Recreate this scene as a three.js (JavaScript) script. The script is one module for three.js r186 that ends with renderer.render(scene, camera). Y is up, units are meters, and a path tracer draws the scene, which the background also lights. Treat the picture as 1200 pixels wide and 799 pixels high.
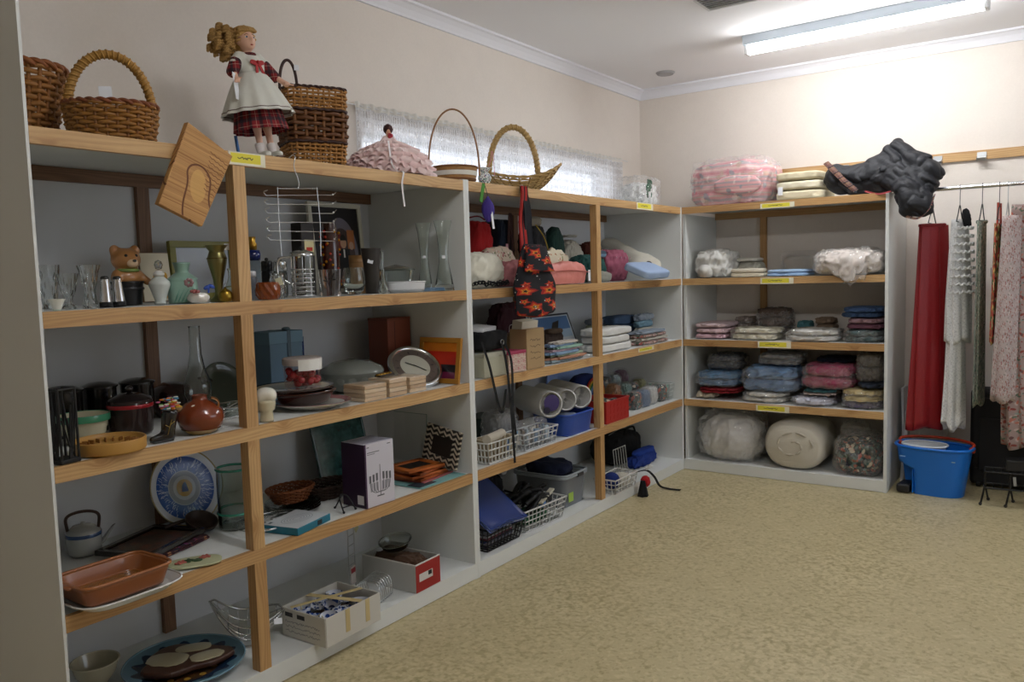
import * as THREE from 'three';
import { RoundedBoxGeometry } from 'three/addons/geometries/RoundedBoxGeometry.js';
import { mergeGeometries, toCreasedNormals } from 'three/addons/utils/BufferGeometryUtils.js';
import { RectAreaLightUniformsLib } from 'three/addons/lights/RectAreaLightUniformsLib.js';

// ---------- camera, sky, lights, exposure ----------
const scene = new THREE.Scene();
const camera = new THREE.PerspectiveCamera(45.43, 1200 / 799, 0.05, 60);
camera.position.set(2.177, 1.35, 2.798);
camera.rotation.order = 'YXZ';
camera.rotation.set(-0.0821, 0.6104, -0.0282);
camera.updateMatrixWorld();
const renderer = new THREE.WebGLRenderer({ antialias: true });
renderer.toneMapping = THREE.LinearToneMapping;
renderer.toneMappingExposure = 1.2;
renderer.shadowMap.enabled = true;
RectAreaLightUniformsLib.init();
scene.background = new THREE.Color(0.88, 0.96, 1.08).multiplyScalar(2.1);   // hazy daylight outside the high window
const LAMP = 27, LAMP_COL = new THREE.Color(0.985, 0.99, 1.0);

// ---------- helpers ----------
const V = (x, y, z) => new THREE.Vector3(x, y, z);
const FPX = 399.5 / Math.tan(45.43 * Math.PI / 360);
const dirOf = (px, py) => V((px - 600) / FPX, -(py - 399.5) / FPX, -1).applyEuler(camera.rotation);
// a photo pixel only gives a direction: these meet it with a known plane (a shelf, a front, a wall)
function onPlane(px, py, ax, val) { const d = dirOf(px, py), t = (val - camera.position[ax]) / d[ax]; return camera.position.clone().addScaledVector(d, t); }
const onY = (px, py, y) => onPlane(px, py, 'y', y), onX = (px, py, x) => onPlane(px, py, 'x', x), onZ = (px, py, z) => onPlane(px, py, 'z', z);
const fwd = V(0, 0, -1).applyEuler(camera.rotation);
const mpp = p => p.clone().sub(camera.position).dot(fwd) / FPX;          // metres per photo pixel at a point
const away = p => { const d = p.clone().sub(camera.position); d.y = 0; return d.normalize(); };
function rng(s) { let a = (s * 2654435761 >>> 0) + 1013904223; return () => { a |= 0; a = a + 0x6D2B79F5 | 0; let t = Math.imul(a ^ a >>> 15, 1 | a); t = t + Math.imul(t ^ t >>> 7, 61 | t) ^ t; return ((t ^ t >>> 14) >>> 0) / 4294967296; }; }
function hash3(x, y, z, s) { let h = Math.imul(x, 374761393) ^ Math.imul(y, 668265263) ^ Math.imul(z, 2147483647 ^ 0x5bd1e995) ^ Math.imul(s + 11, 1274126177); h = Math.imul(h ^ h >>> 13, 1274126177); return ((h ^ h >>> 16) >>> 0) / 4294967296; }
function noise(x, y, z, s = 0) {
  const xi = Math.floor(x), yi = Math.floor(y), zi = Math.floor(z), f = t => t * t * (3 - 2 * t);
  const u = f(x - xi), v = f(y - yi), w = f(z - zi), L = (a, b, t) => a + (b - a) * t, h = (a, b, c) => hash3(xi + a, yi + b, zi + c, s);
  return L(L(L(h(0, 0, 0), h(1, 0, 0), u), L(h(0, 1, 0), h(1, 1, 0), u), v), L(L(h(0, 0, 1), h(1, 0, 1), u), L(h(0, 1, 1), h(1, 1, 1), u), v), w) * 2 - 1;
}
const used = {};
function numbered(n) { used[n] = (used[n] || 0) + 1; return used[n] === 1 ? n : n + '_' + String(used[n] - 1).padStart(3, '0'); }
function shadows(o) { o.castShadow = true; o.receiveShadow = true; return o; }
function T(name, label, category, pos = [0, 0, 0], turn = 0, group) {           // a thing: a Group at its base
  const o = new THREE.Group(); o.name = numbered(name);
  if (pos.isVector3) o.position.copy(pos); else o.position.set(...pos);
  o.rotation.y = turn; o.userData = { label, category }; if (group) o.userData.group = group;
  scene.add(o); return o;
}
function P(parent, name, geo, m, label) {                                         // a part: one mesh under its thing
  const o = shadows(new THREE.Mesh(geo, m)); o.name = name; if (label) o.userData.label = label; parent.add(o); return o;
}
function struct(name, geo, m, label) { const o = shadows(new THREE.Mesh(geo, m)); o.name = name; o.userData = { kind: 'structure' }; if (label) { o.userData.label = label; } scene.add(o); return o; }
const xf = (g, p = [0, 0, 0], r = [0, 0, 0], s = 1) => { const q = new THREE.Quaternion().setFromEuler(new THREE.Euler(...r)); g.applyMatrix4(new THREE.Matrix4().compose(V(...p), q, Array.isArray(s) ? V(...s) : V(s, s, s))); return g; };
function merge(list) { return mergeGeometries(list.map(g => { const n = g.index ? g.toNonIndexed() : g; for (const k of Object.keys(n.attributes)) if (!['position', 'normal', 'uv'].includes(k)) n.deleteAttribute(k); return n; })); }
// box with uv in metres, u along its longest side
function mbox(w, h, d, ox = 0, oy = 0) {
  const g = new THREE.BoxGeometry(w, h, d), p = g.attributes.position, n = g.attributes.normal, uv = g.attributes.uv;
  const L = w >= h && w >= d ? 0 : h >= d ? 1 : 2, G = (a, i) => a === 0 ? p.getX(i) : a === 1 ? p.getY(i) : p.getZ(i);
  for (let i = 0; i < p.count; i++) {
    const na = Math.abs(n.getX(i)) > .5 ? 0 : Math.abs(n.getY(i)) > .5 ? 1 : 2, ax = [0, 1, 2].filter(a => a !== na);
    let a = ax.includes(L) ? L : ax[0], b = ax.find(q => q !== a);
    uv.setXY(i, G(a, i) + ox, G(b, i) + oy + na * .137);
  }
  return g;
}
const rbox = (w, h, d, r = .004, s = 2) => new RoundedBoxGeometry(w, h, d, s, Math.min(r, w / 2.01, h / 2.01, d / 2.01));
const up = (g, y) => g.translate(0, y, 0);
const lathe = (pts, seg = 32) => new THREE.LatheGeometry(pts.map(a => new THREE.Vector2(Math.max(a[0], 1e-5), a[1])), seg);
function tube(pts, r = .002, closed = false, seg = 0, rad = 6) {
  const c = new THREE.CatmullRomCurve3(pts.map(a => a.isVector3 ? a : V(...a)), closed, 'catmullrom', .5);
  return new THREE.TubeGeometry(c, seg || Math.max(4, pts.length * 3), r, rad, closed);
}
function rod(a, b, r, rad = 6) { const A = V(...a), B = V(...b), d = B.clone().sub(A), g = new THREE.CylinderGeometry(r, r, d.length(), rad); g.applyQuaternion(new THREE.Quaternion().setFromUnitVectors(V(0, 1, 0), d.normalize())); return g.translate((A.x + B.x) / 2, (A.y + B.y) / 2, (A.z + B.z) / 2); }
const ring = (r, y, n = 24) => Array.from({ length: n }, (_, i) => [r * Math.cos(i / n * 6.2832), y, r * Math.sin(i / n * 6.2832)]);
// soft bundle: a cube pulled towards a super-ellipsoid, crumpled by noise, resting flat on y = 0
function soft(w, h, d, o = {}) {
  const { n = 4, amp = .06, fr = 3, seed = 1, seg = 18, crease = 0, flat = .9 } = o;
  const g = new THREE.BoxGeometry(2, 2, 2, seg, Math.max(6, Math.round(seg * .6)), seg), p = g.attributes.position, uv = g.attributes.uv, v = new THREE.Vector3();
  const nr = g.attributes.normal;
  for (let i = 0; i < p.count; i++) {
    v.fromBufferAttribute(p, i);
    const k = Math.pow(Math.abs(v.x) ** n + Math.abs(v.y) ** n + Math.abs(v.z) ** n, 1 / n); v.divideScalar(k);
    const X = v.x * w / 2, Y = v.y * h / 2, Z = v.z * d / 2, q = fr / Math.max(w, d) * 2;
    let a = noise(X * q, Y * q, Z * q, seed) * .65 + noise(X * q * 2.3, Y * q * 2.3, Z * q * 2.3, seed + 5) * .35;
    if (crease) a += crease * (1 - 2 * Math.abs(noise(X * q * 1.7, Y * q * 1.7, Z * q * 1.7, seed + 9)));
    const nrmz = 1 + amp * (.45 + crease * .75), s = (1 + amp * a) / nrmz, sy = (1 + amp * a * Math.min(1.6, Math.max(w, d) / h * .6)) / (1 + (nrmz - 1) * .6);
    const na = Math.abs(nr.getX(i)) > .5 ? 0 : Math.abs(nr.getY(i)) > .5 ? 1 : 2;
    uv.setXY(i, na === 0 ? Z : X, na === 1 ? Z : Y);
    let y = Y * sy + h / 2 * flat; if (y < .0015) y = .0015;
    p.setXYZ(i, X * s, y, Z * s);
  }
  const gg = mergeSmooth(g); return gg;
}
// smooth normals across split vertices without touching uv
function mergeSmooth(g) {
  g.computeVertexNormals(); const p = g.attributes.position, n = g.attributes.normal, m = new Map();
  const key = i => Math.round(p.getX(i) * 2e4) + '_' + Math.round(p.getY(i) * 2e4) + '_' + Math.round(p.getZ(i) * 2e4);
  for (let i = 0; i < p.count; i++) { const k = key(i); let e = m.get(k); if (!e) m.set(k, e = V(0, 0, 0)); e.x += n.getX(i); e.y += n.getY(i); e.z += n.getZ(i); }
  for (let i = 0; i < p.count; i++) { const e = m.get(key(i)).clone().normalize(); n.setXYZ(i, e.x, e.y, e.z); }
  return g;
}
// loft: rings of a closed cross-section; fn(t, a) -> [x, y, z]
function loft(nt, na, fn, capped = true) {
  const pos = [], uv = [], idx = [];
  for (let i = 0; i <= nt; i++) for (let j = 0; j <= na; j++) { const q = fn(i / nt, j / na * 6.283185307, i, j); pos.push(q[0], q[1], q[2]); uv.push(q[3] ?? j / na * .5, q[4] ?? q[1]); }
  const w = na + 1;
  for (let i = 0; i < nt; i++) for (let j = 0; j < na; j++) { const a = i * w + j, b = a + 1, c = a + w, d = c + 1; idx.push(a, b, c, b, d, c); }
  if (capped) for (const i of [0, nt]) { let cx = 0, cy = 0, cz = 0; for (let j = 0; j < na; j++) { const k = (i * w + j) * 3; cx += pos[k]; cy += pos[k + 1]; cz += pos[k + 2]; } const c = pos.length / 3; pos.push(cx / na, cy / na, cz / na); uv.push(0, cy / na); for (let j = 0; j < na; j++) { const a = i * w + j; i ? idx.push(c, a, a + 1) : idx.push(c, a + 1, a); } }
  const g = new THREE.BufferGeometry(); g.setAttribute('position', new THREE.Float32BufferAttribute(pos, 3)); g.setAttribute('uv', new THREE.Float32BufferAttribute(uv, 2)); g.setIndex(idx); return mergeSmooth(g);
}
// sheet with thickness: fn(u, v) -> [x, y, z] for u, v in 0..1
function sheet(nu, nv, fn, th = .002, uvs = 1) {
  const top = []; for (let i = 0; i <= nu; i++) for (let j = 0; j <= nv; j++) top.push(V(...fn(i / nu, j / nv)));
  const w = nv + 1, nrm = top.map((_, k) => { const i = Math.floor(k / w), j = k % w; const a = top[Math.min(i + 1, nu) * w + j].clone().sub(top[Math.max(i - 1, 0) * w + j]), b = top[i * w + Math.min(j + 1, nv)].clone().sub(top[i * w + Math.max(j - 1, 0)]); return b.cross(a).normalize(); });
  const pos = [], uv = [], idx = [], N = top.length;
  for (const s of [.5, -.5]) top.forEach((q, k) => { const r = q.clone().addScaledVector(nrm[k], s * th); pos.push(r.x, r.y, r.z); uv.push(Math.floor(k / w) / nu * uvs, (k % w) / nv * uvs); });
  for (let i = 0; i < nu; i++) for (let j = 0; j < nv; j++) { const a = i * w + j, b = a + 1, c = a + w, d = c + 1; idx.push(a, b, c, b, d, c, N + a, N + c, N + b, N + b, N + c, N + d); }
  const edge = (a, b) => idx.push(a, N + a, b, b, N + a, N + b);
  for (let j = 0; j < nv; j++) { edge(j + 1, j); edge(nu * w + j, nu * w + j + 1); } for (let i = 0; i < nu; i++) { edge(i * w, i * w + w); edge((i + 1) * w + nv, i * w + nv); }
  const g = new THREE.BufferGeometry(); g.setAttribute('position', new THREE.Float32BufferAttribute(pos, 3)); g.setAttribute('uv', new THREE.Float32BufferAttribute(uv, 2)); g.setIndex(idx); g.computeVertexNormals(); return g;
}
// surface nets over a signed distance function
function surf(fn, lo, hi, cell) {
  const n = [0, 1, 2].map(i => Math.ceil((hi[i] - lo[i]) / cell) + 1), [nx, ny, nz] = n, F = new Float32Array(nx * ny * nz), id = (i, j, k) => (k * ny + j) * nx + i;
  for (let k = 0; k < nz; k++) for (let j = 0; j < ny; j++) for (let i = 0; i < nx; i++) F[id(i, j, k)] = fn(lo[0] + i * cell, lo[1] + j * cell, lo[2] + k * cell);
  const vi = new Int32Array(nx * ny * nz).fill(-1), pos = [], idx = [];
  for (let k = 0; k < nz - 1; k++) for (let j = 0; j < ny - 1; j++) for (let i = 0; i < nx - 1; i++) {
    let c = 0, X = 0, Y = 0, Z = 0; const f = []; for (let q = 0; q < 8; q++) f.push(F[id(i + (q & 1), j + (q >> 1 & 1), k + (q >> 2))]);
    for (let a = 0; a < 8; a++) for (const b of [1, 2, 4]) if (!(a & b) && (f[a] < 0) !== (f[a | b] < 0)) { const t = f[a] / (f[a] - f[a | b]); X += (a & 1) + (b === 1 ? t : 0); Y += (a >> 1 & 1) + (b === 2 ? t : 0); Z += (a >> 2) + (b === 4 ? t : 0); c++; }
    if (c) { vi[id(i, j, k)] = pos.length / 3; pos.push(lo[0] + (i + X / c) * cell, lo[1] + (j + Y / c) * cell, lo[2] + (k + Z / c) * cell); }
  }
  const quad = (a, b, c, d, s) => s ? idx.push(a, b, c, a, c, d) : idx.push(a, c, b, a, d, c);
  for (let k = 1; k < nz - 1; k++) for (let j = 1; j < ny - 1; j++) for (let i = 1; i < nx - 1; i++) {
    const s = F[id(i, j, k)] < 0;
    if (s !== F[id(i + 1, j, k)] < 0) quad(vi[id(i, j - 1, k - 1)], vi[id(i, j, k - 1)], vi[id(i, j, k)], vi[id(i, j - 1, k)], s);
    if (s !== F[id(i, j + 1, k)] < 0) quad(vi[id(i - 1, j, k - 1)], vi[id(i - 1, j, k)], vi[id(i, j, k)], vi[id(i, j, k - 1)], s);
    if (s !== F[id(i, j, k + 1)] < 0) quad(vi[id(i - 1, j - 1, k)], vi[id(i, j - 1, k)], vi[id(i, j, k)], vi[id(i - 1, j, k)], s);
  }
  const g = new THREE.BufferGeometry(); g.setAttribute('position', new THREE.Float32BufferAttribute(pos, 3)); const uv = []; for (let i = 0; i < pos.length; i += 3) uv.push(pos[i] + pos[i + 2], pos[i + 1]); g.setAttribute('uv', new THREE.Float32BufferAttribute(uv, 2)); g.setIndex(idx); g.computeVertexNormals(); return g;
}
const caps = (a, b, r1, r2) => { const A = V(...a), B = V(...b), d = B.clone().sub(A), L = d.lengthSq(); const p = V(0, 0, 0); return (x, y, z) => { p.set(x, y, z).sub(A); const t = Math.max(0, Math.min(1, p.dot(d) / L)); return p.addScaledVector(d, -t).length() - (r1 + (r2 - r1) * t); }; };
const ell = (c, r) => (x, y, z) => { const a = (x - c[0]) / r[0], b = (y - c[1]) / r[1], e = (z - c[2]) / r[2], k = Math.hypot(a, b, e); return (k - 1) * Math.min(...r); };
const smin = (fs, k) => (x, y, z) => { let r = 1e9; for (const f of fs) { const d = f(x, y, z), h = Math.max(k - Math.abs(r - d), 0) / k; r = Math.min(r, d) - h * h * k / 4; } return r; };

// ---------- textures and materials ----------
function ctex(w, h, draw, rep) {
  const c = document.createElement('canvas'); c.width = w; c.height = h; draw(c.getContext('2d'), w, h);
  const t = new THREE.CanvasTexture(c); t.colorSpace = THREE.SRGBColorSpace; if (rep) { t.wrapS = t.wrapT = THREE.RepeatWrapping; t.repeat.set(rep[0], rep[1]); } return t;
}
function dtex(w, h, fn, rep, srgb = true) {
  const a = new Uint8Array(w * h * 4); for (let j = 0; j < h; j++) for (let i = 0; i < w; i++) { const c = fn(i / w, j / h, i, j), k = (j * w + i) * 4; a[k] = Math.max(0, Math.min(255, c[0])); a[k + 1] = Math.max(0, Math.min(255, c[1])); a[k + 2] = Math.max(0, Math.min(255, c[2])); a[k + 3] = 255; }
  const t = new THREE.DataTexture(a, w, h); t.magFilter = THREE.LinearFilter; t.minFilter = THREE.LinearFilter; t.wrapS = t.wrapT = THREE.RepeatWrapping; t.repeat.set(rep[0], rep[1]); if (srgb) t.colorSpace = THREE.SRGBColorSpace; t.needsUpdate = true; return t;
}
// noise that tiles over the unit square
const tn = (u, v, n, s) => { const f = (a, b) => noise(a * n, b * n, 0, s); return f(u, v) * (1 - u) * (1 - v) + f(u - 1, v) * u * (1 - v) + f(u, v - 1) * (1 - u) * v + f(u - 1, v - 1) * u * v; };
const mat = (color, roughness = .8, o = {}) => new THREE.MeshStandardMaterial({ color, roughness, ...o });
const phys = (color, roughness = .5, o = {}) => new THREE.MeshPhysicalMaterial({ color, roughness, ...o });
const bumpCloth = dtex(256, 256, (u, v) => { const a = 128 + 50 * tn(u, v, 9, 3) + 50 * tn(u, v, 23, 4) + 26 * Math.sin(u * 402) * Math.sin(v * 402); return [a, a, a]; }, [4, 4], false);
const cloth = (color, o = {}) => mat(color, .95, { bumpMap: bumpCloth, bumpScale: .002, ...o });
const film = (color = 0xffffff, r = .07) => phys(color, r, { transmission: .92, thickness: 0, ior: 1.55, side: THREE.DoubleSide });
const glass = (color = 0xffffff, r = .03) => phys(color, r, { transmission: 1, thickness: 0, ior: 1.5, side: THREE.DoubleSide });
const thick = (color = 0xffffff, r = .02) => phys(color, r, { transmission: 1, thickness: .01, ior: 1.48 });
const metal = (color = 0xcfcfcf, r = .25) => mat(color, r, { metalness: 1 });
// ---------- the room ----------
const CEIL = 2.68, XW = -.57, ZW = -2.883, XR = 3.7, ZF = 4.6;
const floorTex = dtex(1024, 1024, (u, v, i, j) => {
  const a = tn(u, v, 64, 1), b = tn(u, v, 130, 2), c = tn(u, v, 7, 3), d = tn(u, v, 82, 7);
  let k = a > .24 ? 1 : a < -.3 ? -1 : 0; const h = hash3(i, j, 1, 2) - .5;
  const s = (k === 1 ? 9 : k === -1 ? -15 : 0) + (d > .34 ? -13 : 0) + b * 8 + c * 4 + h * 8;
  return [191 + s, 177 + s, 137 + s * 1.05];
}, [1 / .9, 1 / .9]);
const floorBump = dtex(512, 512, (u, v) => { const a = 128 + 60 * tn(u, v, 40, 9) + 40 * tn(u, v, 80, 4); return [a, a, a]; }, [1 / .5, 1 / .5], false);
const wallTex = dtex(256, 256, (u, v, i, j) => { const s = tn(u, v, 5, 11) * 2.5 + tn(u, v, 24, 12) * 1.5 + (hash3(i, j, 4, 4) - .5) * 3; return [230 + s, 221 + s, 211 + s]; }, [1 / 1.5, 1 / 1.5]);
const M = {
  floor: mat(0xffffff, .42, { map: floorTex, bumpMap: floorBump, bumpScale: .0006 }),
  wall: mat(0xffffff, .9, { map: wallTex }),
  ceil: mat(0xf0eff1, .95), cornice: mat(0xebebf0, .8),
  white: mat(0xdcdedb, .55), whitePlastic: mat(0xe4e4e4, .35), black: mat(0x111114, .6), chrome: metal(0xd6d8da, .15), steel: metal(0xb4b6b8, .3), brass: metal(0xb08a3c, .3),
};
const slab = (x0, x1, y0, y1, z0, z1) => mbox(x1 - x0, y1 - y0, z1 - z0).translate((x0 + x1) / 2, (y0 + y1) / 2, (z0 + z1) / 2);
struct('floor', slab(XW - .2, XR + .1, -.1, 0, ZW - .1, ZF + .1), M.floor, 'speckled beige vinyl floor');
struct('ceiling', slab(XW - .2, XR + .1, CEIL, CEIL + .1, ZW - .1, ZF + .1), M.ceil, 'flat white ceiling');
const WY0 = 1.79, WY1 = 2.06, WZ0 = -2.40, WZ1 = .04;
struct('wall_left', merge([slab(XW - .16, XW, 0, WY0, ZW, ZF), slab(XW - .16, XW, WY1, CEIL, ZW, ZF), slab(XW - .16, XW, WY0, WY1, ZW, WZ0), slab(XW - .16, XW, WY0, WY1, WZ1, ZF)]), M.wall, 'cream painted wall with a high slot window');
struct('wall_back', slab(XW - .16, XR, 0, CEIL, ZW - .1, ZW), M.wall, 'cream painted wall');
const RY0 = 1.05, RY1 = 2.2, RZ0 = -2.3, RZ1 = .3;   // the window wall opposite the shelves, whose cool daylight falls on their fronts
struct('wall_right', merge([slab(XR, XR + .1, 0, RY0, ZW, ZF), slab(XR, XR + .1, RY1, CEIL, ZW, ZF), slab(XR, XR + .1, RY0, RY1, ZW, RZ0), slab(XR, XR + .1, RY0, RY1, RZ1, ZF)]), M.wall);
struct('wall_front', slab(XW - .16, XR, 0, CEIL, ZF, ZF + .1), M.wall);
{ // slot window: frame, mullions, panes
  const w = new THREE.Group(); w.name = 'window_1'; w.userData = { kind: 'structure' }; scene.add(w);
  const fm = mat(0xd8d8d4, .5), x = XW - .12;
  P(w, 'window_frame', merge([slab(x - .02, x + .02, WY0, WY0 + .03, WZ0, WZ1), slab(x - .02, x + .02, WY1 - .03, WY1, WZ0, WZ1), slab(x - .02, x + .02, WY0, WY1, WZ0, WZ0 + .03), slab(x - .02, x + .02, WY0, WY1, WZ1 - .03, WZ1), slab(x - .02, x + .02, WY0, WY1, -1.2, -1.16)]), fm);
  for (const [a, b] of [[WZ0 + .03, -1.2], [-1.16, WZ1 - .03]]) P(w, 'pane', slab(x - .003, x + .003, WY0 + .03, WY1 - .03, a, b), glass());
}
{
  const w = new THREE.Group(); w.name = 'window_2'; w.userData = { kind: 'structure' }; scene.add(w); const fm = mat(0xd8d8d4, .5), x = XR + .05, fr = [];
  fr.push(slab(x - .02, x + .02, RY0, RY0 + .05, RZ0, RZ1), slab(x - .02, x + .02, RY1 - .05, RY1, RZ0, RZ1)); for (let i = 0; i < 4; i++) { const z = RZ0 + .025 + i * (RZ1 - RZ0 - .05) / 3; fr.push(slab(x - .02, x + .02, RY0, RY1, z - .025, z + .025)); if (i) P(w, 'pane', slab(x - .003, x + .003, RY0 + .05, RY1 - .05, z - (RZ1 - RZ0 - .05) / 3 + .025, z - .025), glass()); }
  P(w, 'window_frame', merge(fr), fm);
}
{ // cornice: a cove along the two walls in view and the others
  const prof = [[0, 0], [.012, 0], [.016, .012], [.03, .034], [.05, .05], [.066, .054], [.066, .066], [0, .066]];
  const sh = new THREE.Shape(prof.map(a => new THREE.Vector2(a[0], a[1] - .066)));
  const run = L => new THREE.ExtrudeGeometry(sh, { depth: L, bevelEnabled: false });
  const Lz = ZF - ZW, Lx = XR - XW;
  struct('trim_1', xf(run(Lz), [XW, CEIL, ZW]), M.cornice, 'white moulded cornice');
  struct('trim_2', xf(run(Lx), [XR, CEIL, ZW], [0, -Math.PI / 2, 0]), M.cornice, 'white moulded cornice');
}
// ---------- wood ----------
function woodTex(c0, c1, seed, knots = 2) {
  const R = rng(seed), K = Array.from({ length: knots }, () => [R(), .2 + R() * .6]);
  return dtex(1024, 256, (u, v, i, j) => {
    let w = 0; for (const k of K) { let du = u - k[0]; du -= Math.round(du); const d = Math.hypot(du * 8, (v - k[1]) * 2); w += Math.exp(-d * d * 14); }
    const g = tn(u, v, 3, seed) * 2 + v * 9 + w * 1.6, band = .5 + .5 * Math.sin(g * 6.283 + tn(u, v, 6, seed + 1) * 2);
    const fine = noise(u * 14, v * 120, 0, seed + 2) * .5 + noise(u * 40, v * 240, 0, seed + 3) * .3;
    let t = .45 * band + .35 * fine + .25 * tn(u, v, 4, seed + 6) + .1; t = Math.max(0, Math.min(1, t + w * .6));
    return [0, 1, 2].map(q => c0[q] + (c1[q] - c0[q]) * t);
  }, [1 / .9, 1 / .12]);
}
const oakA = woodTex([206, 168, 116], [170, 127, 78], 21), oakB = woodTex([196, 156, 104], [156, 112, 66], 35), darkT = woodTex([134, 98, 70], [98, 68, 46], 44);
M.oak = mat(0xffffff, .5, { map: oakA }); M.oak2 = mat(0xffffff, .5, { map: oakB }); M.dark = mat(0xffffff, .55, { map: darkT });
// ---------- shelving ----------
const HT = 1.7555, H1 = 1.2866, H2 = .8816, H3 = .479, H0 = .0705, EDGE = .043, BRD = .018, ZAB = 0, ZBC = -2.309, XC = 1.266, ZPA = 1.154, ZPB = -1.173;
const SH = [HT, H1, H2, H3, H0];
function sideUnit(label, z0, z1, zp, leftPanel, rightPanel, backPosts) {
  const o = T('shelving_unit', label, 'shelves', [0, 0, 0]);
  const a = z0 + BRD, b = z1 - BRD;
  P(o, 'side_panel', slab(XW + .002, 0, 0, HT + .004, z0, a), M.white); if (z1 < 1) P(o, 'side_panel', slab(XW + .002, 0, 0, HT + .004, b, z1), M.white);
  for (const h of SH) {
    const s = P(o, 'shelf', slab(XW + .002, -.019, h - BRD, h - .0005, a, b), M.white);
    if (h !== H0) { const e = P(s, 'edge_strip', mbox(.019, EDGE, b - a, h * 3, h).translate(-.0095, h - EDGE / 2, (a + b) / 2), h === H1 || h === H3 ? M.oak2 : M.oak, 'oak edging'); e.userData.label = 'oak edging strip'; }
  }
  P(o, 'kick_board', slab(-.019, 0, .003, H0, a, b), M.white);
  P(o, 'back_panel', slab(XW + .0003, XW + .0019, 0, HT - .02, a, b), mat(0xd6d8da, .7), 'pale grey backing sheet');
  for (let i = 0; i < 4; i++) { const y0 = SH[i + 1], y1 = SH[i] - EDGE; P(o, 'post', mbox(.04, y1 - y0, .045, i * .4, i * .2).translate(-.021, (y0 + y1) / 2, zp), i % 2 ? M.oak2 : M.oak, 'oak upright post'); }
  P(o, 'back_rail', mbox(.019, .045, b - a, .3).translate(XW + .012, HT - BRD - .0235, (a + b) / 2), M.dark, 'dark stained back rail');
  for (const z of backPosts) for (let i = 0; i < 4; i++) { const y0 = SH[i + 1], y1 = SH[i] - BRD - (i ? .0005 : .0465); P(o, 'back_post', mbox(.02, y1 - y0, .045, i * .3).translate(XW + .0125, (y0 + y1) / 2, z), M.dark, 'dark stained back post'); }
  return o;
}
{ const o = T('end_panel', 'tall plain grey-white panel closing the end of the glassware shelves', 'panel'); P(o, 'board', slab(XW + .002, 0, 0, 2.3, 1.7775, 1.7855), M.white); P(o, 'yellow_note', slab(-.35, -.20, 1.69, 1.76, 1.786, 1.7875), mat(0xe8e07a, .8), 'yellow sticky note'); }
sideUnit('white shelving with oak edges holding glassware, ornaments and crockery', ZAB, 1.795, ZPA, 0, 0, [1.15]);
sideUnit('white shelving with oak edges holding cushions, bags and craft supplies', ZBC, ZAB - .001, ZPB, 0, 0, [-1.17]);
{
  const o = T('shelving_unit', 'white shelving with oak edges holding bagged bed linen and quilts', 'shelves', [0, 0, 0]);
  const a = .002, b = XC, zf = ZBC, zb = ZW + .002;
  P(o, 'side_panel', slab(b - BRD, b, 0, HT + .004, zb, zf), M.white); P(o, 'side_panel', slab(a, a + BRD, 0, HT - EDGE - .002, zb, zf - .02), M.white);
  for (const h of SH) {
    const x0 = a + (h === HT ? 0 : BRD), x1 = b - BRD, s = P(o, 'shelf', slab(x0, x1, h - BRD, h - .0005, zb, zf - .019), M.white);
    if (h !== H0) P(s, 'edge_strip', mbox(x1 - a, EDGE, .019, h * 3, h).translate((a + x1) / 2, h - EDGE / 2, zf - .0095), h === H1 || h === H3 ? M.oak : M.oak2, 'oak edging strip');
  }
  P(o, 'kick_board', slab(a, b - BRD, .003, H0, zf - .019, zf), M.white);
  P(o, 'back_rail', mbox(b - a - 2 * BRD, .045, .019, .1).translate((a + b) / 2, HT - BRD - .0235, ZW + .012), M.oak2, 'oak back rail');
  for (let i = 0; i < 4; i++) { const y0 = SH[i + 1], y1 = SH[i] - BRD - (i ? .0005 : .0465); P(o, 'back_post', mbox(.045, y1 - y0, .02, i * .3).translate(.365, (y0 + y1) / 2, ZW + .0125), M.oak2, 'oak back post'); }
}
// ---------- ceiling fittings ----------
const bulbM = mat(0xffffff, .5, { emissive: 0xffffff, emissiveIntensity: 17 });
function batten(label, x, z, turn, L = 1.24) {
  const o = T('fluorescent_light', label, 'ceiling light', [x, CEIL, z], turn);
  const body = new THREE.Shape([[-.055, 0], [.055, 0], [.04, -.05], [-.04, -.05]].map(a => new THREE.Vector2(...a)));
  P(o, 'housing', xf(new THREE.ExtrudeGeometry(body, { depth: L, bevelEnabled: false }), [-L / 2, -.0005, 0], [0, Math.PI / 2, 0]), mat(0xc9d3dc, .5));
  for (const s of [-1, 1]) P(o, 'end_cap', rbox(.022, .05, .06, .006).translate(s * (L / 2 - .012), -.076, 0), M.whitePlastic);
  P(o, 'tube', xf(new THREE.CylinderGeometry(.023, .023, L - .05, 20), [0, -.078, 0], [0, 0, Math.PI / 2]), bulbM, 'glowing fluorescent tube');
  for (const t of [0, .95, -.95, 1.8, -1.8]) { const r = new THREE.RectAreaLight(LAMP_COL, LAMP, L - .06, .03), n = V(0, -Math.cos(t), Math.sin(t)); r.position.set(0, -.078 + n.y * .028, n.z * .028); r.rotation.set(-Math.PI / 2 - t, 0, 0); o.add(r); }   // the bare tube shines all round below its housing
  return o;
}
batten('lit fluorescent tube fitting on ceiling by the linen shelves', 1.16, -1.97, -.045);
batten('lit fluorescent tube fitting on ceiling near the room entrance', 1.55, 1.2, -.045);
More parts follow.
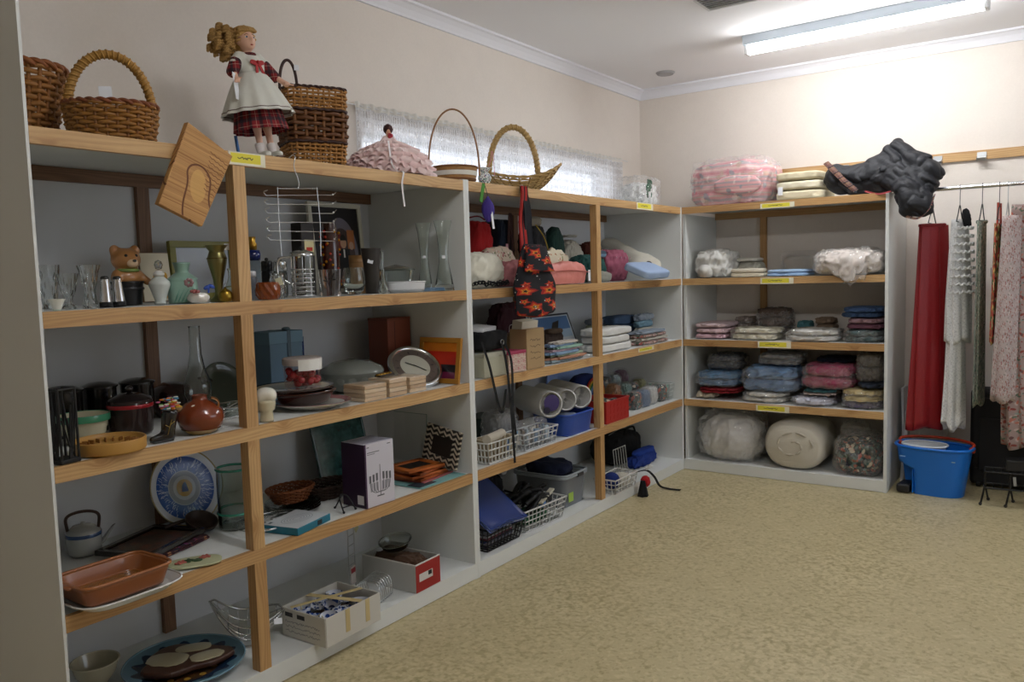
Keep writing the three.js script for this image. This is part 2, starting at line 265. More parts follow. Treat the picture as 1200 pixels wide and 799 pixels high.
{
  const o = T('ceiling_vent', 'grey louvred vent panel set in the white ceiling', 'vent', [.72, CEIL, -1.20]);
  P(o, 'vent_frame', merge([slab(-.15, .15, -.012, -.0005, -.15, -.135), slab(-.15, .15, -.012, -.0005, .135, .15), slab(-.15, -.135, -.012, -.0005, -.15, .15), slab(.135, .15, -.012, -.0005, -.15, .15)]), mat(0xdadada, .6));
  P(o, 'backing', slab(-.14, .14, -.003, -.0005, -.14, .14), mat(0xc4c4c4, .8));
  for (let i = 0; i < 9; i++) P(o, 'louvre', xf(mbox(.27, .002, .022), [0, -.008, -.118 + i * .0295], [.5, 0, 0]), mat(0xe2e2e2, .6));
  const q = T('ceiling_vent', 'small round grey cover on ceiling in the corner', 'vent', [-.165, CEIL, -2.45]);
  P(q, 'cover', up(lathe([[0, -.012], [.05, -.012], [.062, -.006], [.064, -.0005]], 28), 0), mat(0xb0aeb0, .8)); P(q, 'rim', xf(new THREE.TorusGeometry(.052, .004, 6, 28), [0, -.011, 0], [Math.PI / 2, 0, 0]), mat(0xa8a6a8, .8));
}
// ---------- placing by photo box: base on a shelf of known height, or at a known depth where the base is hidden ----------
const ang = p => Math.atan2(camera.position.x - p.x, camera.position.z - p.z);
function fit(x0, y0, x1, y1, h, k = .5) {            // base front touches (mid, y1) on the plane y = h; k: how deep the base is, in widths
  const b = onY((x0 + x1) / 2, y1, h), m0 = mpp(b), w = (x1 - x0) * m0, a = away(b), p = b.clone().addScaledVector(a, w * k), m = mpp(p);
  const d = dirOf((x0 + x1) / 2, y0), t = Math.hypot(p.x - camera.position.x, p.z - camera.position.z) / Math.hypot(d.x, d.z);
  return { p, w: (x1 - x0) * m, h: camera.position.y + d.y * t - h, m, a: ang(p) };
}
function fitX(x0, y0, x1, y1, xd, h) { const b = onX((x0 + x1) / 2, y1, xd), m = mpp(b), tY = onX((x0 + x1) / 2, y0, xd).y; return { p: V(xd, h, b.z), w: (x1 - x0) * m, h: tY - h, m, a: ang(b) }; }
function fitZ(x0, y0, x1, y1, zd, h) { const b = onZ((x0 + x1) / 2, y1, zd), m = mpp(b), tY = onZ((x0 + x1) / 2, y0, zd).y; return { p: V(b.x, h, zd), w: (x1 - x0) * m, h: tY - h, m, a: ang(b) }; }
const PI = Math.PI, FACE = PI / 2;                    // FACE: local +z looks out of the side shelves
const E_ = .0012;                                     // clearance between things

// ---------- baskets ----------
const cane = c => dtex(64, 64, (u, v) => { const s = tn(u, v, 6, c) * 26 + tn(u, v, 20, c + 1) * 20; return [255 + s - 30, 250 + s - 30, 240 + s - 30]; }, [8, 3]);
const caneTex = cane(3);
const caneM = col => mat(col, .55, { map: caneTex });
const sup = (a, n) => { const c = Math.cos(a), s = Math.sin(a), k = Math.pow(Math.abs(c) ** n + Math.abs(s) ** n, -1 / n); return [c * k, s * k]; };
function weave(o, { rx0, rz0, rx1, rz1, h, y0 = 0, rows = 9, stakes = 26, r = .004, n = 2, m, m2 = m, rim = m, bulge = 0, rimR = .007, name = 'weave' }) {
  const at = (t, a, off) => { const s = sup(a, n), b = Math.sin(t * PI) * bulge; return [s[0] * (rx0 + (rx1 - rx0) * t + b + off), y0 + h * t, s[1] * (rz0 + (rz1 - rz0) * t + b + off)]; };
  const R = [], N = stakes * 2;
  for (let i = 0; i < rows; i++) { const t = (i + .5) / rows; R.push(tube(Array.from({ length: N }, (_, j) => { const a = j / N * 2 * PI, q = at(t, a, (j % 2 ? 0 : ((j / 2 + i) % 2 ? 1 : -1) * r * .8)); return [q[0], q[1] + (j % 3 - 1) * r * .1, q[2]]; }), Math.min(r, h / rows * .56), true, N * 2, 5)); }
  P(o, name, merge(R), m);
  P(o, 'stakes', merge(Array.from({ length: stakes }, (_, j) => { const a = j / stakes * 2 * PI; return tube([at(0, a, 0), at(.5, a, 0), at(1, a, 0)], r * .8, false, 4, 5); })), m2);
  const N2 = stakes * 3; const tw = ph => tube(Array.from({ length: N2 }, (_, j) => { const a = j / N2 * 2 * PI, q = at(1, a, Math.cos(j * 1.05 + ph) * rimR * .55); return [q[0], q[1] + Math.sin(j * 1.05 + ph) * rimR * .55, q[2]]; }), rimR * .72, true, N2 * 2, 6);
  if (rimR) P(o, 'rim', merge([tw(0), tw(PI)]), rim);
  P(o, 'base', loft(2, 32, (t, a) => { const s = sup(a, n); return [s[0] * rx0 * (1 - .02 * t), y0 + t * .008 + E_, s[1] * rz0 * (1 - .02 * t)]; }), m2);
}
function archHandle(o, rx, h, y0, r, m, wrap, zOff = 0, name = 'handle') {
  const pts = Array.from({ length: 25 }, (_, i) => { const a = PI * i / 24; return [rx * Math.cos(a), y0 + (h - y0) * Math.sin(a) ** .85, zOff]; });
  const g = [tube(pts, r, false, 60, 8)];
  if (wrap) { const c = new THREE.CatmullRomCurve3(pts.map(q => V(...q))), n = wrap; const sp = []; for (let i = 0; i <= n * 8; i++) { const t = i / (n * 8), q = c.getPointAt(t), tg = c.getTangentAt(t), nn = V(0, 0, 1), bb = tg.clone().cross(nn), a = i / 8 * 2 * PI; sp.push(q.clone().addScaledVector(nn, Math.cos(a) * r).addScaledVector(bb, Math.sin(a) * r)); } g.push(tube(sp, r * .28, false, n * 10, 4)); }
  return P(o, name, merge(g), m);
}
const tagM = mat(0xeceef2, .8);
const tag = (w, h) => rbox(w, h, .0015, .0006, 1);
{ // tapered wicker basket behind the end panel
  const f = fitX(0, 85, 78, 149, -.34, HT), o = T('wicker_basket', 'tapered wicker waste basket with braided rim beside the tall end panel', 'basket', f.p.clone().add(V(0, E_, .03)), .3);
  weave(o, { rx0: .075, rz0: .075, rx1: .118, rz1: .118, h: f.h, rows: 13, stakes: 24, r: .0075, m: caneM(0xb07a3c), m2: caneM(0xa06a30), rim: caneM(0x9a5a2a), rimR: .011 });
}
{ // oval basket, thick arch handle
  const f = fitX(82, 121, 183, 160, -.13, HT), o = T('wicker_basket', 'low oval wicker basket with tall thick arched handle', 'basket', f.p.clone().add(V(0, E_, 0)), f.a);
  const hh = f.h, R = f.w / 2;
  weave(o, { rx0: R * .84, rz0: R * .55, rx1: R * .97, rz1: R * .64, h: hh * .92, rows: 10, stakes: 26, r: .0058, m: caneM(0xa87430), m2: caneM(0x8a5a26), rim: caneM(0x8a4a22), rimR: .0075, bulge: .003 });
  archHandle(o, R * .9, onX(130, 65, -.13).y - HT, hh * .5, .012, caneM(0xc09246), 34);
  P(o, 'price_tag', xf(tag(.034, .036), [-.012, hh + .022, R * .2], [-.1, 0, .05]), tagM, 'white price tag');
}
{ // square lidded hamper in three bands with dark hoop handle
  const f = fitX(322, 108, 414, 188, -.17, HT), o = T('wicker_basket', 'square wicker basket with woven bands and thin dark hoop handle', 'basket', f.p.clone().add(V(0, E_, 0)), f.a + .28);
  const h = f.h, a = f.w * .36, tan = caneM(0xb98442), brown = caneM(0x70441f), dk = caneM(0x3d1c12);
  weave(o, { rx0: a * .93, rz0: a * .8, rx1: a, rz1: a * .86, h: h * .3, rows: 6, stakes: 36, r: .005, n: 6, m: tan, rimR: 0, name: 'lower_band' });
  weave(o, { rx0: a, rz0: a * .86, rx1: a * 1.04, rz1: a * .9, h: h * .38, y0: h * .31, rows: 6, stakes: 22, r: .008, n: 6, m: brown, m2: caneM(0x8a5a2a), rimR: 0, name: 'middle_band' });
  weave(o, { rx0: a * 1.03, rz0: a * .89, rx1: a * 1.05, rz1: a * .91, h: h * .27, y0: h * .71, rows: 6, stakes: 36, r: .005, n: 6, m: tan, rimR: .006, rim: dk, name: 'upper_band' });
  for (const [y, s] of [[.005, .94], [h * .305, 1.03], [h * .7, 1.06]]) P(o, 'dark_braid', tube(Array.from({ length: 48 }, (_, j) => { const q = sup(j / 48 * 2 * PI, 6); return [q[0] * a * s, y + (j % 2) * .004, q[1] * a * .88 * s]; }), .0055, true, 110, 5), dk);
  const hb = Array.from({ length: 17 }, (_, i) => { const t = PI * i / 16; return [-a * .75 + .032 * Math.cos(t), h * .96 + .118 * Math.sin(t) ** .8, -.01]; });
  P(o, 'handle', tube(hb, .0055, false, 44, 8), dk); P(o, 'price_tag', xf(tag(.018, .02), [-a * .75 + .03, h + .08, 0]), tagM, 'white price tag');
}
{ // shallow round basket, thin hoop handle
  const f = fitX(505, 190, 560, 211, -.09, HT), o = T('trinket_basket', 'shallow round bamboo basket with thin tall hoop handle', 'basket', f.p.clone().add(V(0, .0055, 0)), f.a);
  const R = f.w / 2, h = .058;
  P(o, 'side', lathe([[R * .9, 0], [R, h], [R * .97, h], [R * .87, .004], [0, .004], [0, 0], [R * .9, 0]], 40), caneM(0xb4864c));
  P(o, 'lace_band', lathe([[R * .945, h * .35], [R * .985, h * .68], [R * .995, h * .68], [R * .955, h * .35], [R * .945, h * .35]], 40), cloth(0xe6e2d8));
  for (const y of [.006, h]) P(o, 'hoop', xf(new THREE.TorusGeometry(R * (y > .02 ? .99 : .91), .0045, 6, 40), [0, y, 0], [PI / 2, 0, 0]), caneM(0x8a5a2c));
  archHandle(o, R * 1.08, onX(528, 129, -.09).y - HT, h * .4, .004, caneM(0xa87c54), 0);
}
{ // scoop basket with curled handle
  const f = fitX(562, 187, 656, 219, -.15, HT), o = T('scoop_basket', 'oval scoop-ended wicker basket with arched handle and floral pouch inside', 'basket', f.p.clone().add(V(0, E_, -.02)), f.a + .12);
  const R = f.w / 2, col = caneM(0xcfae72), col2 = caneM(0xa98850), bowl = (t, a) => { const c = Math.cos(a), s = Math.sin(a), l = .25 + .75 * t; return [c * R * l * (.86 + .14 * t), .004 + (t ** 2) * (.06 + .06 * c * c * (c > 0 ? 1.25 : .7)), s * R * .62 * l]; };
  const rows = []; for (let i = 0; i <= 9; i++) rows.push(tube(Array.from({ length: 44 }, (_, j) => { const q = bowl(i / 9, j / 44 * 2 * PI); return [q[0], q[1] + ((i + j) % 2 ? .003 : -.0 ), q[2]]; }), .005, true, 88, 5));
  P(o, 'weave', merge(rows), col); P(o, 'ribs', merge(Array.from({ length: 22 }, (_, j) => tube([0, .25, .5, .75, 1].map(t => bowl(t, j / 22 * 2 * PI)), .0045, false, 10, 5))), col2);
  P(o, 'base', loft(1, 28, (t, a) => { const q = bowl(0, a); return [q[0] * 1.02, t * .006, q[2] * 1.02]; }), col2);
  P(o, 'rim', merge([0, PI].map(ph => tube(Array.from({ length: 66 }, (_, j) => { const q = bowl(1, j / 66 * 2 * PI); return [q[0], q[1] + Math.sin(j * 1.2 + ph) * .004, q[2] + Math.cos(j * 1.2 + ph) * .004]; }), .005, true, 160, 5))), col);
  archHandle(o, R * .62, onX(600, 147, -.15).y - HT, .05, .014, col, 30).position.x = -R * .2;
  const q = fitX(558, 188, 583, 214, -.05, HT), pch = T('drawstring_pouch', 'small white drawstring pouch printed with green and blue flowers', 'pouch', q.p.clone().add(V(0, E_, .015)), q.a);
  const ft = ctex(128, 128, (c, w, h) => { c.fillStyle = '#e8e8e6'; c.fillRect(0, 0, w, h); const r = rng(5); for (let i = 0; i < 130; i++) { c.fillStyle = ['#2f7a5a', '#3a66a0', '#8a5a6a', '#5a9a90', '#777'][i % 5]; c.beginPath(); c.ellipse(r() * w, r() * h, 3 + r() * 5, 2 + r() * 3, r() * 6, 0, 7); c.fill(); } }, [12, 12]);
  P(pch, 'bag', loft(14, 28, (t, a) => { const rr = (t < .75 ? .03 * Math.sqrt(Math.sin(Math.min(1, t / .45 + .12) * PI / 2)) * (1 - .55 * Math.max(0, (t - .35) / .4) ** 2) : .014 + (t - .75) * .07) * (1 + .08 * Math.sin(a * 7) * t); return [rr * Math.cos(a), t * .075, rr * .8 * Math.sin(a), a * .03, t * .09]; }), cloth(0xffffff, { map: ft }));
  P(pch, 'ribbon_loop', tube([[.01, .058, .014], [.03, .11, .01], [.035, .15, 0], [.042, .12, -.005], [.045, .04, 0]], .0016, false, 24, 5), mat(0xd88aa0, .6), 'pink ribbon loop');
}
// ---------- porcelain doll ----------
{
  const f = fitX(265, 27, 345, 176, -.10, HT), px = f.m, c = onX(312, 176, -.10), tn_ = .62;
  const o = T('porcelain_doll', 'porcelain doll with curly blonde ponytail, white pinafore and tartan skirt', 'doll', V(-.10, HT + .006, c.z));
  const axis = V(camera.position.x - c.x, 0, camera.position.z - c.z).normalize();
  o.quaternion.setFromAxisAngle(axis, .13).multiply(new THREE.Quaternion().setFromAxisAngle(V(0, 1, 0), ang(c) + tn_));
  const skin = mat(0xe2b39a, .4), sc = f.h / .44, S = a => a.map(v => v * sc);
  const fingers = (h, d, side) => [-1.5, -.5, .5, 1.5].map((k, i) => caps([h[0] + k * .0045, h[1], h[2]], [h[0] + d[0] * (.02 - Math.abs(k) * .003) + k * .006, h[1] + d[1] * .02, h[2] + d[2] * .02], .0032, .0024)).concat([caps(h, [h[0] - side * .012, h[1] + .006, h[2] + .01], .0035, .0026)]);
  const LH = [.088, .232, .058], RH = [-.082, .242, .035];
  const body = smin([ell([0, .378, .004], [.029, .035, .031]), ell([0, .366, .016], [.021, .02, .018]), ell([0, .374, .037], [.0045, .006, .006]), ell([0.031, .376, 0], [.005, .009, .006]), ell([-.031, .376, 0], [.005, .009, .006]),
    caps([0, .345, 0], [0, .325, 0], .012, .014), ell([0, .28, 0], [.04, .055, .028]), ell([0, .235, 0], [.042, .04, .032]),
    caps([.036, .32, 0], [.066, .27, .018], .013, .011), caps([.066, .27, .018], LH, .011, .0075), ell(LH, [.009, .007, .008]), caps([-.036, .32, 0], [-.07, .28, .006], .013, .011), caps([-.07, .28, .006], RH, .011, .0075), ell(RH, [.009, .007, .008]),
    caps([.02, .22, 0], [.022, .1, .004], .022, .013), caps([.022, .1, .004], [.024, .022, .004], .0125, .009), caps([.024, .014, .006], [.026, .01, .03], .009, .008), caps([-.02, .22, 0], [-.018, .1, .004], .022, .013), caps([-.018, .1, .004], [-.018, .022, .004], .0125, .009), caps([-.018, .014, .006], [-.02, .01, .03], .009, .008)], .008);
  const hands = smin([...fingers(LH, [.5, -.3, .8], 1), ell(LH, [.008, .006, .007])], .003), hands2 = smin([...fingers(RH, [-.5, -.5, .5], -1), ell(RH, [.008, .006, .007])], .003);
  const all = (x, y, z) => Math.min(body(x, y, z), hands(x, y, z), hands2(x, y, z));
  P(o, 'body', surf(all, [-.115, 0, -.05], [.115, .42, .09], .0038).scale(sc, sc, sc), skin);
  for (const s of [-1, 1]) { const e = P(o, 'eye', xf(new THREE.SphereGeometry(.0062, 12, 8), S([s * .0115, .381, .0285]), [0, 0, 0], [sc, sc * .7, sc * .6]), mat(0xf2f2f2, .2)); P(e, 'iris', xf(new THREE.SphereGeometry(.0042, 10, 8), S([s * .0115, .381, .0305]), [0, 0, 0], [sc, sc, sc * .6]), mat(0x31506e, .2)); P(o, 'eyebrow', tube([S([s * .006, .389, .032]), S([s * .012, .391, .031]), S([s * .018, .388, .027])], .0009, false, 6, 4), mat(0x8a6030, .8)); }
  P(o, 'mouth', xf(new THREE.SphereGeometry(.005, 12, 8), S([0, .3575, .0335]), [0, 0, 0], [sc, sc * .45, sc * .5]), mat(0xb0443e, .4));
  const r = rng(77), curls = [], hairM = mat(0xc89d5c, .7, { bumpMap: bumpCloth, bumpScale: .004 });
  const curl = (x, y, z, R, L, dx, dz) => { const p = []; for (let i = 0; i < 14; i++) { const a = i * 1.25, t = i / 13; p.push(S([x + dx * t + R * Math.cos(a), y - L * t, z + dz * t + R * Math.sin(a)])); } return tube(p, .0046 * sc, false, 34, 5); };
  const cap = smin([ell([0, .392, -.006], [.034, .033, .034]), ell([0, .378, -.02], [.033, .036, .026])], .01);
  P(o, 'hair', surf((x, y, z) => Math.max(cap(x, y, z) + noise(x * 95, y * 95, z * 95, 4) * .0065, -ell([0, .37, .045], [.026, .032, .036])(x, y, z)), [-.05, .32, -.06], [.05, .44, .045], .0035).scale(sc, sc, sc), hairM);
  for (let i = 0; i < 46; i++) { const a = i / 46 * 2 * PI * 3, u = .1 + .9 * (i / 46); const th = a, X = .036 * Math.cos(th) * u, Z = -.008 + .036 * Math.sin(th) * u; if (Z > .012 && u > .6 && Math.abs(X) < .022) continue; curls.push(curl(X, .418 - u * u * .022 + r() * .008, Z, .006, .016 + u * .022, X * .3, Z > 0 ? .003 : -.006)); }
  for (let i = 0; i < 9; i++) curls.push(curl(-.024 + i * .006, .414, .022 - Math.abs(i - 4) * .0016, .005, .012, (i - 4) * .001, .006));
  P(o, 'curls', merge(curls), hairM, 'golden ringlets');
  const pony = []; for (let i = 0; i < 95; i++) { const a = r() * 6.28, b = r() * PI, R = .044 * Math.cbrt(r()); pony.push(curl(-.06 + R * Math.sin(b) * Math.cos(a), .385 + R * Math.cos(b) * 1.15, -.035 + R * Math.sin(b) * Math.sin(a), .0055, .02, -.004, -.002)); }
  P(o, 'ponytail', merge(pony), hairM, 'frizzy bunch of blonde hair');
  const plaid = ctex(128, 128, (x, w, h) => { x.fillStyle = '#7d1a20'; x.fillRect(0, 0, w, h); x.globalAlpha = .55; x.fillStyle = '#15202c'; for (let i = 0; i < 2; i++) { x.fillRect(i * 64 + 8, 0, 20, h); x.fillRect(0, i * 64 + 8, w, 20); } x.globalAlpha = .8; x.fillStyle = '#c9b8a0'; for (let i = 0; i < 2; i++) { x.fillRect(i * 64 + 46, 0, 2, h); x.fillRect(0, i * 64 + 46, w, 2); } }, [14, 14]);
  const linen = cloth(0xd3d2c8), tart = cloth(0xffffff, { map: plaid });
  const flare = (y0, y1, r0, r1, n, amp, pw) => loft(16, 90, (t, a) => { const R = (r0 + (r1 - r0) * t ** pw) * (1 + amp * t * Math.sin(a * n)); return [R * Math.cos(a) * sc, (y0 + (y1 - y0) * t) * sc, R * .88 * Math.sin(a) * sc, a * .09, t * (y0 - y1)]; }, false);
  P(o, 'tartan_skirt', flare(.25, .088, .05, .088, 11, .05, .7), new THREE.MeshStandardMaterial({ map: plaid, roughness: .95, side: THREE.DoubleSide }), 'red tartan skirt');
  const pin = cloth(0xd3d2c8, { side: THREE.DoubleSide }); P(o, 'pinafore', flare(.272, .142, .044, .117, 13, .045, .75), pin);
  const HR = (y, k, R) => tube(Array.from({ length: 90 }, (_, j) => { const a = j / 90 * 2 * PI, q = R * (1 + .045 * k * Math.sin(a * 13)); return [q * Math.cos(a) * sc, y * sc, q * .88 * Math.sin(a) * sc]; }), .0016, true, 180, 4);
  P(o, 'hem_trim', HR(.150, .94, .1135), mat(0x5a3c34, .8), 'dark stitched trim'); P(o, 'lace_hem', HR(.1405, 1, .1175), cloth(0xe4e2da));
  P(o, 'bodice', surf(smin([ell([0, .292, 0], [.047, .05, .036]), caps([.034, .322, 0], [.056, .292, .012], .02, .018), caps([-.034, .322, 0], [-.058, .3, .006], .02, .018)], .012), [-.09, .23, -.05], [.09, .36, .05], .004).scale(sc, sc, sc), linen);
  for (const s of [-1, 1]) P(o, 'tartan_sleeve', surf(smin([caps(s > 0 ? [.05, .297, .01] : [-.052, .304, .004], s > 0 ? [.07, .262, .024] : [-.073, .274, .008], .0205, .019)], .004), s > 0 ? [.015, .23, -.02] : [-.105, .24, -.03], s > 0 ? [.105, .33, .06] : [-.02, .335, .045], .004).scale(sc, sc, sc), tart, 'red tartan sleeve');
  P(o, 'collar', xf(new THREE.TorusGeometry(.021 * sc, .006 * sc, 8, 28), S([0, .331, .002]), [PI / 2, 0, 0], [1, 1, 1]), tart);
  const bow = merge([xf(soft(.03, .018, .008, { n: 2.4, seed: 3, seg: 8 }), [.017, .29, .04], [0, 0, .3]), xf(soft(.03, .018, .008, { n: 2.4, seed: 4, seg: 8 }), [-.013, .29, .042], [0, 0, -.3]), xf(new THREE.SphereGeometry(.006, 10, 8), [.002, .3, .045]), xf(rbox(.01, .045, .003, .001), [.014, .275, .042], [0, 0, .35]), xf(rbox(.01, .045, .003, .001), [-.006, .272, .043], [0, 0, -.15])]).scale(sc, sc, sc);
  P(o, 'bow', bow, mat(0xa81f22, .5), 'red ribbon bow');
  for (const [x, z] of [[.0255, .022], [-.0195, .022]]) { P(o, 'shoe', xf(soft(.027, .023, .058, { n: 2.6, seed: 8, seg: 10, amp: .02 }), S([x, 0, z - .002]), [0, 0, 0], sc), mat(0xd8d6ca, .4)); P(o, 'sole', xf(rbox(.026, .004, .055, .002), S([x, .002, z - .002]), [0, 0, 0], sc), mat(0x6b5648, .7)); P(o, 'sock', xf(lathe([[.0115, .018], [.014, .03], [.0155, .045], [.0135, .05]], 18), S([x - .0015, 0, .005]), [0, 0, 0], sc), cloth(0xe6ddd8, { side: THREE.DoubleSide })); }
  P(o, 'price_tag', xf(tag(.027, .085), S([-.088, .222, .034]), [0, .5, -.1], sc), tagM, 'white paper tag on the arm');
  const st = onX(291, 168, -.13), s = T('doll_stand', 'blue metal stand post behind the blonde doll', 'stand', V(-.165, HT + E_, st.z + .012));
  P(s, 'base', lathe([[0, 0], [.045, 0], [.045, .004], [.006, .008], [0, .008]], 28), metal(0x4a6ea0, .35)); P(s, 'post', rod([0, .006, 0], [-.004, .082, .008], .0055, 10), metal(0x4a6ea0, .35));
}
// ---------- pink crinoline doll ----------
{
  const f = fitX(413, 135, 505, 203, -.16, HT), o = T('crinoline_doll', 'small doll with dark hair in a frilly pink crinoline dress', 'doll', f.p.clone().add(V(-.01, .009, 0)), f.a + .1);
  const R = f.w / 2, pink = cloth(0xf0d0cd, { side: THREE.DoubleSide }), pink2 = cloth(0xf6dedb, { side: THREE.DoubleSide });
  P(o, 'underskirt', lathe([[R * .93, 0], [R * .9, .03], [R * .78, .075], [R * .42, .12], [.018, .125], [0, .126]], 40), pink);
  for (let i = 0; i < 7; i++) { const t = i / 6, y = .004 + t * .112, r0 = R * (.98 - .06 * t - .6 * t * t * t); P(o, 'frill', loft(5, 150, (u, a) => { const w = Math.sin(a * 26 + i) * .5 + .5 * Math.sin(a * 17 + i * 3), q = r0 + u * .016 + u * w * .024; return [q * Math.cos(a), y + .022 - u * .022 + u * .010 * Math.cos(a * 26 + i), q * Math.sin(a)]; }, false), i % 2 ? pink : pink2, 'gathered pink frill'); }
  const body = smin([ell([0, .185, 0], [.013, .017, .014]), caps([0, .172, 0], [0, .16, 0], .006, .007), ell([0, .142, 0], [.016, .024, .013]), caps([.014, .155, 0], [.034, .125, .012], .007, .005), caps([-.014, .155, 0], [-.034, .125, .012], .007, .005)], .006);
  P(o, 'body', surf(body, [-.05, .1, -.03], [.05, .21, .035], .003), mat(0xd9a98c, .5));
  P(o, 'hair', surf((x, y, z) => Math.max(ell([0, .192, -.004], [.0195, .021, .0195])(x, y, z) + noise(x * 260, y * 260, z * 260, 2) * .002, -ell([0, .18, .026], [.012, .016, .016])(x, y, z)), [-.03, .16, -.035], [.03, .222, .03], .0025), mat(0x3a1812, .8));
  P(o, 'bodice', surf(smin([ell([0, .141, 0], [.019, .02, .016]), caps([.014, .155, 0], [.026, .138, .006], .011, .01), caps([-.014, .155, 0], [-.026, .138, .006], .011, .01)], .006), [-.05, .1, -.03], [.05, .18, .03], .003), pink2);
  P(o, 'rosette', xf(new THREE.TorusKnotGeometry(.006, .003, 40, 6, 2, 3), [.006, .163, .014]), mat(0xc03a48, .6), 'red rosette');
  const rb = T('ribbon', 'long white ribbon hanging over shelf edge from the pink doll', 'ribbon', [0, 0, 0]);
  const a = onX(455, 165, -.06), b = onX(470, 192, -.004), c = onX(471, 215, .006), d = onX(474, 242, .006); a.y = Math.max(a.y, HT + .05); const b2 = V(-.02, HT + .006, b.z); const e = V(.006, HT + .003, b.z);
  P(rb, 'strip', sheet(30, 2, (u, v) => { const cv = new THREE.CatmullRomCurve3([a, V(-.045, HT + .03, (a.z + b.z) / 2), b2, e, V(.007, c.y, c.z), V(.007, d.y, d.z)]).getPoint(u); return [cv.x, cv.y, cv.z + (v - .5) * .009]; }, .0008), mat(0xe6e2e2, .5));
}
// ---------- carved plaque and lace curtain ----------
{
  const cs = [[222, 144], [273, 183], [238, 264], [188, 238]].map(q => onX(q[0], q[1], .03)), cx = cs.reduce((a, b) => a.add(b.clone().multiplyScalar(.25)), V(0, 0, 0));
  const o = T('carved_plaque', 'carved wooden plaque with burnt outline hanging askew over shelf edge', 'plaque', [.0145, cx.y, cx.z], FACE);
  const sh = new THREE.Shape(cs.map(q => new THREE.Vector2(-(q.z - cx.z), q.y - cx.y))), g = new THREE.ExtrudeGeometry(sh, { depth: .018, bevelEnabled: true, bevelSize: .002, bevelThickness: .002, bevelSegments: 2 });
  const pt = ctex(512, 512, (x, w, h) => {
    x.fillStyle = '#bb8c52'; x.fillRect(0, 0, w, h); const r = rng(9); for (let i = 0; i < 420; i++) { x.strokeStyle = ['rgba(120,70,25,.18)', 'rgba(215,165,95,.18)', 'rgba(150,95,40,.15)'][i % 3]; x.lineWidth = 1 + r() * 4; const y = r() * h * 1.6 - h * .3; x.beginPath(); x.moveTo(0, y); x.bezierCurveTo(w * .3, y + 40 + r() * 20, w * .6, y + 120, w, y + 190); x.stroke(); }
    x.strokeStyle = '#6a3a14'; x.lineWidth = 9; x.beginPath(); x.moveTo(180, 500); x.bezierCurveTo(150, 360, 215, 330, 210, 250); x.bezierCurveTo(205, 190, 290, 180, 320, 240); x.bezierCurveTo(350, 290, 300, 330, 320, 400); x.bezierCurveTo(330, 440, 300, 480, 290, 512); x.stroke();
    x.fillStyle = 'rgba(214,168,96,.7)'; x.beginPath(); x.ellipse(262, 300, 42, 78, .1, 0, 7); x.fill(); x.lineWidth = 3; for (let i = 0; i < 9; i++) { x.beginPath(); for (let k = 0; k < 12; k++) x.lineTo(300 + k * 11 - i * 6 + 40, 130 + i * 22 + k * 7 + (k % 2) * 6); x.stroke(); }
  }); pt.wrapS = pt.wrapT = THREE.RepeatWrapping; pt.repeat.set(3.1, 3.1); pt.offset.set(.5, .5);
  P(o, 'board', xf(g, [0, 0, -.009]), mat(0xffffff, .6, { map: pt, bumpMap: pt, bumpScale: .002 }));
  P(o, 'hook', tube([[.01, .13, -.014], [.01, HT + .006 - cx.y, -.012], [.01, HT + .006 - cx.y, -.03]], .0012, false, 8, 5), M.steel);
  const cu = T('lace_curtain', 'sheer white lace cafe curtain across the high window', 'curtain', [0, 0, 0]);
  const lace = dtex(512, 128, (u, v) => { const sx = Math.abs(((u * 46) % 1) - .5), sy = Math.abs(((v * 7) % 1) - .5), h = (sx < .2 && sy < .3 ? 70 : 190) + noise(u * 300, v * 60, 0, 8) * 50; return [h, h, h]; }, [4, 1], false);
  const lm = phys(0xf2f2f4, .9, { transmission: .55, thickness: 0, side: THREE.DoubleSide, alphaMap: lace, transparent: true });
  const z0 = .1, z1 = -2.52, yT = 2.135;
  P(cu, 'lace', sheet(260, 10, (u, v) => { const z = z0 + (z1 - z0) * u; return [XW + .03 + .010 * Math.sin(u * 190 + Math.sin(u * 40) * 2) * (.5 + .5 * v) + .004 * Math.sin(u * 77), yT - .012 - v * .33 + (v > .95 ? .004 * Math.sin(u * 260) : 0), z]; }, .0008, 1), lm);
  P(cu, 'gathered_heading', sheet(260, 3, (u, v) => [XW + .028 + .006 * Math.sin(u * 330), yT + .014 - v * .03 + .004 * Math.sin(u * 210), z0 + (z1 - z0) * u], .0012, 1), phys(0xe4e0d8, .9, { transmission: .25, thickness: 0, side: THREE.DoubleSide }));
  P(cu, 'wire', rod([XW + .027, yT, z0 + .05], [XW + .027, yT + .004, z1 - .1], .0025, 6), M.whitePlastic);
}
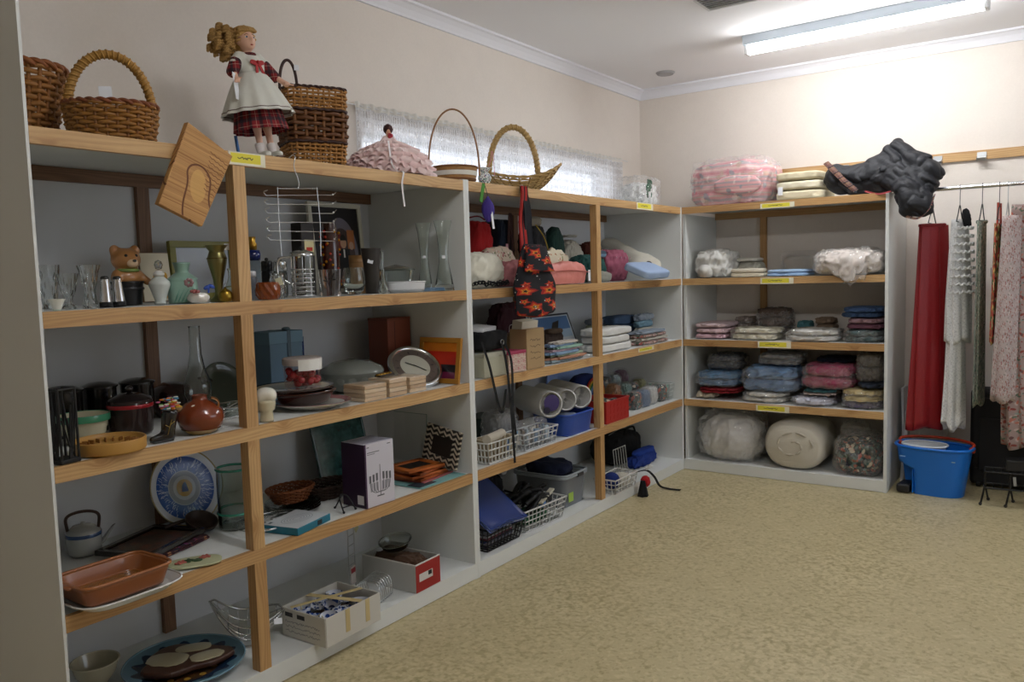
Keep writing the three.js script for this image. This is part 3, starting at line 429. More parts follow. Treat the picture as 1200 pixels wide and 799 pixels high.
// ---------- things on the glassware shelves ----------
const glz = (c, r = .25) => phys(c, r, { clearcoat: .6, clearcoatRoughness: .1 });
function vessel(o, prof, w, h, m, name = 'body', hollow = 0, seg = 36) {
  const a = prof.map(q => [q[0] * w / 2, q[1] * h]); if (!hollow && m.transmission) hollow = .0022;
  if (hollow) { const t = hollow; for (let i = prof.length - 1; i >= 0; i--) { const r = a[i][0] - t, y = a[i][1]; if (r <= .001 || y < t * 1.5) break; a.push([r, Math.max(y, t * 1.5)]); } a.push([0, Math.max(t * 1.6, a[a.length - 1][1])]); }
  return P(o, name, lathe(a, seg), m);
}
function cutGlass(o, prof, w, h, m, seg = 16) {   // faceted crystal: neighbouring vertices in and out
  const pr = prof.map(q => [q[0] * w / 2, q[1] * h]); for (let i = prof.length - 1; i > 1; i--) pr.push([Math.max(.002, pr[i][0] * .86 - .001), pr[i][1]]); pr.push([0, pr[2][1]]);
  const g = lathe(pr, seg), p = g.attributes.position, n = pr.length;
  for (let i = 0; i < p.count; i++) { const c = Math.floor(i / n), r = i % n; if (r > 0 && r < prof.length - 1) { const s = (c % seg + r) % 2 ? 1.035 : .955; p.setX(i, p.getX(i) * s); p.setZ(i, p.getZ(i) * s); } }
  const q = g.toNonIndexed(); q.computeVertexNormals(); return P(o, 'body', q, m);
}
const G = { clear: thick(0xf6fbf8), cut: phys(0xf8fbfb, .02, { transmission: 1, thickness: .01, ior: 1.6 }), smoke: thick(0xc4ccc8), amber: glass(0x9a4a14, .05), teal: thick(0x5fb5a4), dark: glz(0x15100f, .2) };
const slideA = f => { const r = f.w / 2, lim = .024 + r; if (f.p.z < lim) { const d = away(f.p).negate(); f.p.addScaledVector(d, (lim - f.p.z) / d.z); } const hi = 1.772 - r; if (f.p.z > hi) f.p.z = hi; if (f.p.x > -.022 - r * .5) f.p.x = -.022 - r * .5; return f; };
const F1 = (x0, y0, x1, xd, lab, name, cat, turn) => { const f = slideA(fitX(x0, y0, x1, 350, xd, H1)); f.p.y += E_; f.o = T(name, lab, cat, f.p, turn ?? f.a); return f; };
const lin = (a, b, n) => Array.from({ length: n }, (_, i) => a + (b - a) * i / (n - 1));
const pictureFrame = (o, w, h, d, bw, fm, inner, name = 'frame') => {
  P(o, name, merge([rbox(w, bw, d, .002).translate(0, h - bw / 2, 0), rbox(w, bw, d, .002).translate(0, bw / 2, 0), rbox(bw, h - 2 * bw + .002, d, .002).translate(-w / 2 + bw / 2, h / 2, 0), rbox(bw, h - 2 * bw + .002, d, .002).translate(w / 2 - bw / 2, h / 2, 0)]), fm);
  return P(o, 'panel', xf(new THREE.BoxGeometry(w - 2 * bw + .002, h - 2 * bw + .002, d * .4), [0, h / 2, -d * .1]), inner);
};
{ // crystal
  let f = F1(45, 311, 71, -.24, 'cut crystal tumbler with flared rim behind the small white cup', 'crystal_glass', 'glass'); cutGlass(f.o, [[.0, .01], [.6, 0], [.62, .12], [.7, .3], [.78, .5], [.88, .75], [1, 1]], f.w, f.h, G.cut);
  f = F1(68, 321, 93, -.12, 'squat cut crystal goblet with a short narrow stem', 'crystal_glass', 'glass'); cutGlass(f.o, [[0, .01], [.62, 0], [.6, .06], [.3, .14], [.38, .3], [.62, .5], [.8, .72], [1, 1]], f.w, f.h, G.cut);
  f = F1(93, 311, 119, -.09, 'tall cut crystal vase flaring to a wide toothed mouth', 'crystal_vase', 'vase'); cutGlass(f.o, [[0, .01], [.64, 0], [.66, .08], [.5, .2], [.5, .4], [.62, .6], [.78, .8], [1, 1]], f.w, f.h, G.cut);
  f = F1(56, 347, 76, -.05, 'tiny white cup with a pale green foot at shelf edge', 'small_cup', 'cup'); vessel(f.o, [[0, 0], [.42, 0], [.45, .1], [.8, .75], [1, 1]], f.w, .03, glz(0xdfe0d4), 'bowl', .002); P(f.o, 'foot', lathe([[0, 0], [f.w * .22, 0], [f.w * .22, .004], [0, .005]], 20), glz(0xa9c8a4));
  for (const [x0, x1, t, lab] of [[117, 131, 0, 'silver salt shaker, upright beside crystal vase'], [133, 147, .05, 'silver pepper shaker leaning beside the bear pot']]) {
    f = F1(x0, 324, x1, -.07, lab, 'shaker', 'shaker'); f.o.rotation.z = t * 1; vessel(f.o, [[0, 0], [.98, 0], [1, .06], [.96, .1], [.7, .86], [.6, .93]], f.w, f.h, metal(0xc8c8c8, .16)); P(f.o, 'base_ring', lathe([[0, 0], [f.w * .5, 0], [f.w * .51, .012], [f.w * .49, .016]], 24), M.black); P(f.o, 'cap', lathe([[f.w * .32, f.h * .9], [f.w * .33, f.h * .95], [f.w * .24, f.h], [0, f.h * 1.01]], 24), mat(0x1a1a1c, .3));
  }
}
{ // bear in a pot
  const f = F1(121, 286, 180, -.2, 'brown ceramic teddy bear sitting in a black pot', 'bear_ornament', 'ornament'), o = f.o, s = f.h / .2; o.rotation.y = f.a + .5;
  vessel(o, [[0, 0], [.8, 0], [.84, .04], [.98, .92], [1.06, .94], [1.06, 1], [.96, 1]], .098 * s, .078 * s, mat(0x141416, .35), 'pot', .006);
  P(o, 'pot_band', lathe([[.0485 * s, .05 * s], [.0505 * s, .052 * s], [.0505 * s, .056 * s], [.0488 * s, .058 * s]], 30), mat(0x2a2a2e, .3));
  const bf = smin([ell([0, .148, 0], [.046, .038, .04]), ell([0, .138, .03], [.021, .017, .018]), ell([.034, .178, -.004], [.017, .018, .009]), ell([-.034, .178, -.004], [.017, .018, .009]), ell([0, .09, 0], [.05, .034, .038]), caps([.034, .1, .005], [.052, .076, .03], .014, .012), caps([-.034, .1, .005], [-.05, .076, .03], .014, .012)], .01);
  P(o, 'bear', surf(bf, [-.075, .05, -.05], [.075, .205, .06], .004).scale(s, s, s), glz(0xb07a44, .35));
  P(o, 'muzzle', surf(ell([0, .136, .038], [.019, .0145, .015]), [-.025, .115, .015], [.025, .155, .06], .003).scale(s, s, s), glz(0xe0c09c, .35)); P(o, 'nose', xf(new THREE.SphereGeometry(.0065 * s, 12, 8), [0, .143 * s, .053 * s], [0, 0, 0], [1, .75, .7]), glz(0x100a08));
  for (const e of [-1, 1]) { P(o, 'eye', xf(new THREE.SphereGeometry(.0055 * s, 12, 8), [e * .017 * s, .16 * s, .033 * s]), glz(0x0c0808, .1)); P(o, 'inner_ear', xf(new THREE.SphereGeometry(.0105 * s, 12, 8), [e * .034 * s, .178 * s, .0025 * s], [0, 0, 0], [1, 1, .4]), glz(0xc58b5e)); }
  P(o, 'collar', xf(new THREE.TorusGeometry(.032 * s, .006 * s, 8, 28), [0, .113 * s, .003 * s], [PI / 2, 0, 0]), glz(0x7d9a4a));
}
{
  let f = F1(172, 298, 205, -.36, 'small greetings card with yellow flowers leaning on wall', 'greeting_card', 'card', FACE);
  const ct = ctex(128, 128, (c, w, h) => { c.fillStyle = '#cfc6ae'; c.fillRect(0, 0, w, h); const r = rng(3); for (let i = 0; i < 26; i++) { c.fillStyle = ['#c9962c', '#b06a20', '#7a7a44'][i % 3]; c.beginPath(); c.arc(50 + r() * 70, 50 + r() * 70, 4 + r() * 8, 0, 7); c.fill(); } });
  f.o.position.y += .004; P(f.o, 'card', xf(new THREE.BoxGeometry(f.w * 1.1, f.h, .004), [0, f.h / 2, -.02], [-.12, 0, 0]), mat(0xffffff, .7, { map: ct })); P(f.o, 'border', xf(new THREE.BoxGeometry(f.w * 1.16, f.h * 1.03, .003), [0, f.h / 2, -.024], [-.12, 0, 0]), mat(0x6a4a34, .7));
  f = F1(176, 304, 200, -.12, 'white porcelain perfume bottle with clear stopper', 'perfume_bottle', 'bottle'); vessel(f.o, [[0, 0], [.55, 0], [.56, .04], [.5, .08], [.8, .3], [1, .42], [.96, .5], [.6, .58], [.4, .62], [.5, .66], [.5, .7], [0, .71]], f.w, f.h, glz(0xc9cec8)); P(f.o, 'collar', lathe([[0, .62], [.5, .62], [.52, .68], [.3, .74], [0, .75]].map(a => [a[0] * f.w / 2, a[1] * f.h]), 24), glz(0xe6e6e2)); P(f.o, 'stopper', xf(new THREE.OctahedronGeometry(f.w * .2, 1), [0, f.h * .87, 0], [0, 0, 0], [1, 1.25, 1]), G.cut);
  f = F1(198, 308, 232, -.13, 'celadon green square-shouldered vase with a painted flower', 'green_vase', 'vase'); { const g = loft(20, 40, (t, a) => { const s = sup(a, t < .62 ? 4 : 2), r = (t < .6 ? .92 + .08 * Math.sin(t * 5) : t < .75 ? 1 - (t - .6) / .15 * .52 : .44 + .16 * ((t - .75) / .25) ** 2) * f.w / 2; return [s[0] * r, t * f.h, s[1] * r]; }); P(f.o, 'body', g, glz(0x86a898, .3)); P(f.o, 'leaf_relief', merge([0, 1, 2, 3, 4].map(i => tube([[-.3 + i * .12, .04, .49], [-.2 + i * .13, .2, .5], [-.12 + i * .16, .34, .5]].map(q => [q[0] * f.w * .9, q[1] * f.h, q[2] * f.w * .96]), .0022, false, 10, 5))), glz(0x5f9482)); const fl = []; for (let i = 0; i < 7; i++) fl.push(xf(new THREE.SphereGeometry(.006, 8, 6), [f.w * .2 + .009 * Math.cos(i * .9), f.h * .5 + .009 * Math.sin(i * .9), f.w * .485], [0, 0, 0], [1, 1, .4])); P(f.o, 'flower', merge(fl), glz(0x8f6a6c)); }
  f = F1(220, 339, 245, -.045, 'white china trinket dish with a tiny rose and blue bow', 'trinket_dish', 'trinket'); P(f.o, 'body', soft(f.w, .036, f.w * .7, { n: 2.4, seed: 5, amp: .1 }), glz(0xdcdad2)); { const r = rng(8), q = []; for (let i = 0; i < 8; i++) q.push(xf(new THREE.SphereGeometry(.005, 8, 6), [-.02 + r() * .03, .034 + r() * .006, .012 + r() * .02])); P(f.o, 'roses', merge(q), glz(0xa85a5a)); P(f.o, 'bow', merge([xf(new THREE.SphereGeometry(.008, 8, 6), [.026, .047, 0], [0, 0, .5], [1.3, .8, .5]), xf(new THREE.SphereGeometry(.008, 8, 6), [.04, .05, 0], [0, 0, -.5], [1.3, .8, .5]), rod([.03, .03, 0], [.032, .047, 0], .003)]), glz(0x2a4fae)); }
  f = F1(203, 283, 281, -.47, 'olive green framed mirror leaning against wall', 'framed_mirror', 'mirror', FACE); f.o.rotation.order = 'YXZ'; f.o.rotation.x = -.06; pictureFrame(f.o, .27, f.h, .02, .024, mat(0x8a8640, .4), metal(0xa4a8ac, .5));
  f = F1(243, 288, 271, -.08, 'slender antique brass vase with flared lip', 'brass_vase', 'vase'); vessel(f.o, [[0, 0], [.72, 0], [.74, .04], [.4, .1], [.3, .18], [.42, .4], [.72, .66], [.8, .76], [.66, .86], [.6, .9], [.95, 1]], f.w, f.h, metal(0x8a8458, .32), 'body', .002, 28); P(f.o, 'price_tag', xf(tag(.018, .02), [f.w * .42, f.h * .97, .01]), tagM); P(f.o, 'band', xf(new THREE.TorusGeometry(f.w * .4, .002, 6, 28), [0, f.h * .77, 0], [PI / 2, 0, 0]), metal(0x6a5a30, .3));
  f = F1(260, 315, 284, -.16, 'clear cone-shaped decanter beside the brass vase', 'decanter', 'glass'); vessel(f.o, [[0, .01], [1, 0], [1, .05], [.5, .5], [.25, .72], [.25, .9], [.34, 1]], f.w, f.h, G.clear);
  f = F1(256, 341, 273, -.04, 'small gilt trinket pot at shelf edge by the post', 'gilt_pot', 'pot'); vessel(f.o, [[0, 0], [.8, 0], [1, .4], [.9, .8], [.7, 1]], f.w, .034, metal(0xa08438, .35), 'body', .002); P(f.o, 'lid', lathe([[f.w * .36, .034], [.004, .042], [.004, .046], [0, .047]], 20), metal(0xa08438, .35));
}
{ // right bay
  let f = F1(291, 278, 307, -.22, 'clear scent bottle with cobalt blue neck and brass cap', 'scent_bottle', 'bottle'); { const w = f.w, h = f.h; P(f.o, 'body', rbox(w, h * .62, w * .6, .006).translate(0, h * .31, 0), glass(0xd8e2ea)); P(f.o, 'neck', lathe([[0, .62], [.5, .62], [.55, .7], [.5, .78], [0, .79]].map(a => [a[0] * w, a[1] * h]), 20), glz(0x10205e, .15)); P(f.o, 'cap', lathe([[0, .79], [.3, .79], [.34, .88], [.22, .92], [.26, 1], [0, 1]].map(a => [a[0] * w, a[1] * h]), 20), M.brass); }
  f = F1(289, 318, 303, -.16, 'small pale frosted jar with white lid behind the oak post', 'lidded_jar', 'jar'); vessel(f.o, [[0, 0], [.9, 0], [1, .1], [1, .7], [.7, .8]], f.w, f.h, thick(0xe8e8f0, .4)); P(f.o, 'lid', lathe([[0, .8], [.8, .8], [.8, .97], [.6, 1], [0, 1]].map(a => [a[0] * f.w / 2, a[1] * f.h]), 24), glz(0xe8e6e8));
  f = F1(300, 331, 329, -.06, 'squat amber crackle glass candle bowl', 'candle_bowl', 'candle holder'); cutGlass(f.o, [[0, .01], [.75, 0], [.95, .25], [1, .55], [.9, .85], [.8, 1]], f.w, f.h, phys(0xa8541c, .15, { transmission: .5, thickness: 0, side: THREE.DoubleSide }), 22); P(f.o, 'wax', lathe([[0, .004], [f.w * .36, .004], [f.w * .42, f.h * .5], [0, f.h * .52]], 24), mat(0xb8662a, .6));
  for (const [x0, x1, y0, xd, lab, c] of [[308, 321, 306, -.28, 'black topped pepper grinder behind the amber bowl', 0x101012], [322, 338, 306, -.2, 'chrome lidded coffee jar beside the pepper grinder', 0xc8c8c8]]) { f = F1(x0, y0, x1, xd, lab, 'kitchen_jar', 'jar'); vessel(f.o, [[0, 0], [.9, 0], [1, .08], [1, .68], [.9, .72]], f.w, f.h, c > 0x200000 ? G.smoke : mat(c, .3)); P(f.o, 'lid', lathe([[0, .72], [1, .72], [1, .96], [.85, 1], [0, 1]].map(a => [a[0] * f.w / 2, a[1] * f.h]), 24), c > 0x200000 ? M.chrome : mat(0x1c1c1e, .25)); P(f.o, 'knob', xf(new THREE.SphereGeometry(f.w * .16, 12, 8), [0, f.h * 1.04, 0]), M.black); }
  f = F1(314, 320, 338, -.09, 'cut glass spice jar with paper label', 'spice_jar', 'jar'); cutGlass(f.o, [[0, .01], [.8, 0], [.9, .2], [.9, .45], [.9, .7], [.8, .9], [.9, 1]], f.w * .8, f.h, G.cut, 20); P(f.o, 'paper_label', xf(rbox(.022, .026, .0015, .0005), [.006, f.h * .66, f.w * .42], [0, 0, .3]), mat(0xc9c8a8, .8));
  f = F1(340, 296, 372, -.1, 'tall glass coffee plunger with chrome bands', 'coffee_plunger', 'coffee plunger'); { const w = f.w * .86, h = f.h; vessel(f.o, [[0, .02], [.92, .02], [.92, .94], [1, 1]], w, h, G.clear); for (const y of lin(.04, .62, 7)) P(f.o, 'band', xf(new THREE.TorusGeometry(w * .475, .0022, 6, 30), [0, y * h, 0], [PI / 2, 0, 0]), M.chrome); P(f.o, 'lid', lathe([[w * .5, h * .92], [w * .5, h * .99], [w * .2, h * 1.05], [0, h * 1.05]], 30), M.chrome); P(f.o, 'knob', up(new THREE.SphereGeometry(.008, 12, 8), h * 1.1), M.black); P(f.o, 'stem', rod([0, h * .3, 0], [0, h * 1.08, 0], .0025), M.steel); P(f.o, 'handle', tube([[-w * .46, h * .9, 0], [-w * .95, h * .84, 0], [-w * .98, h * .5, 0], [-w * .5, h * .3, 0]], .005, false, 20, 8), M.chrome); P(f.o, 'legs', merge([0, 1, 2, 3].map(i => rod([w * .46 * Math.cos(i * 1.57 + .8), 0, w * .46 * Math.sin(i * 1.57 + .8)], [w * .46 * Math.cos(i * 1.57 + .8), h * .9, w * .46 * Math.sin(i * 1.57 + .8)], .0022))), M.chrome); }
  f = F1(350, 262, 366, -.3, 'dark wooden bottle box with cream and red label', 'bottle_box', 'box', FACE); P(f.o, 'body', rbox(.065, f.h, .06, .004).translate(0, f.h / 2, 0), mat(0x1c1512, .5)); P(f.o, 'paper_label', rbox(.046, .06, .002, .0005).translate(.004, f.h * .66, .0312), mat(0xd8cfa0, .8)); P(f.o, 'red_print', rbox(.03, .014, .001, .0004).translate(.004, f.h * .64, .0325), mat(0xb83a28, .8));
  f = F1(358, 237, 432, -.46, 'cream framed wedding photograph leaning at back of shelf', 'photo_frame', 'picture frame', FACE); { f.o.position.z -= .035; const w = .305, h = f.h; const pt = ctex(256, 256, (c, W, H) => { c.fillStyle = '#1c1718'; c.fillRect(0, 0, W, H); c.fillStyle = '#77727e'; c.beginPath(); c.ellipse(150, 150, 92, 118, 0, 0, 7); c.fill(); c.fillStyle = '#4a3a38'; c.beginPath(); c.ellipse(152, 165, 72, 100, 0, 0, 7); c.fill(); c.fillStyle = '#b7703f'; c.fillRect(185, 70, 40, 60); c.fillStyle = '#7c2a22'; c.fillRect(90, 80, 60, 60); c.fillStyle = '#0f0f12'; c.fillRect(130, 130, 62, 120); c.fillStyle = '#c79a7a'; c.beginPath(); c.arc(160, 112, 17, 0, 7); c.fill(); c.fillStyle = '#18100c'; c.beginPath(); c.arc(160, 103, 18, 3.1, 6.3); c.fill(); c.fillStyle = '#d8d4cc'; c.fillRect(156, 132, 9, 26); c.fillStyle = '#c4a08a'; c.beginPath(); c.arc(205, 120, 13, 0, 7); c.fill(); }); f.o.rotation.order = 'YXZ'; f.o.rotation.x = -.09; pictureFrame(f.o, w, h, .016, .02, mat(0xc6c2b2, .5), mat(0xffffff, .35, { map: pt })); }
  f = F1(376, 262, 403, -.27, 'dark red and gold enamelled glass vase', 'gilded_vase', 'vase'); { const r = rng(4), w = f.w, h = f.h, gold = [], red = []; vessel(f.o, [[0, 0], [.7, 0], [.9, .2], [1, .5], [.9, .8], [.7, 1]], w * .8, h, glz(0x3a1008, .2), 'body', .003); for (let i = 0; i < 46; i++) { const a = r() * 6.28, t = .1 + r() * .8; (i % 3 ? gold : red).push(xf(new THREE.SphereGeometry(.006, 6, 5), [w * .39 * Math.cos(a), t * h, w * .39 * Math.sin(a)], [0, 0, 0], [1, 1, 1])); } P(f.o, 'gold_dots', merge(gold), metal(0xc0872a, .4)); P(f.o, 'red_dots', merge(red), glz(0xa32a14)); }
  f = F1(374, 316, 401, -.09, 'straight clear tumbler painted with a black tree', 'painted_tumbler', 'glass'); vessel(f.o, [[0, .02], [.9, .01], [1, 1]], f.w, f.h, thick(0xeee6e6)); P(f.o, 'painted_tree', merge([[[0, .05], [0, .5]], [[0, .35], [-.2, .75]], [[0, .45], [.18, .85]], [[-.1, .55], [-.28, .6]], [[.08, .6], [.25, .62]], [[0, .5], [-.02, .9]]].map(([a, b]) => rod([a[0] * f.w, a[1] * f.h, f.w * .478], [b[0] * f.w, b[1] * f.h, f.w * .47], .0022, 5))), M.black);
  f = F1(402, 314, 429, -.1, 'round bodied clear stemless glass', 'stemless_glass', 'glass'); vessel(f.o, [[0, .02], [.5, .01], [.85, .18], [1, .45], [.95, .75], [.85, 1]], f.w, f.h, G.clear);
  f = F1(424, 291, 450, -.15, 'dark brown pottery vase with pale sticker', 'pottery_vase', 'vase'); vessel(f.o, [[0, 0], [.7, 0], [.72, .3], [.8, .6], [1, 1]], f.w * .9, f.h, mat(0x2e2822, .6), 'body', .004); P(f.o, 'sticker', xf(rbox(.022, .014, .001, .0004), [-.004, f.h * .7, f.w * .385], [-.1, 0, -.3]), tagM);
  f = F1(411, 300, 436, -.33, 'tan leather-look round tin behind the brown vase', 'round_tin', 'tin'); vessel(f.o, [[0, 0], [1, 0], [1, .98], [.97, 1], [0, 1]], f.w, f.h, mat(0x9a7448, .5)); P(f.o, 'lid', lathe([[f.w * .51, f.h * .8], [f.w * .51, f.h * 1.01], [0, f.h * 1.02]], 28), mat(0x8a6438, .5));
  f = F1(444, 294, 455, -.055, 'slim clear bud vase with bulb foot', 'bud_vase', 'vase'); vessel(f.o, [[0, 0], [1, .02], [1.1, .12], [.5, .25], [.34, .5], [.34, .9], [.45, 1]], f.w, f.h, G.clear);
  f = F1(444, 309, 486, -.24, 'oval glass casserole dish with glass lid', 'casserole_dish', 'dish'); { const g = s => loft(8, 36, (t, a) => { const q = sup(a, 3), r = .8 + .2 * t; return [q[0] * f.w * .5 * r, t * f.h * .75, q[1] * f.w * .36 * r]; }, false); P(f.o, 'dish', g(), G.smoke); P(f.o, 'lid', loft(6, 36, (t, a) => { const q = sup(a, 3), r = Math.cos(t * PI / 2 * .98); return [q[0] * f.w * .52 * r, f.h * .76 + t * f.h * .2, q[1] * f.w * .38 * r]; }, false), G.smoke); P(f.o, 'rim', tube(Array.from({ length: 40 }, (_, j) => { const q = sup(j / 40 * 2 * PI, 3); return [q[0] * f.w * .52, f.h * .77, q[1] * f.w * .38]; }), .004, true, 80, 6), G.smoke); }
  f = F1(454, 329, 499, -.10, 'white oval enamel pie dish', 'pie_dish', 'dish'); P(f.o, 'dish', loft(10, 36, (t, a) => { const q = sup(a, 3), r = t < .6 ? .84 + .16 * t / .6 : 1.0 - (t - .6) * .16; return [q[0] * f.w * .5 * r, t < .6 ? t / .6 * .042 : .042 - (t - .6) / .4 * .036, q[1] * f.w * .34 * r]; }), glz(0xe2e4e6)); P(f.o, 'rim', tube(Array.from({ length: 40 }, (_, j) => { const q = sup(j / 40 * 2 * PI, 3); return [q[0] * f.w * .505, .042, q[1] * f.w * .345]; }), .0025, true, 80, 6), glz(0xe2e4e6));
  f = F1(497, 333, 522, -.06, 'small folded blue cloth under the tall glass vase', 'blue_cloth', 'cloth'); P(f.o, 'fold', soft(f.w, .008, .06, { n: 6, amp: .04, seed: 6, seg: 8 }), cloth(0x7696b4)); P(f.o, 'lower_fold', up(soft(f.w * .95, .006, .058, { n: 6, amp: .04, seed: 7, seg: 8 }), .008), cloth(0x6f90b0));
  f = F1(489, 262, 509, -.16, 'tall clear waisted glass vase behind its twin', 'waisted_vase', 'vase'); vessel(f.o, [[0, 0], [.86, 0], [.8, .1], [.52, .4], [.5, .55], [.7, .85], [.95, 1]], f.w, f.h, G.clear); P(f.o, 'price_tag', xf(tag(.014, .012), [0, f.h * .5, f.w * .3]), tagM);
  f = F1(509, 259, 534, -.055, 'tall clear waisted glass vase in front of its twin', 'waisted_vase', 'vase'); vessel(f.o, [[0, 0], [.94, 0], [.86, .08], [.48, .4], [.46, .55], [.62, .85], [.86, 1]], f.w, f.h, G.clear); P(f.o, 'price_tag', xf(tag(.014, .014), [0, f.h * .48, f.w * .26]), tagM);
}
{ // wire multi-hanger hung on the shelf edge
  const o = T('wire_hanger_rack', 'chrome multi-tier wire skirt hanger hooked over shelf edge', 'hanger', [0, 0, 0]), X = .012, q = (px, py) => { const a = onX(px, py, X); return [X, a.y, a.z]; }, L = [];
  const top = onX(346, 196, X); L.push(tube([[-.022, HT + .004, top.z - .004], [0, HT + .012, top.z - .002], [X + .002, HT + .004, top.z], [X + .003, HT - .03, top.z + .008], [X, q(350, 213)[1], q(350, 213)[2]], q(349, 222)], .0017, false, 30, 6));
  L.push(rod(q(324, 221), q(372, 221), .0017), tube([q(325, 219), q(327, 260), q(330, 300)], .0016), tube([q(371, 219), q(375, 260), q(376, 300)], .0016));
  for (let i = 0; i < 6; i++) { const y = 229 + i * 10.4, dx = i * .9; L.push(rod(q(312 + dx, y), q(390 + dx * .4, y - .5 + i * .4), .0013)); L.push(tube([q(312 + dx, y), q(309 + dx, y - 4), [X + .012, q(311 + dx, y - 6)[1], q(311 + dx, y - 6)[2]]], .0013, false, 8, 5)); L.push(tube([q(390 + dx * .4, y), [X + .01, q(392, y - 4)[1], q(392, y - 4)[2]]], .0013, false, 5, 5)); }
  P(o, 'wires', merge(L), M.chrome); const bd = []; for (let i = 0; i < 6; i++) bd.push(xf(new THREE.SphereGeometry(.0035, 8, 6), q(390 + i * .4, 228 + i * 10.4))); P(o, 'clip_beads', merge(bd), M.whitePlastic);
}
const onT = (f, dy = 0) => { f.p.y += E_ + dy; return f; };
const F2 = (x0, y0, x1, y1, lab, name, cat, k, turn) => { const f = onT(slideA(fit(x0, y0, x1, y1, H2, k))); f.o = T(name, lab, cat, f.p, turn ?? f.a); return f; };
const F3 = (x0, y0, x1, y1, lab, name, cat, k, turn) => { const f = onT(slideA(fit(x0, y0, x1, y1, H3, k))); f.o = T(name, lab, cat, f.p, turn ?? f.a); return f; };
const F0 = (x0, y0, x1, y1, lab, name, cat, k, turn) => { const f = onT(fit(x0, y0, x1, y1, H0, k)); f.o = T(name, lab, cat, f.p, turn ?? f.a); return f; };
const FX = (x0, y0, x1, y1, xd, h, lab, name, cat, turn) => { const f = onT(slideA(fitX(x0, y0, x1, y1, xd, h))); f.o = T(name, lab, cat, f.p, turn ?? f.a); return f; };
const plateProf = (r, h, t = .004) => [[0, .001], [r * .6, 0], [r * .62, .002], [r * .8, h * .5], [r, h], [r, h + t * .5], [r * .8, h * .5 + t], [r * .6, t + .001], [0, t]];
const slotWires = (pts, r, m) => merge(pts.map(p => tube(p, r)));
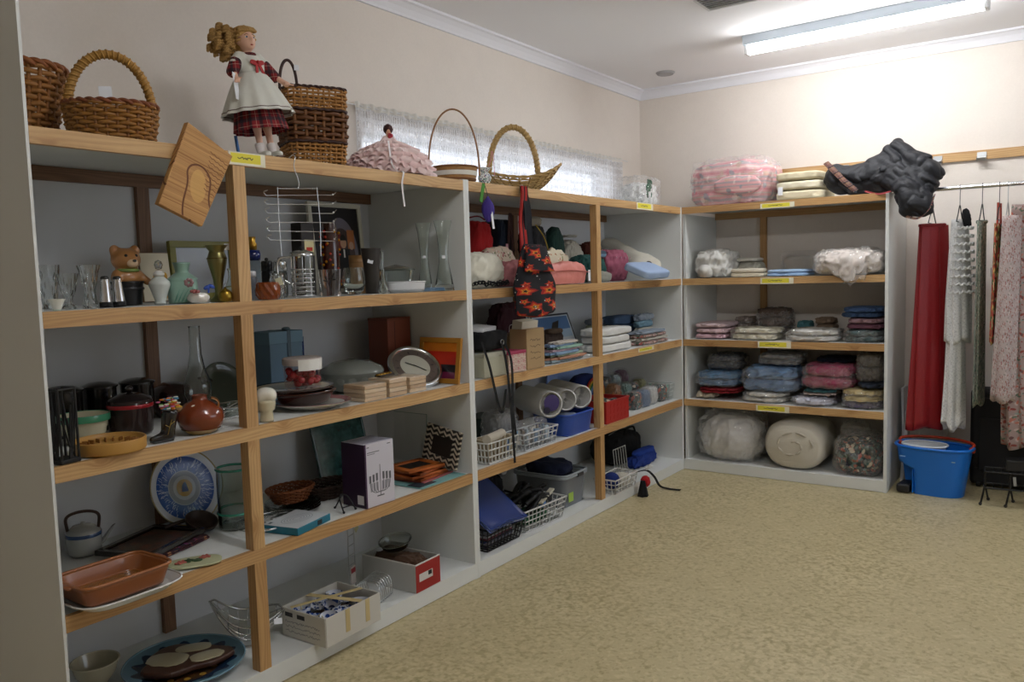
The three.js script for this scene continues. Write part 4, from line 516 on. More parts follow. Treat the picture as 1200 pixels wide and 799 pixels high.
// ----- second shelf, left bay
{
  let f = F2(64, 456, 92, 545, 'black wire candle cage with twig pattern sides', 'candle_cage', 'candle holder', .45, FACE + .2); {
    const w = f.w * .8, h = f.h, c = w / 2, R = rng(12), L = [], K = [[-c, -c], [c, -c], [c, c], [-c, c]]; for (const [x, z] of K) L.push(rod([x, 0, z], [x, h, z], .0035)); for (let i = 0; i < 4; i++) { const [x, z] = K[i], [X, Z] = K[(i + 1) % 4]; L.push(rod([x, h, z], [X, h, Z], .0035)); for (let k = 0; k < 5; k++) { const a = R(), b = R(), e = .45 + R() * .55; L.push(rod([x + (X - x) * (.3 + a * .4), .01, z + (Z - z) * (.3 + a * .4)], [x + (X - x) * b, h * e, z + (Z - z) * b], .0026)); } }
    P(f.o, 'wires', merge(L), mat(0x0c0c0e, .5)); P(f.o, 'base', rbox(w + .008, .012, w + .008, .003).translate(0, .006, 0), mat(0x0c0c0e, .5));
  }
  for (const [x0, y0, x1, xd, lab] of [[56, 452, 96, -.41, 'black lidded pot behind the candle cage'], [100, 447, 137, -.44, 'black lidded pot between two other dark pots'], [145, 442, 181, -.42, 'black lidded pot in front of the dark back post']]) { f = FX(x0, y0, x1, 490, xd, H2, lab, 'black_pot', 'pot'); f.h = Math.min(f.h, .2); vessel(f.o, [[0, 0], [.8, 0], [.92, .1], [1, .5], [1, .86], [1.03, .88]], f.w, f.h, glz(0x131113, .25)); P(f.o, 'lid', lathe([[f.w * .52, f.h * .87], [f.w * .52, f.h * .92], [f.w * .3, f.h * .98], [0, f.h]], 36), glz(0x0e0c0d, .2)); P(f.o, 'lid_rim', xf(new THREE.TorusGeometry(f.w * .515, .004, 6, 36), [0, f.h * .9, 0], [PI / 2, 0, 0]), glz(0x221f20, .2)); }
  f = F2(72, 490, 128, 523, 'ribbed cream bowl with a green rim', 'ribbed_bowl', 'bowl', .45); vessel(f.o, [[0, 0], [.68, 0], [.72, .1], [.77, .14], [.79, .3], [.84, .34], [.86, .52], [.9, .56], [.93, .76], [1, .8], [1, 1]], f.w, .085, glz(0xcfc8aa), 'bowl', .004); P(f.o, 'green_rim', lathe([[f.w * .5, .066], [f.w * .512, .067], [f.w * .512, .086], [f.w * .49, .087], [f.w * .485, .075]], 40), glz(0x3f8a66));
  f = F2(91, 512, 171, 536, 'round turned wooden tray with carved star of nibs', 'wooden_tray', 'tray', .5); { const r = f.w / 2; P(f.o, 'tray', lathe([[0, 0], [r * .94, 0], [r, .006], [r, .034], [r * .97, .037], [r * .92, .034], [r * .9, .016], [0, .014]], 48), mat(0xb98a44, .45)); const q = []; for (let i = 0; i < 22; i++) q.push(xf(rbox(.004, .012, .022, .0015), [r * .74 * Math.cos(i / 22 * 6.283), .021, r * .74 * Math.sin(i / 22 * 6.283)], [0, -i / 22 * 6.283 + PI / 2, 0])); P(f.o, 'nibs', merge(q), mat(0x8a5a22, .5)); }
  f = F2(130, 468, 180, 513, 'smoky glass cooking pot with a red band', 'glass_pot', 'pot', .5); vessel(f.o, [[0, 0], [.86, 0], [.95, .1], [1, .5], [.98, .9], [1, 1]], f.w, .11, phys(0x4a3a38, .1, { transmission: .5, thickness: 0, side: THREE.DoubleSide }), 'body'); P(f.o, 'red_band', lathe([[f.w * .5, .086], [f.w * .515, .088], [f.w * .515, .096], [f.w * .5, .098]], 40), glz(0xa01620)); P(f.o, 'lid', lathe([[f.w * .5, .1], [f.w * .46, .115], [f.w * .2, .13], [0, .132]], 40), phys(0x2a2022, .1, { transmission: .4, thickness: 0, side: THREE.DoubleSide })); P(f.o, 'knob', up(new THREE.SphereGeometry(.012, 14, 10), .142), glz(0x1a0e0e));
  f = F2(172, 463, 213, 521, 'black boot-shaped vase filled with bright paper flowers', 'boot_vase', 'vase', .45); {
    const s = f.h / .19; f.o.rotation.y = f.a + .45; const bf = smin([caps([.018, .03, 0], [.03, .11, 0], .026, .032), caps([.012, .022, 0], [-.045, .014, 0], .022, .013), caps([.026, .02, 0], [.03, .01, 0], .016, .014)], .012);
    P(f.o, 'boot', surf((x, y, z) => Math.max(bf(x, y, z), y - .125, -y + .001), [-.075, -.003, -.045], [.075, .14, .045], .004).scale(s, s, s), glz(0x121014, .2)); P(f.o, 'sole', xf(rbox(.085, .008, .036, .003), [-.008 * s, .004 * s, 0], [0, 0, 0], s), glz(0x0a0a0a, .3)); P(f.o, 'gilt_sprig', merge([tube([[.005, .03, .026], [.012, .06, .032], [.02, .09, .035]], .0015), tube([[.012, .06, .032], [-.002, .07, .026]], .0014), tube([[.015, .07, .033], [.032, .082, .035]], .0014)]).scale(s, s, s), metal(0xb09a5a, .4));
    const R = rng(31), cols = [0xd8b42a, 0xc8442c, 0xc86a9a, 0x5a9a3a, 0x4a8ab0, 0xe0e0d0, 0xd87a28]; for (let c = 0; c < 7; c++) { const q = []; for (let i = 0; i < 9; i++) { const a = R() * 6.28, r = Math.sqrt(R()) * .042, y = .13 + R() * .045, p0 = [.028 + r * Math.cos(a), y, r * Math.sin(a)]; for (let k = 0; k < 5; k++) q.push(xf(new THREE.SphereGeometry(.005, 6, 5), [p0[0] + .005 * Math.cos(k * 1.26), p0[1], p0[2] + .005 * Math.sin(k * 1.26)], [0, 0, 0], [1, .6, 1])); } P(f.o, 'flowers', merge(q).scale(s, s, s), mat(cols[c], .7)); }
  }
  f = F2(209, 462, 264, 511, 'round reddish brown glazed jug with a strap handle', 'pottery_jug', 'jug', .42); { const w = f.w, h = w * .78; vessel(f.o, [[0, 0], [.55, 0], [.6, .03], [.86, .2], [.98, .42], [.9, .62], [.6, .82], [.34, .9], [.3, 1], [.36, 1.04]], w, h, glz(0x7a3418, .2), 'body', .004); P(f.o, 'base_glaze', lathe([[0, -.0002], [w * .28, 0], [w * .31, h * .04], [w * .40, h * .13]], 36).scale(1.004, 1, 1.004), glz(0xa98a4e, .25)); P(f.o, 'handle', sheet(20, 2, (u, v) => { const a = -.2 + u * 3.2; return [w * .2 + w * .22 * Math.sin(a) * .8, h * .62 + h * .4 * (1 - Math.cos(a)) * .42, (v - .5) * .018 + w * .1]; }, .006), glz(0xa06a38, .25)); P(f.o, 'spout', tube([[-w * .3, h * .6, w * .05], [-w * .46, h * .78, w * .06], [-w * .52, h * .95, w * .06]], .011, false, 12, 10), glz(0xb09068, .25)); P(f.o, 'chip_mark', xf(new THREE.SphereGeometry(.006, 8, 6), [-w * .12, h * .78, w * .28], [0, 0, 0], [1.4, .8, .5]), glz(0xe8e0d0)); }
  f = FX(217, 382, 249, 480, -.31, H2, 'clear glass oil lamp chimney with bulbous middle', 'lamp_chimney', 'lamp glass'); vessel(f.o, [[.55, 0], [.56, .06], [.7, .16], [1, .28], [.98, .38], [.6, .55], [.42, .7], [.38, .98], [.42, 1]], f.w, f.h, thick(0xf0f4f2), 'chimney', .0022);
  f = FX(184, 437, 224, 490, -.455, H2, 'maroon glazed casserole lying behind the jug', 'maroon_casserole', 'casserole'); f.h = .12; vessel(f.o, [[0, 0], [.8, 0], [1, .3], [1, .65], [1.02, .68]], f.w * 1.1, f.h, glz(0x2c1013, .2)); P(f.o, 'lid', lathe([[f.w * .56, f.h * .67], [f.w * .5, f.h * .85], [f.w * .25, f.h], [0, f.h * 1.02]], 36), glz(0x361418, .2));
  f = F2(243, 470, 293, 491, 'oblong clear glass oven dish holding small cutlery', 'oven_dish', 'dish', .45, FACE); { const w = .17, d = .13, h = .04; P(f.o, 'dish', loft(12, 40, (t, a) => { const q = sup(a, 5), r = t < .5 ? .88 + .12 * t * 2 : 1 - .04 - (t - .5) * .2; return [q[0] * w / 2 * r, t < .5 ? t * 2 * h : h - (t - .5) * 2 * (h - .005), q[1] * d / 2 * r]; }), thick(0xe4eee8)); P(f.o, 'fork', merge([rod([-.04, .012, .03], [.03, .04, -.03], .002), rod([-.05, .012, .02], [.04, .035, .03], .002), rod([-.02, .012, -.03], [.05, .045, 0], .002)]), M.steel); P(f.o, 'egg_cup', xf(lathe([[0, 0], [.014, 0], [.006, .012], [.016, .03], [.016, .045], [.013, .046], [.004, .03]], 20), [-.05, .008, -.02]), glz(0xe0dcd4)); }
  f = FX(247, 430, 292, 490, -.40, H2, 'grey-green glass serving platter propped behind oven dish', 'glass_platter', 'platter', FACE); f.o.rotation.order = 'YXZ'; f.o.rotation.x = -.42; P(f.o, 'platter', xf(lathe(plateProf(.09, .015, .005), 44), [0, .09, 0], [PI / 2, 0, 0]), phys(0x5a685c, .1, { transmission: .45, thickness: 0 })); P(f.o, 'leaf_handle', xf(soft(.06, .014, .02, { n: 2.2, seg: 8 }), [-.07, .115, .012], [0, 0, -.35]), G.dark);
}
// ----- second shelf, right bay
{
  let f = FX(303, 388, 350, 438, -.42, H2, 'pale blue gift box tied with grey ribbon', 'gift_box', 'box', FACE); { const w = .16, h = f.h; P(f.o, 'box', rbox(w, h * .84, .11, .003).translate(0, h * .42, 0), mat(0x6c8aa0, .7)); P(f.o, 'lid', rbox(w + .006, h * .18, .116, .003).translate(0, h * .915, 0), mat(0x7394aa, .7)); P(f.o, 'ribbon', merge([rbox(.018, h * 1.01, .1185, .001).translate(.012, h * .505, 0), xf(soft(.04, .016, .03, { n: 2.4, seg: 8 }), [.03, h * 1.0, .02], [0, .4, 0])]), mat(0x4f6674, .5)); }
  f = F2(309, 411, 332, 444, 'cream pillar candle beside the blue gift box', 'pillar_candle', 'candle', .5); vessel(f.o, [[0, 0], [1, 0], [1, .96], [.94, 1], [.3, .97], [0, .96]], f.w, f.h, mat(0xc2b8a4, .6)); P(f.o, 'wick', rod([0, f.h * .95, 0], [.001, f.h * 1.05, 0], .001), M.black);
  f = FX(347, 395, 372, 438, -.47, H2, 'small cobalt blue wooden chair ornament', 'toy_chair', 'ornament', FACE + .3); { const h = f.h, m = mat(0x1c3c78, .5), w = .06; for (const [x, z] of [[-.5, -.5], [.5, -.5], [-.5, .5], [.5, .5]]) P(f.o, 'leg', rod([x * w, 0, z * w], [x * w, z < 0 ? h : h * .62, z * w], .004), m); P(f.o, 'seat', rbox(w * 1.2, .008, w * 1.2, .002).translate(0, h * .6, 0), m); for (const y of [.74, .86, .97]) P(f.o, 'back_slat', rbox(w * 1.1, .01, .006, .002).translate(0, h * y, -w / 2), m); }
  const c = fit(322, 460, 412, 484, H2, .5); let y = H2 + E_;
  { const o = T('pink_plate', 'pink rimmed white plate at the bottom of the dish stack', 'plate', V(c.p.x, y, c.p.z), 0); const r = c.w / 2; P(o, 'plate', lathe(plateProf(r, .022), 48), glz(0xd8d4cc)); P(o, 'pink_rim', lathe([[r * .82, .0155], [r * .985, .0247], [r * .99, .0235], [r * .82, .0145]].map(a => [a[0], a[1] + .0008]), 48), glz(0xa8686a)); y += .016; }
  { const r = c.w / 2 * .74, o = T('oval_dish', 'dark brown oval stoneware dish in the middle of stack', 'dish', V(c.p.x - .025, y, c.p.z + .012), FACE); P(o, 'dish', loft(12, 44, (t, a) => { const q = sup(a, 2.2), k = t < .5 ? .74 + .26 * t * 2 : 1 - .05 - (t - .5) * .4; return [q[0] * r * 1.15 * k, t < .5 ? t * 2 * .045 : .045 - (t - .5) * 2 * .036, q[1] * r * .85 * k]; }), glz(0x33160f, .2)); P(o, 'rim', tube(Array.from({ length: 40 }, (_, j) => { const q = sup(j / 40 * 6.2832, 2.2); return [q[0] * r * 1.15, .045, q[1] * r * .85]; }), .003, true, 80, 6), glz(0x5a2c1c, .2)); y += .047; }
  let top; { const r = 47 * c.m, o = T('dinner_plate', 'wide cream plate with dark brown rim on top of stack', 'plate', V(c.p.x - .05, y, c.p.z + .045), 0); P(o, 'plate', lathe([[0, .001], [r * .7, 0], [r * .98, .014], [r, .018], [r * .98, .0195], [r * .72, .007], [0, .006]], 48), glz(0x2c1410, .2)); P(o, 'cream_well', lathe([[0, .0068], [r * .72, .0078], [r * .9, .0167], [r * .9, .0175], [r * .72, .009], [0, .008]], 48), glz(0xc8bda0, .2)); top = o.position.clone(); y += .0085; }
  { const p = V(top.x + .035, y + E_, top.z - .018), o = T('red_jar', 'squat glass jar of red sweets with labelled foil lid', 'jar', p, ang(p)), w = .138, h = .092; P(o, 'jar', lathe([[0, 0], [w * .42, 0], [w * .47, .008], [w * .5, h * .8], [w * .5, h]], 36), glass(0xf6ecec)); const R = rng(6), q = []; for (let i = 0; i < 46; i++) { const a = R() * 6.28, r = Math.sqrt(R()) * w * .37, s = .011 + R() * .005; q.push(xf(new THREE.IcosahedronGeometry(s, 1), [r * Math.cos(a), .013 + R() * h * .62, r * Math.sin(a)], [R() * 3, R() * 3, 0], [1, .7, 1])); } P(o, 'sweets', merge(q), glz(0x9c1424, .3), 'wrapped red sweets'); P(o, 'lid', lathe([[w * .51, h - .004], [w * .515, h + .018], [w * .48, h + .022], [0, h + .022]], 36), mat(0xb2a6a0, .5)); P(o, 'paper_label', loft(2, 16, (t, a) => { const b = -.2 + a / 6.2832 * 1.5; return [(w * .518) * Math.sin(b), h - .022 + t * .04, w * .518 * Math.cos(b)]; }, false), mat(0xe4e2dc, .8, { side: THREE.DoubleSide })); }
  f = F2(301, 453, 327, 496, 'white ceramic ice cream cone ornament by the post', 'cone_ornament', 'ornament', .42); { const w = f.w, h = f.h; P(f.o, 'scoop', surf(smin([ell([0, h * .78, 0], [w * .44, h * .2, w * .42]), ell([w * .2, h * .72, .01], [w * .26, h * .2, w * .26]), ell([-w * .22, h * .68, .012], [w * .22, h * .14, w * .22])], .01), [-w * .6, h * .4, -w * .6], [w * .6, h * 1.05, w * .6], .003), glz(0xdedbcd)); vessel(f.o, [[0, 0], [.6, 0], [.6, .05], [.56, .3], [.75, .34], [.85, .55], [.8, .62], [0, .63]], w, h, glz(0xcfc6a8), 'cone'); }
  f = FX(374, 405, 452, 447, -.30, H2, 'large lidded glass serving bowl with embossed sides', 'serving_bowl', 'bowl'); { const w = f.w * .96, h = .135, gm = phys(0xb4b8b0, .12, { transmission: .55, thickness: 0, side: THREE.DoubleSide }); vessel(f.o, [[0, .01], [.5, 0], [.75, .12], [.95, .4], [1, .62]], w, h, gm, 'bowl', .004); P(f.o, 'lid', lathe([[w * .5, h * .63], [w * .47, h * .75], [w * .3, h * .92], [w * .08, h], [w * .075, h - .004], [w * .3, h * .89], [w * .46, h * .72], [w * .49, h * .62]], 44), gm); const q = []; for (let i = 0; i < 16; i++) q.push(xf(new THREE.SphereGeometry(w * .07, 10, 8), [w * .47 * Math.cos(i / 16 * 6.283), h * .42, w * .47 * Math.sin(i / 16 * 6.283)], [0, -i / 16 * 6.283, 0], [.3, 1, 1])); P(f.o, 'embossing', merge(q), gm); }
  const a0 = onY(426, 472, H2), packs = [[443, 473, 'nearest the post', 4], [470, 467, 'in the middle', 4], [494, 461, 'beside the silver clock', 4]]; let packTop;
  packs.forEach(([px, py, w, n], i) => { const b = onY(px, py, H2), o = T('coaster_set', 'plastic wrapped block of pale wooden coasters, ' + w, 'coasters', V(-.02 - .062 - i * .004, H2 + E_, onX(px, py, -.015).z), FACE, 'wooden coaster blocks'); const W = i === 0 ? .115 : .098, hh = .062 + (i === 1 ? .008 : 0); for (let k = 0; k < n; k++) P(o, 'coaster', mbox(W, hh / n - .0022, .115, k * .2 + i * .3, k * .04).translate((k % 2) * .0015, hh / n * (k + .5), 0), mat([0xd2b690, 0xc8a982, 0xd9c09c, 0xc2a077][(k + i) % 4], .6)); P(o, 'plastic_wrap', up(soft(W + .006, hh + .006, .121, { n: 14, amp: .03, crease: .5, fr: 5, seg: 20, seed: i + 2, flat: 1 }), -.001), film(0xffffff, .16)); if (i === 1) packTop = V(o.position.x, H2 + hh + .008, o.position.z); });
  f = { p: packTop }; { const o = T('brass_clip', 'ornate brass bar clip lying on the coaster blocks', 'clip', V(packTop.x - .01, packTop.y, packTop.z + .004), FACE + .15); P(o, 'bar', rbox(.094, .007, .03, .002).translate(0, .0035, 0), mat(0x2a1f14, .5)); const q = []; for (let i = 0; i < 9; i++) q.push(xf(new THREE.SphereGeometry(.0075, 10, 8), [-.042 + i * .0105, .0075, (i % 2 - .5) * .006], [0, 0, 0], [1, .7, 1.3])); P(o, 'relief', merge(q), M.brass); }
  f = FX(438, 371, 479, 440, -.45, H2, 'upright red-brown wooden box in shelf corner', 'wooden_box', 'box', FACE); P(f.o, 'body', rbox(.15, f.h - .002, .12, .004).translate(0, f.h / 2, 0), mat(0x7a3a22, .5)); P(f.o, 'lid', rbox(.153, .012, .123, .004).translate(0, f.h - .004, 0), mat(0x6e341e, .5)); P(f.o, 'seam', rbox(.002, f.h * .9, .002, .0005).translate(-.03, f.h / 2, .06), M.black);
  { // gold frame against the panel, clock leaning on it
    const z = .085, bl = onZ(506, 451, z), br = onZ(543, 446, z), tr = onZ(552, 391, z), o = T('gold_frame', 'gilt picture frame with red and yellow sunset print', 'picture frame', V(-.125, H2 + E_, .082), 0); o.rotation.x = -.16; const w = .235, h = .2;
    const pt = dtex(64, 64, (u, v) => { const n = tn(u, v, 4, 5) * 22; return v < .18 ? [120 + n, 30, 70] : v < .38 ? [30 + n * .5, 14, 20] : v < .75 ? [196 + n, 44 + n * .5, 20] : [206 + n, 120 + n, 26]; }, [1, 1]); pictureFrame(o, w, h, .014, .022, mat(0xb07a2a, .35), mat(0xffffff, .3, { map: pt }));
    const cp = onX(497, 421, -.085), k = T('wall_clock', 'round silver rimmed clock with white dial leaning on gold frame', 'clock', V(-.085, H2 + .004, cp.z)); k.rotation.order = 'YXZ'; k.rotation.y = 1.2; k.rotation.x = -.86; const R = .116;
    const dial = ctex(256, 256, (c, w, h) => { c.fillStyle = '#5c5048'; c.fillRect(0, 0, w, h); c.fillStyle = '#b9b8a8'; c.beginPath(); c.arc(128, 128, 82, 0, 7); c.fill(); c.strokeStyle = '#2a2420'; for (let i = 0; i < 12; i++) { c.lineWidth = i % 3 ? 3 : 7; c.beginPath(); c.moveTo(128 + 92 * Math.cos(i * .5236), 128 + 92 * Math.sin(i * .5236)); c.lineTo(128 + 108 * Math.cos(i * .5236), 128 + 108 * Math.sin(i * .5236)); c.stroke(); } });
    const dg = new THREE.CircleGeometry(R * .9, 48); P(k, 'dial', xf(new THREE.CylinderGeometry(R * .93, R * .93, .012, 48), [0, R, 0], [PI / 2, 0, 0]), mat(0x5c5048, .5)); P(k, 'face', xf(dg, [0, R, .0066]), mat(0xffffff, .5, { map: dial })); P(k, 'rim', xf(new THREE.TorusGeometry(R * .95, .0125, 14, 60), [0, R, .004]), M.chrome); P(k, 'hour_hand', xf(rbox(.005, .05, .001, .0004), [-.018, R + .012, .009], [0, 0, 1.0]), M.black); P(k, 'minute_hand', xf(rbox(.004, .06, .001, .0004), [.016, R - .014, .0105], [0, 0, .85]), M.black);
  }
}
// ----- third shelf, left bay
const blueWave = ctex(512, 512, (c, w, h) => { c.fillStyle = '#c9ccd2'; c.fillRect(0, 0, w, h); c.fillStyle = '#25509c'; c.beginPath(); c.arc(256, 256, 210, 0, 7); c.fill(); const r = rng(14); c.strokeStyle = '#b9c4da'; for (let i = 0; i < 150; i++) { const a = r() * 6.283, q = 130 + r() * 76; c.lineWidth = 2 + r() * 4; c.beginPath(); c.arc(256 + q * Math.cos(a), 256 + q * Math.sin(a), 10 + r() * 16, a + 1, a + 2.6); c.stroke(); } c.fillStyle = '#b8bcc2'; c.beginPath(); c.arc(256, 256, 118, 0, 7); c.fill(); c.fillStyle = '#8b8f98'; c.beginPath(); c.arc(256, 256, 112, 0, 7); c.fill(); c.fillStyle = '#bfc2c8'; c.beginPath(); c.arc(256, 256, 82, 0, 7); c.fill(); c.fillStyle = '#b48a2e'; c.beginPath(); c.arc(256, 256, 58, 0, 7); c.fill(); c.fillStyle = '#1f356e'; c.beginPath(); c.moveTo(232, 280); c.quadraticCurveTo(240, 220, 270, 218); c.quadraticCurveTo(282, 250, 280, 284); c.fill(); });
const planar = (g, r) => { const p = g.attributes.position, u = g.attributes.uv; for (let i = 0; i < p.count; i++) u.setXY(i, .5 + p.getX(i) / r / 2, .5 - p.getZ(i) / r / 2); return g; };
{
  let f = F3(74, 606, 126, 655, 'grey-white enamel teapot with blue band and cane handle', 'teapot', 'teapot', .4); { const w = f.w * .74, h = w * .85; f.o.rotation.y = f.a; vessel(f.o, [[0, 0], [.8, 0], [.95, .12], [1, .5], [.96, .86], [.7, .95]], w, h, glz(0xb2b4b0), 'body'); P(f.o, 'blue_band', lathe([[w * .485, h * .68], [w * .51, h * .68], [w * .506, h * .8], [w * .48, h * .8]], 40), glz(0x35527e)); P(f.o, 'lid', lathe([[w * .37, h * .95], [w * .3, h * 1.04], [w * .06, h * 1.1], [w * .06, h * 1.16], [0, h * 1.18]], 32), glz(0xb4b4ae)); P(f.o, 'handle', tube([[-w * .42, h * .9, 0], [-w * .44, h * 1.35, 0], [-w * .2, h * 1.52, 0], [w * .2, h * 1.52, 0], [w * .44, h * 1.35, 0], [w * .42, h * .9, 0]], .005, false, 40, 8), mat(0x3c2418, .5)); P(f.o, 'spout', loft(12, 14, (t, a) => { const r = .02 - t * .010; return [w * .44 + t * w * .38 + r * Math.cos(a) * .8, h * (.28 + .6 * t) + r * Math.cos(a) * .5, r * Math.sin(a)]; }), glz(0xb2b4b0)); }
  const d = onT(fit(80, 664, 206, 712, H3, .38)); { const o = T('white_platter', 'white rounded rectangular platter under the terracotta dish', 'platter', d.p, d.a + .5), w = d.w * .5, dd = w * .72; P(o, 'platter', loft(14, 48, (t, a) => { const q = sup(a, 4), k = t < .55 ? .8 + .2 * t / .55 : 1 - (t - .55) * .42; return [q[0] * w * k, t < .55 ? t / .55 * .022 : .022 - (t - .55) / .45 * .017, q[1] * dd * k]; }), glz(0xd6d6d2)); P(o, 'rim', tube(Array.from({ length: 48 }, (_, j) => { const q = sup(j / 48 * 6.2832, 4); return [q[0] * w, .022, q[1] * dd]; }), .003, true, 96, 6), glz(0xdcdcd8));
    const o2 = T('terracotta_dish', 'rectangular terracotta baking dish sitting in white platter', 'baking dish', V(d.p.x - .012, d.p.y + .0145, d.p.z + .01), d.a + .5), W = w * .86, D = W * .72, m = glz(0x955628, .3); P(o2, 'dish', loft(16, 56, (t, a) => { const q = sup(a, 7), k = t < .5 ? .86 + .14 * t * 2 : 1 - .05 - (t - .5) * .24; return [q[0] * W * k, t < .5 ? t * 2 * .056 : .056 - (t - .5) * 2 * .047, q[1] * D * k]; }), m); P(o2, 'rim', tube(Array.from({ length: 56 }, (_, j) => { const q = sup(j / 56 * 6.2832, 7); return [q[0] * W, .056, q[1] * D]; }), .005, true, 112, 6), glz(0xa06030, .3)); for (const s of [-1, 1]) P(o2, 'handle', xf(soft(.022, .012, .07, { n: 3, seg: 8 }), [s * (W + .006), .047, 0]), m); const br = ctex(128, 128, (c, w, h) => { c.fillStyle = '#8a5a22'; c.fillRect(0, 0, w, h); const r = rng(2); for (let i = 0; i < 220; i++) { c.fillStyle = ['rgba(110,64,22,.5)', 'rgba(160,110,46,.4)', 'rgba(60,34,16,.45)'][i % 3]; c.beginPath(); c.ellipse(r() * w, r() * h, r() * 8, r() * 3, r() * 3, 0, 7); c.fill(); } }); P(o2, 'glazed_floor', rbox(W * 1.56, .002, D * 1.56, .001).translate(0, .0105, 0), glz(0xffffff, .25)).material.map = br; }
  f = onT(fitX(166, 524, 259, 612, -.50, H3)); { const R = 44 * f.m, o = T('blue_plate', 'round plate with blue wave border standing against wall', 'plate', V(-.43, H3 + E_, f.p.z), FACE); o.rotation.order = 'YXZ'; o.rotation.x = -.3; P(o, 'plate', xf(planar(lathe(plateProf(R, .018), 64), R), [0, R, 0], [PI / 2, 0, 0]), mat(0xffffff, .25, { map: blueWave })); P(o, 'rim', xf(new THREE.TorusGeometry(R, .003, 6, 64), [0, R, .019]), glz(0x9a8a5a)); }
  f = F3(124, 625, 236, 652, 'dark lacquered picture frame lying flat on the placemats', 'lacquer_frame', 'picture frame', .3, FACE + .35); { const w = .26, dd = .19; f.o.position.y += .014; P(f.o, 'frame', merge([rbox(w, .018, .022, .003).translate(0, .009, -dd / 2), rbox(w, .018, .022, .003).translate(0, .009, dd / 2), rbox(.022, .018, dd + .02, .003).translate(-w / 2, .009, 0), rbox(.022, .018, dd + .02, .003).translate(w / 2, .009, 0)]), glz(0x14090a, .25)); const pt = ctex(128, 128, (c, W, H) => { c.fillStyle = '#4a3c30'; c.fillRect(0, 0, W, H); const r = rng(19); for (let i = 0; i < 90; i++) { c.fillStyle = ['rgba(120,60,40,.5)', 'rgba(90,80,60,.5)', 'rgba(40,26,22,.5)'][i % 3]; c.beginPath(); c.arc(r() * W, r() * H, 3 + r() * 9, 0, 7); c.fill(); } }); P(f.o, 'picture', rbox(w - .03, .006, dd - .01, .001).translate(0, .006, 0), mat(0xffffff, .3, { map: pt }));
    const pl = T('placemats', 'folded dark floral placemats under the lacquer frame', 'placemat', V(f.p.x + .03, H3 + E_, f.p.z - .04), FACE + .25), ft = ctex(128, 128, (c, W, H) => { c.fillStyle = '#3a1c26'; c.fillRect(0, 0, W, H); const r = rng(21); for (let i = 0; i < 60; i++) { c.fillStyle = ['#8a4a4a', '#6a2a5a', '#b07a52', '#2a2a3a'][i % 4]; c.beginPath(); c.ellipse(r() * W, r() * H, 5 + r() * 8, 3 + r() * 4, r() * 3, 0, 7); c.fill(); } }, [6, 6]); P(pl, 'upper_mat', up(soft(.22, .006, .16, { n: 10, amp: .02, seg: 12 }), .0065), cloth(0xffffff, { map: ft })); P(pl, 'lower_mat', soft(.225, .006, .165, { n: 10, amp: .02, seg: 12, seed: 3 }), cloth(0xffffff, { map: ft })); }
  f = F3(219, 592, 250, 627, 'dark turned wooden ladle resting on the shelf', 'wooden_ladle', 'ladle', .5); { P(f.o, 'bowl', xf(lathe([[0, 0], [.03, .004], [.052, .02], [.056, .036], [.052, .036], [.046, .022], [.026, .008], [0, .006]], 32), [0, .012, 0], [.35, 0, -.25]), mat(0x2c1a12, .45)); P(f.o, 'handle', tube([[-.045, .045, 0], [-.08, .04, .01], [-.11, .034, .02]], .007, false, 14, 8), mat(0x2c1a12, .45)); }
  f = F3(200, 646, 260, 668, 'small oval mosaic trivet decorated with roses', 'rose_trivet', 'trivet', .35); { P(f.o, 'plaque', up(soft(f.w, .012, f.w * .66, { n: 3, amp: .05, seg: 16, flat: 1 }), 0), mat(0xb4b690, .5)); const R = rng(17), rs = [], lf = []; for (const [x, z] of [[-.04, .012], [.03, -.014]]) for (let i = 0; i < 11; i++) { const a = i * 2.4, r = .002 + i * .0013; rs.push(xf(new THREE.SphereGeometry(.0065, 8, 6), [x + r * Math.cos(a), .014, z + r * Math.sin(a)], [0, a, 0], [1, .5, .7])); } for (let i = 0; i < 13; i++) lf.push(xf(new THREE.SphereGeometry(.009, 8, 6), [-.012 + R() * .04 - .01, .0135, -.012 + R() * .026], [0, R() * 3, 0], [1.2, .3, .6])); P(f.o, 'roses', merge(rs), glz(0xb05a4e, .4)); P(f.o, 'leaves', merge(lf), glz(0x31502c, .4)); }
  f = F3(258, 547, 297, 622, 'tall ribbed glass canister with teal bands', 'glass_canister', 'canister', .45); vessel(f.o, [[0, .01], [.96, 0], [1, .04], [1, .95], [1.02, 1]], f.w, f.h, thick(0xdfe9e4), 'body', .003, 40); for (const y of [.985, .26]) P(f.o, 'teal_band', xf(new THREE.TorusGeometry(f.w * .502, .0045, 8, 44), [0, f.h * y, 0], [PI / 2, 0, 0]), glz(0x2c8a72, .2));
  f = F3(292, 600, 342, 622, 'flat chrome wire trivet with looping scrolls', 'wire_trivet', 'trivet', .35, FACE); { const L = [], w = .2, dd = .15; for (let i = 0; i < 6; i++) L.push(tube(Array.from({ length: 40 }, (_, k) => { const t = k / 39 * 6.283 * 4; return [-w / 2 + k / 39 * w + .012 * Math.sin(t), .014 + .008 * (i % 2), -dd / 2 + i * dd / 5 + .014 * Math.cos(t)]; }), .0016, false, 120, 5)); L.push(tube([[-w / 2, .02, -dd / 2], [w / 2, .02, -dd / 2], [w / 2, .02, dd / 2], [-w / 2, .02, dd / 2]], .002, true, 60, 5)); for (const [x, z] of [[-1, -1], [1, -1], [1, 1], [-1, 1]]) L.push(rod([x * w * .45, 0, z * dd * .45], [x * w * .45, .02, z * dd * .45], .002)); P(f.o, 'wires', merge(L), M.chrome); }
}
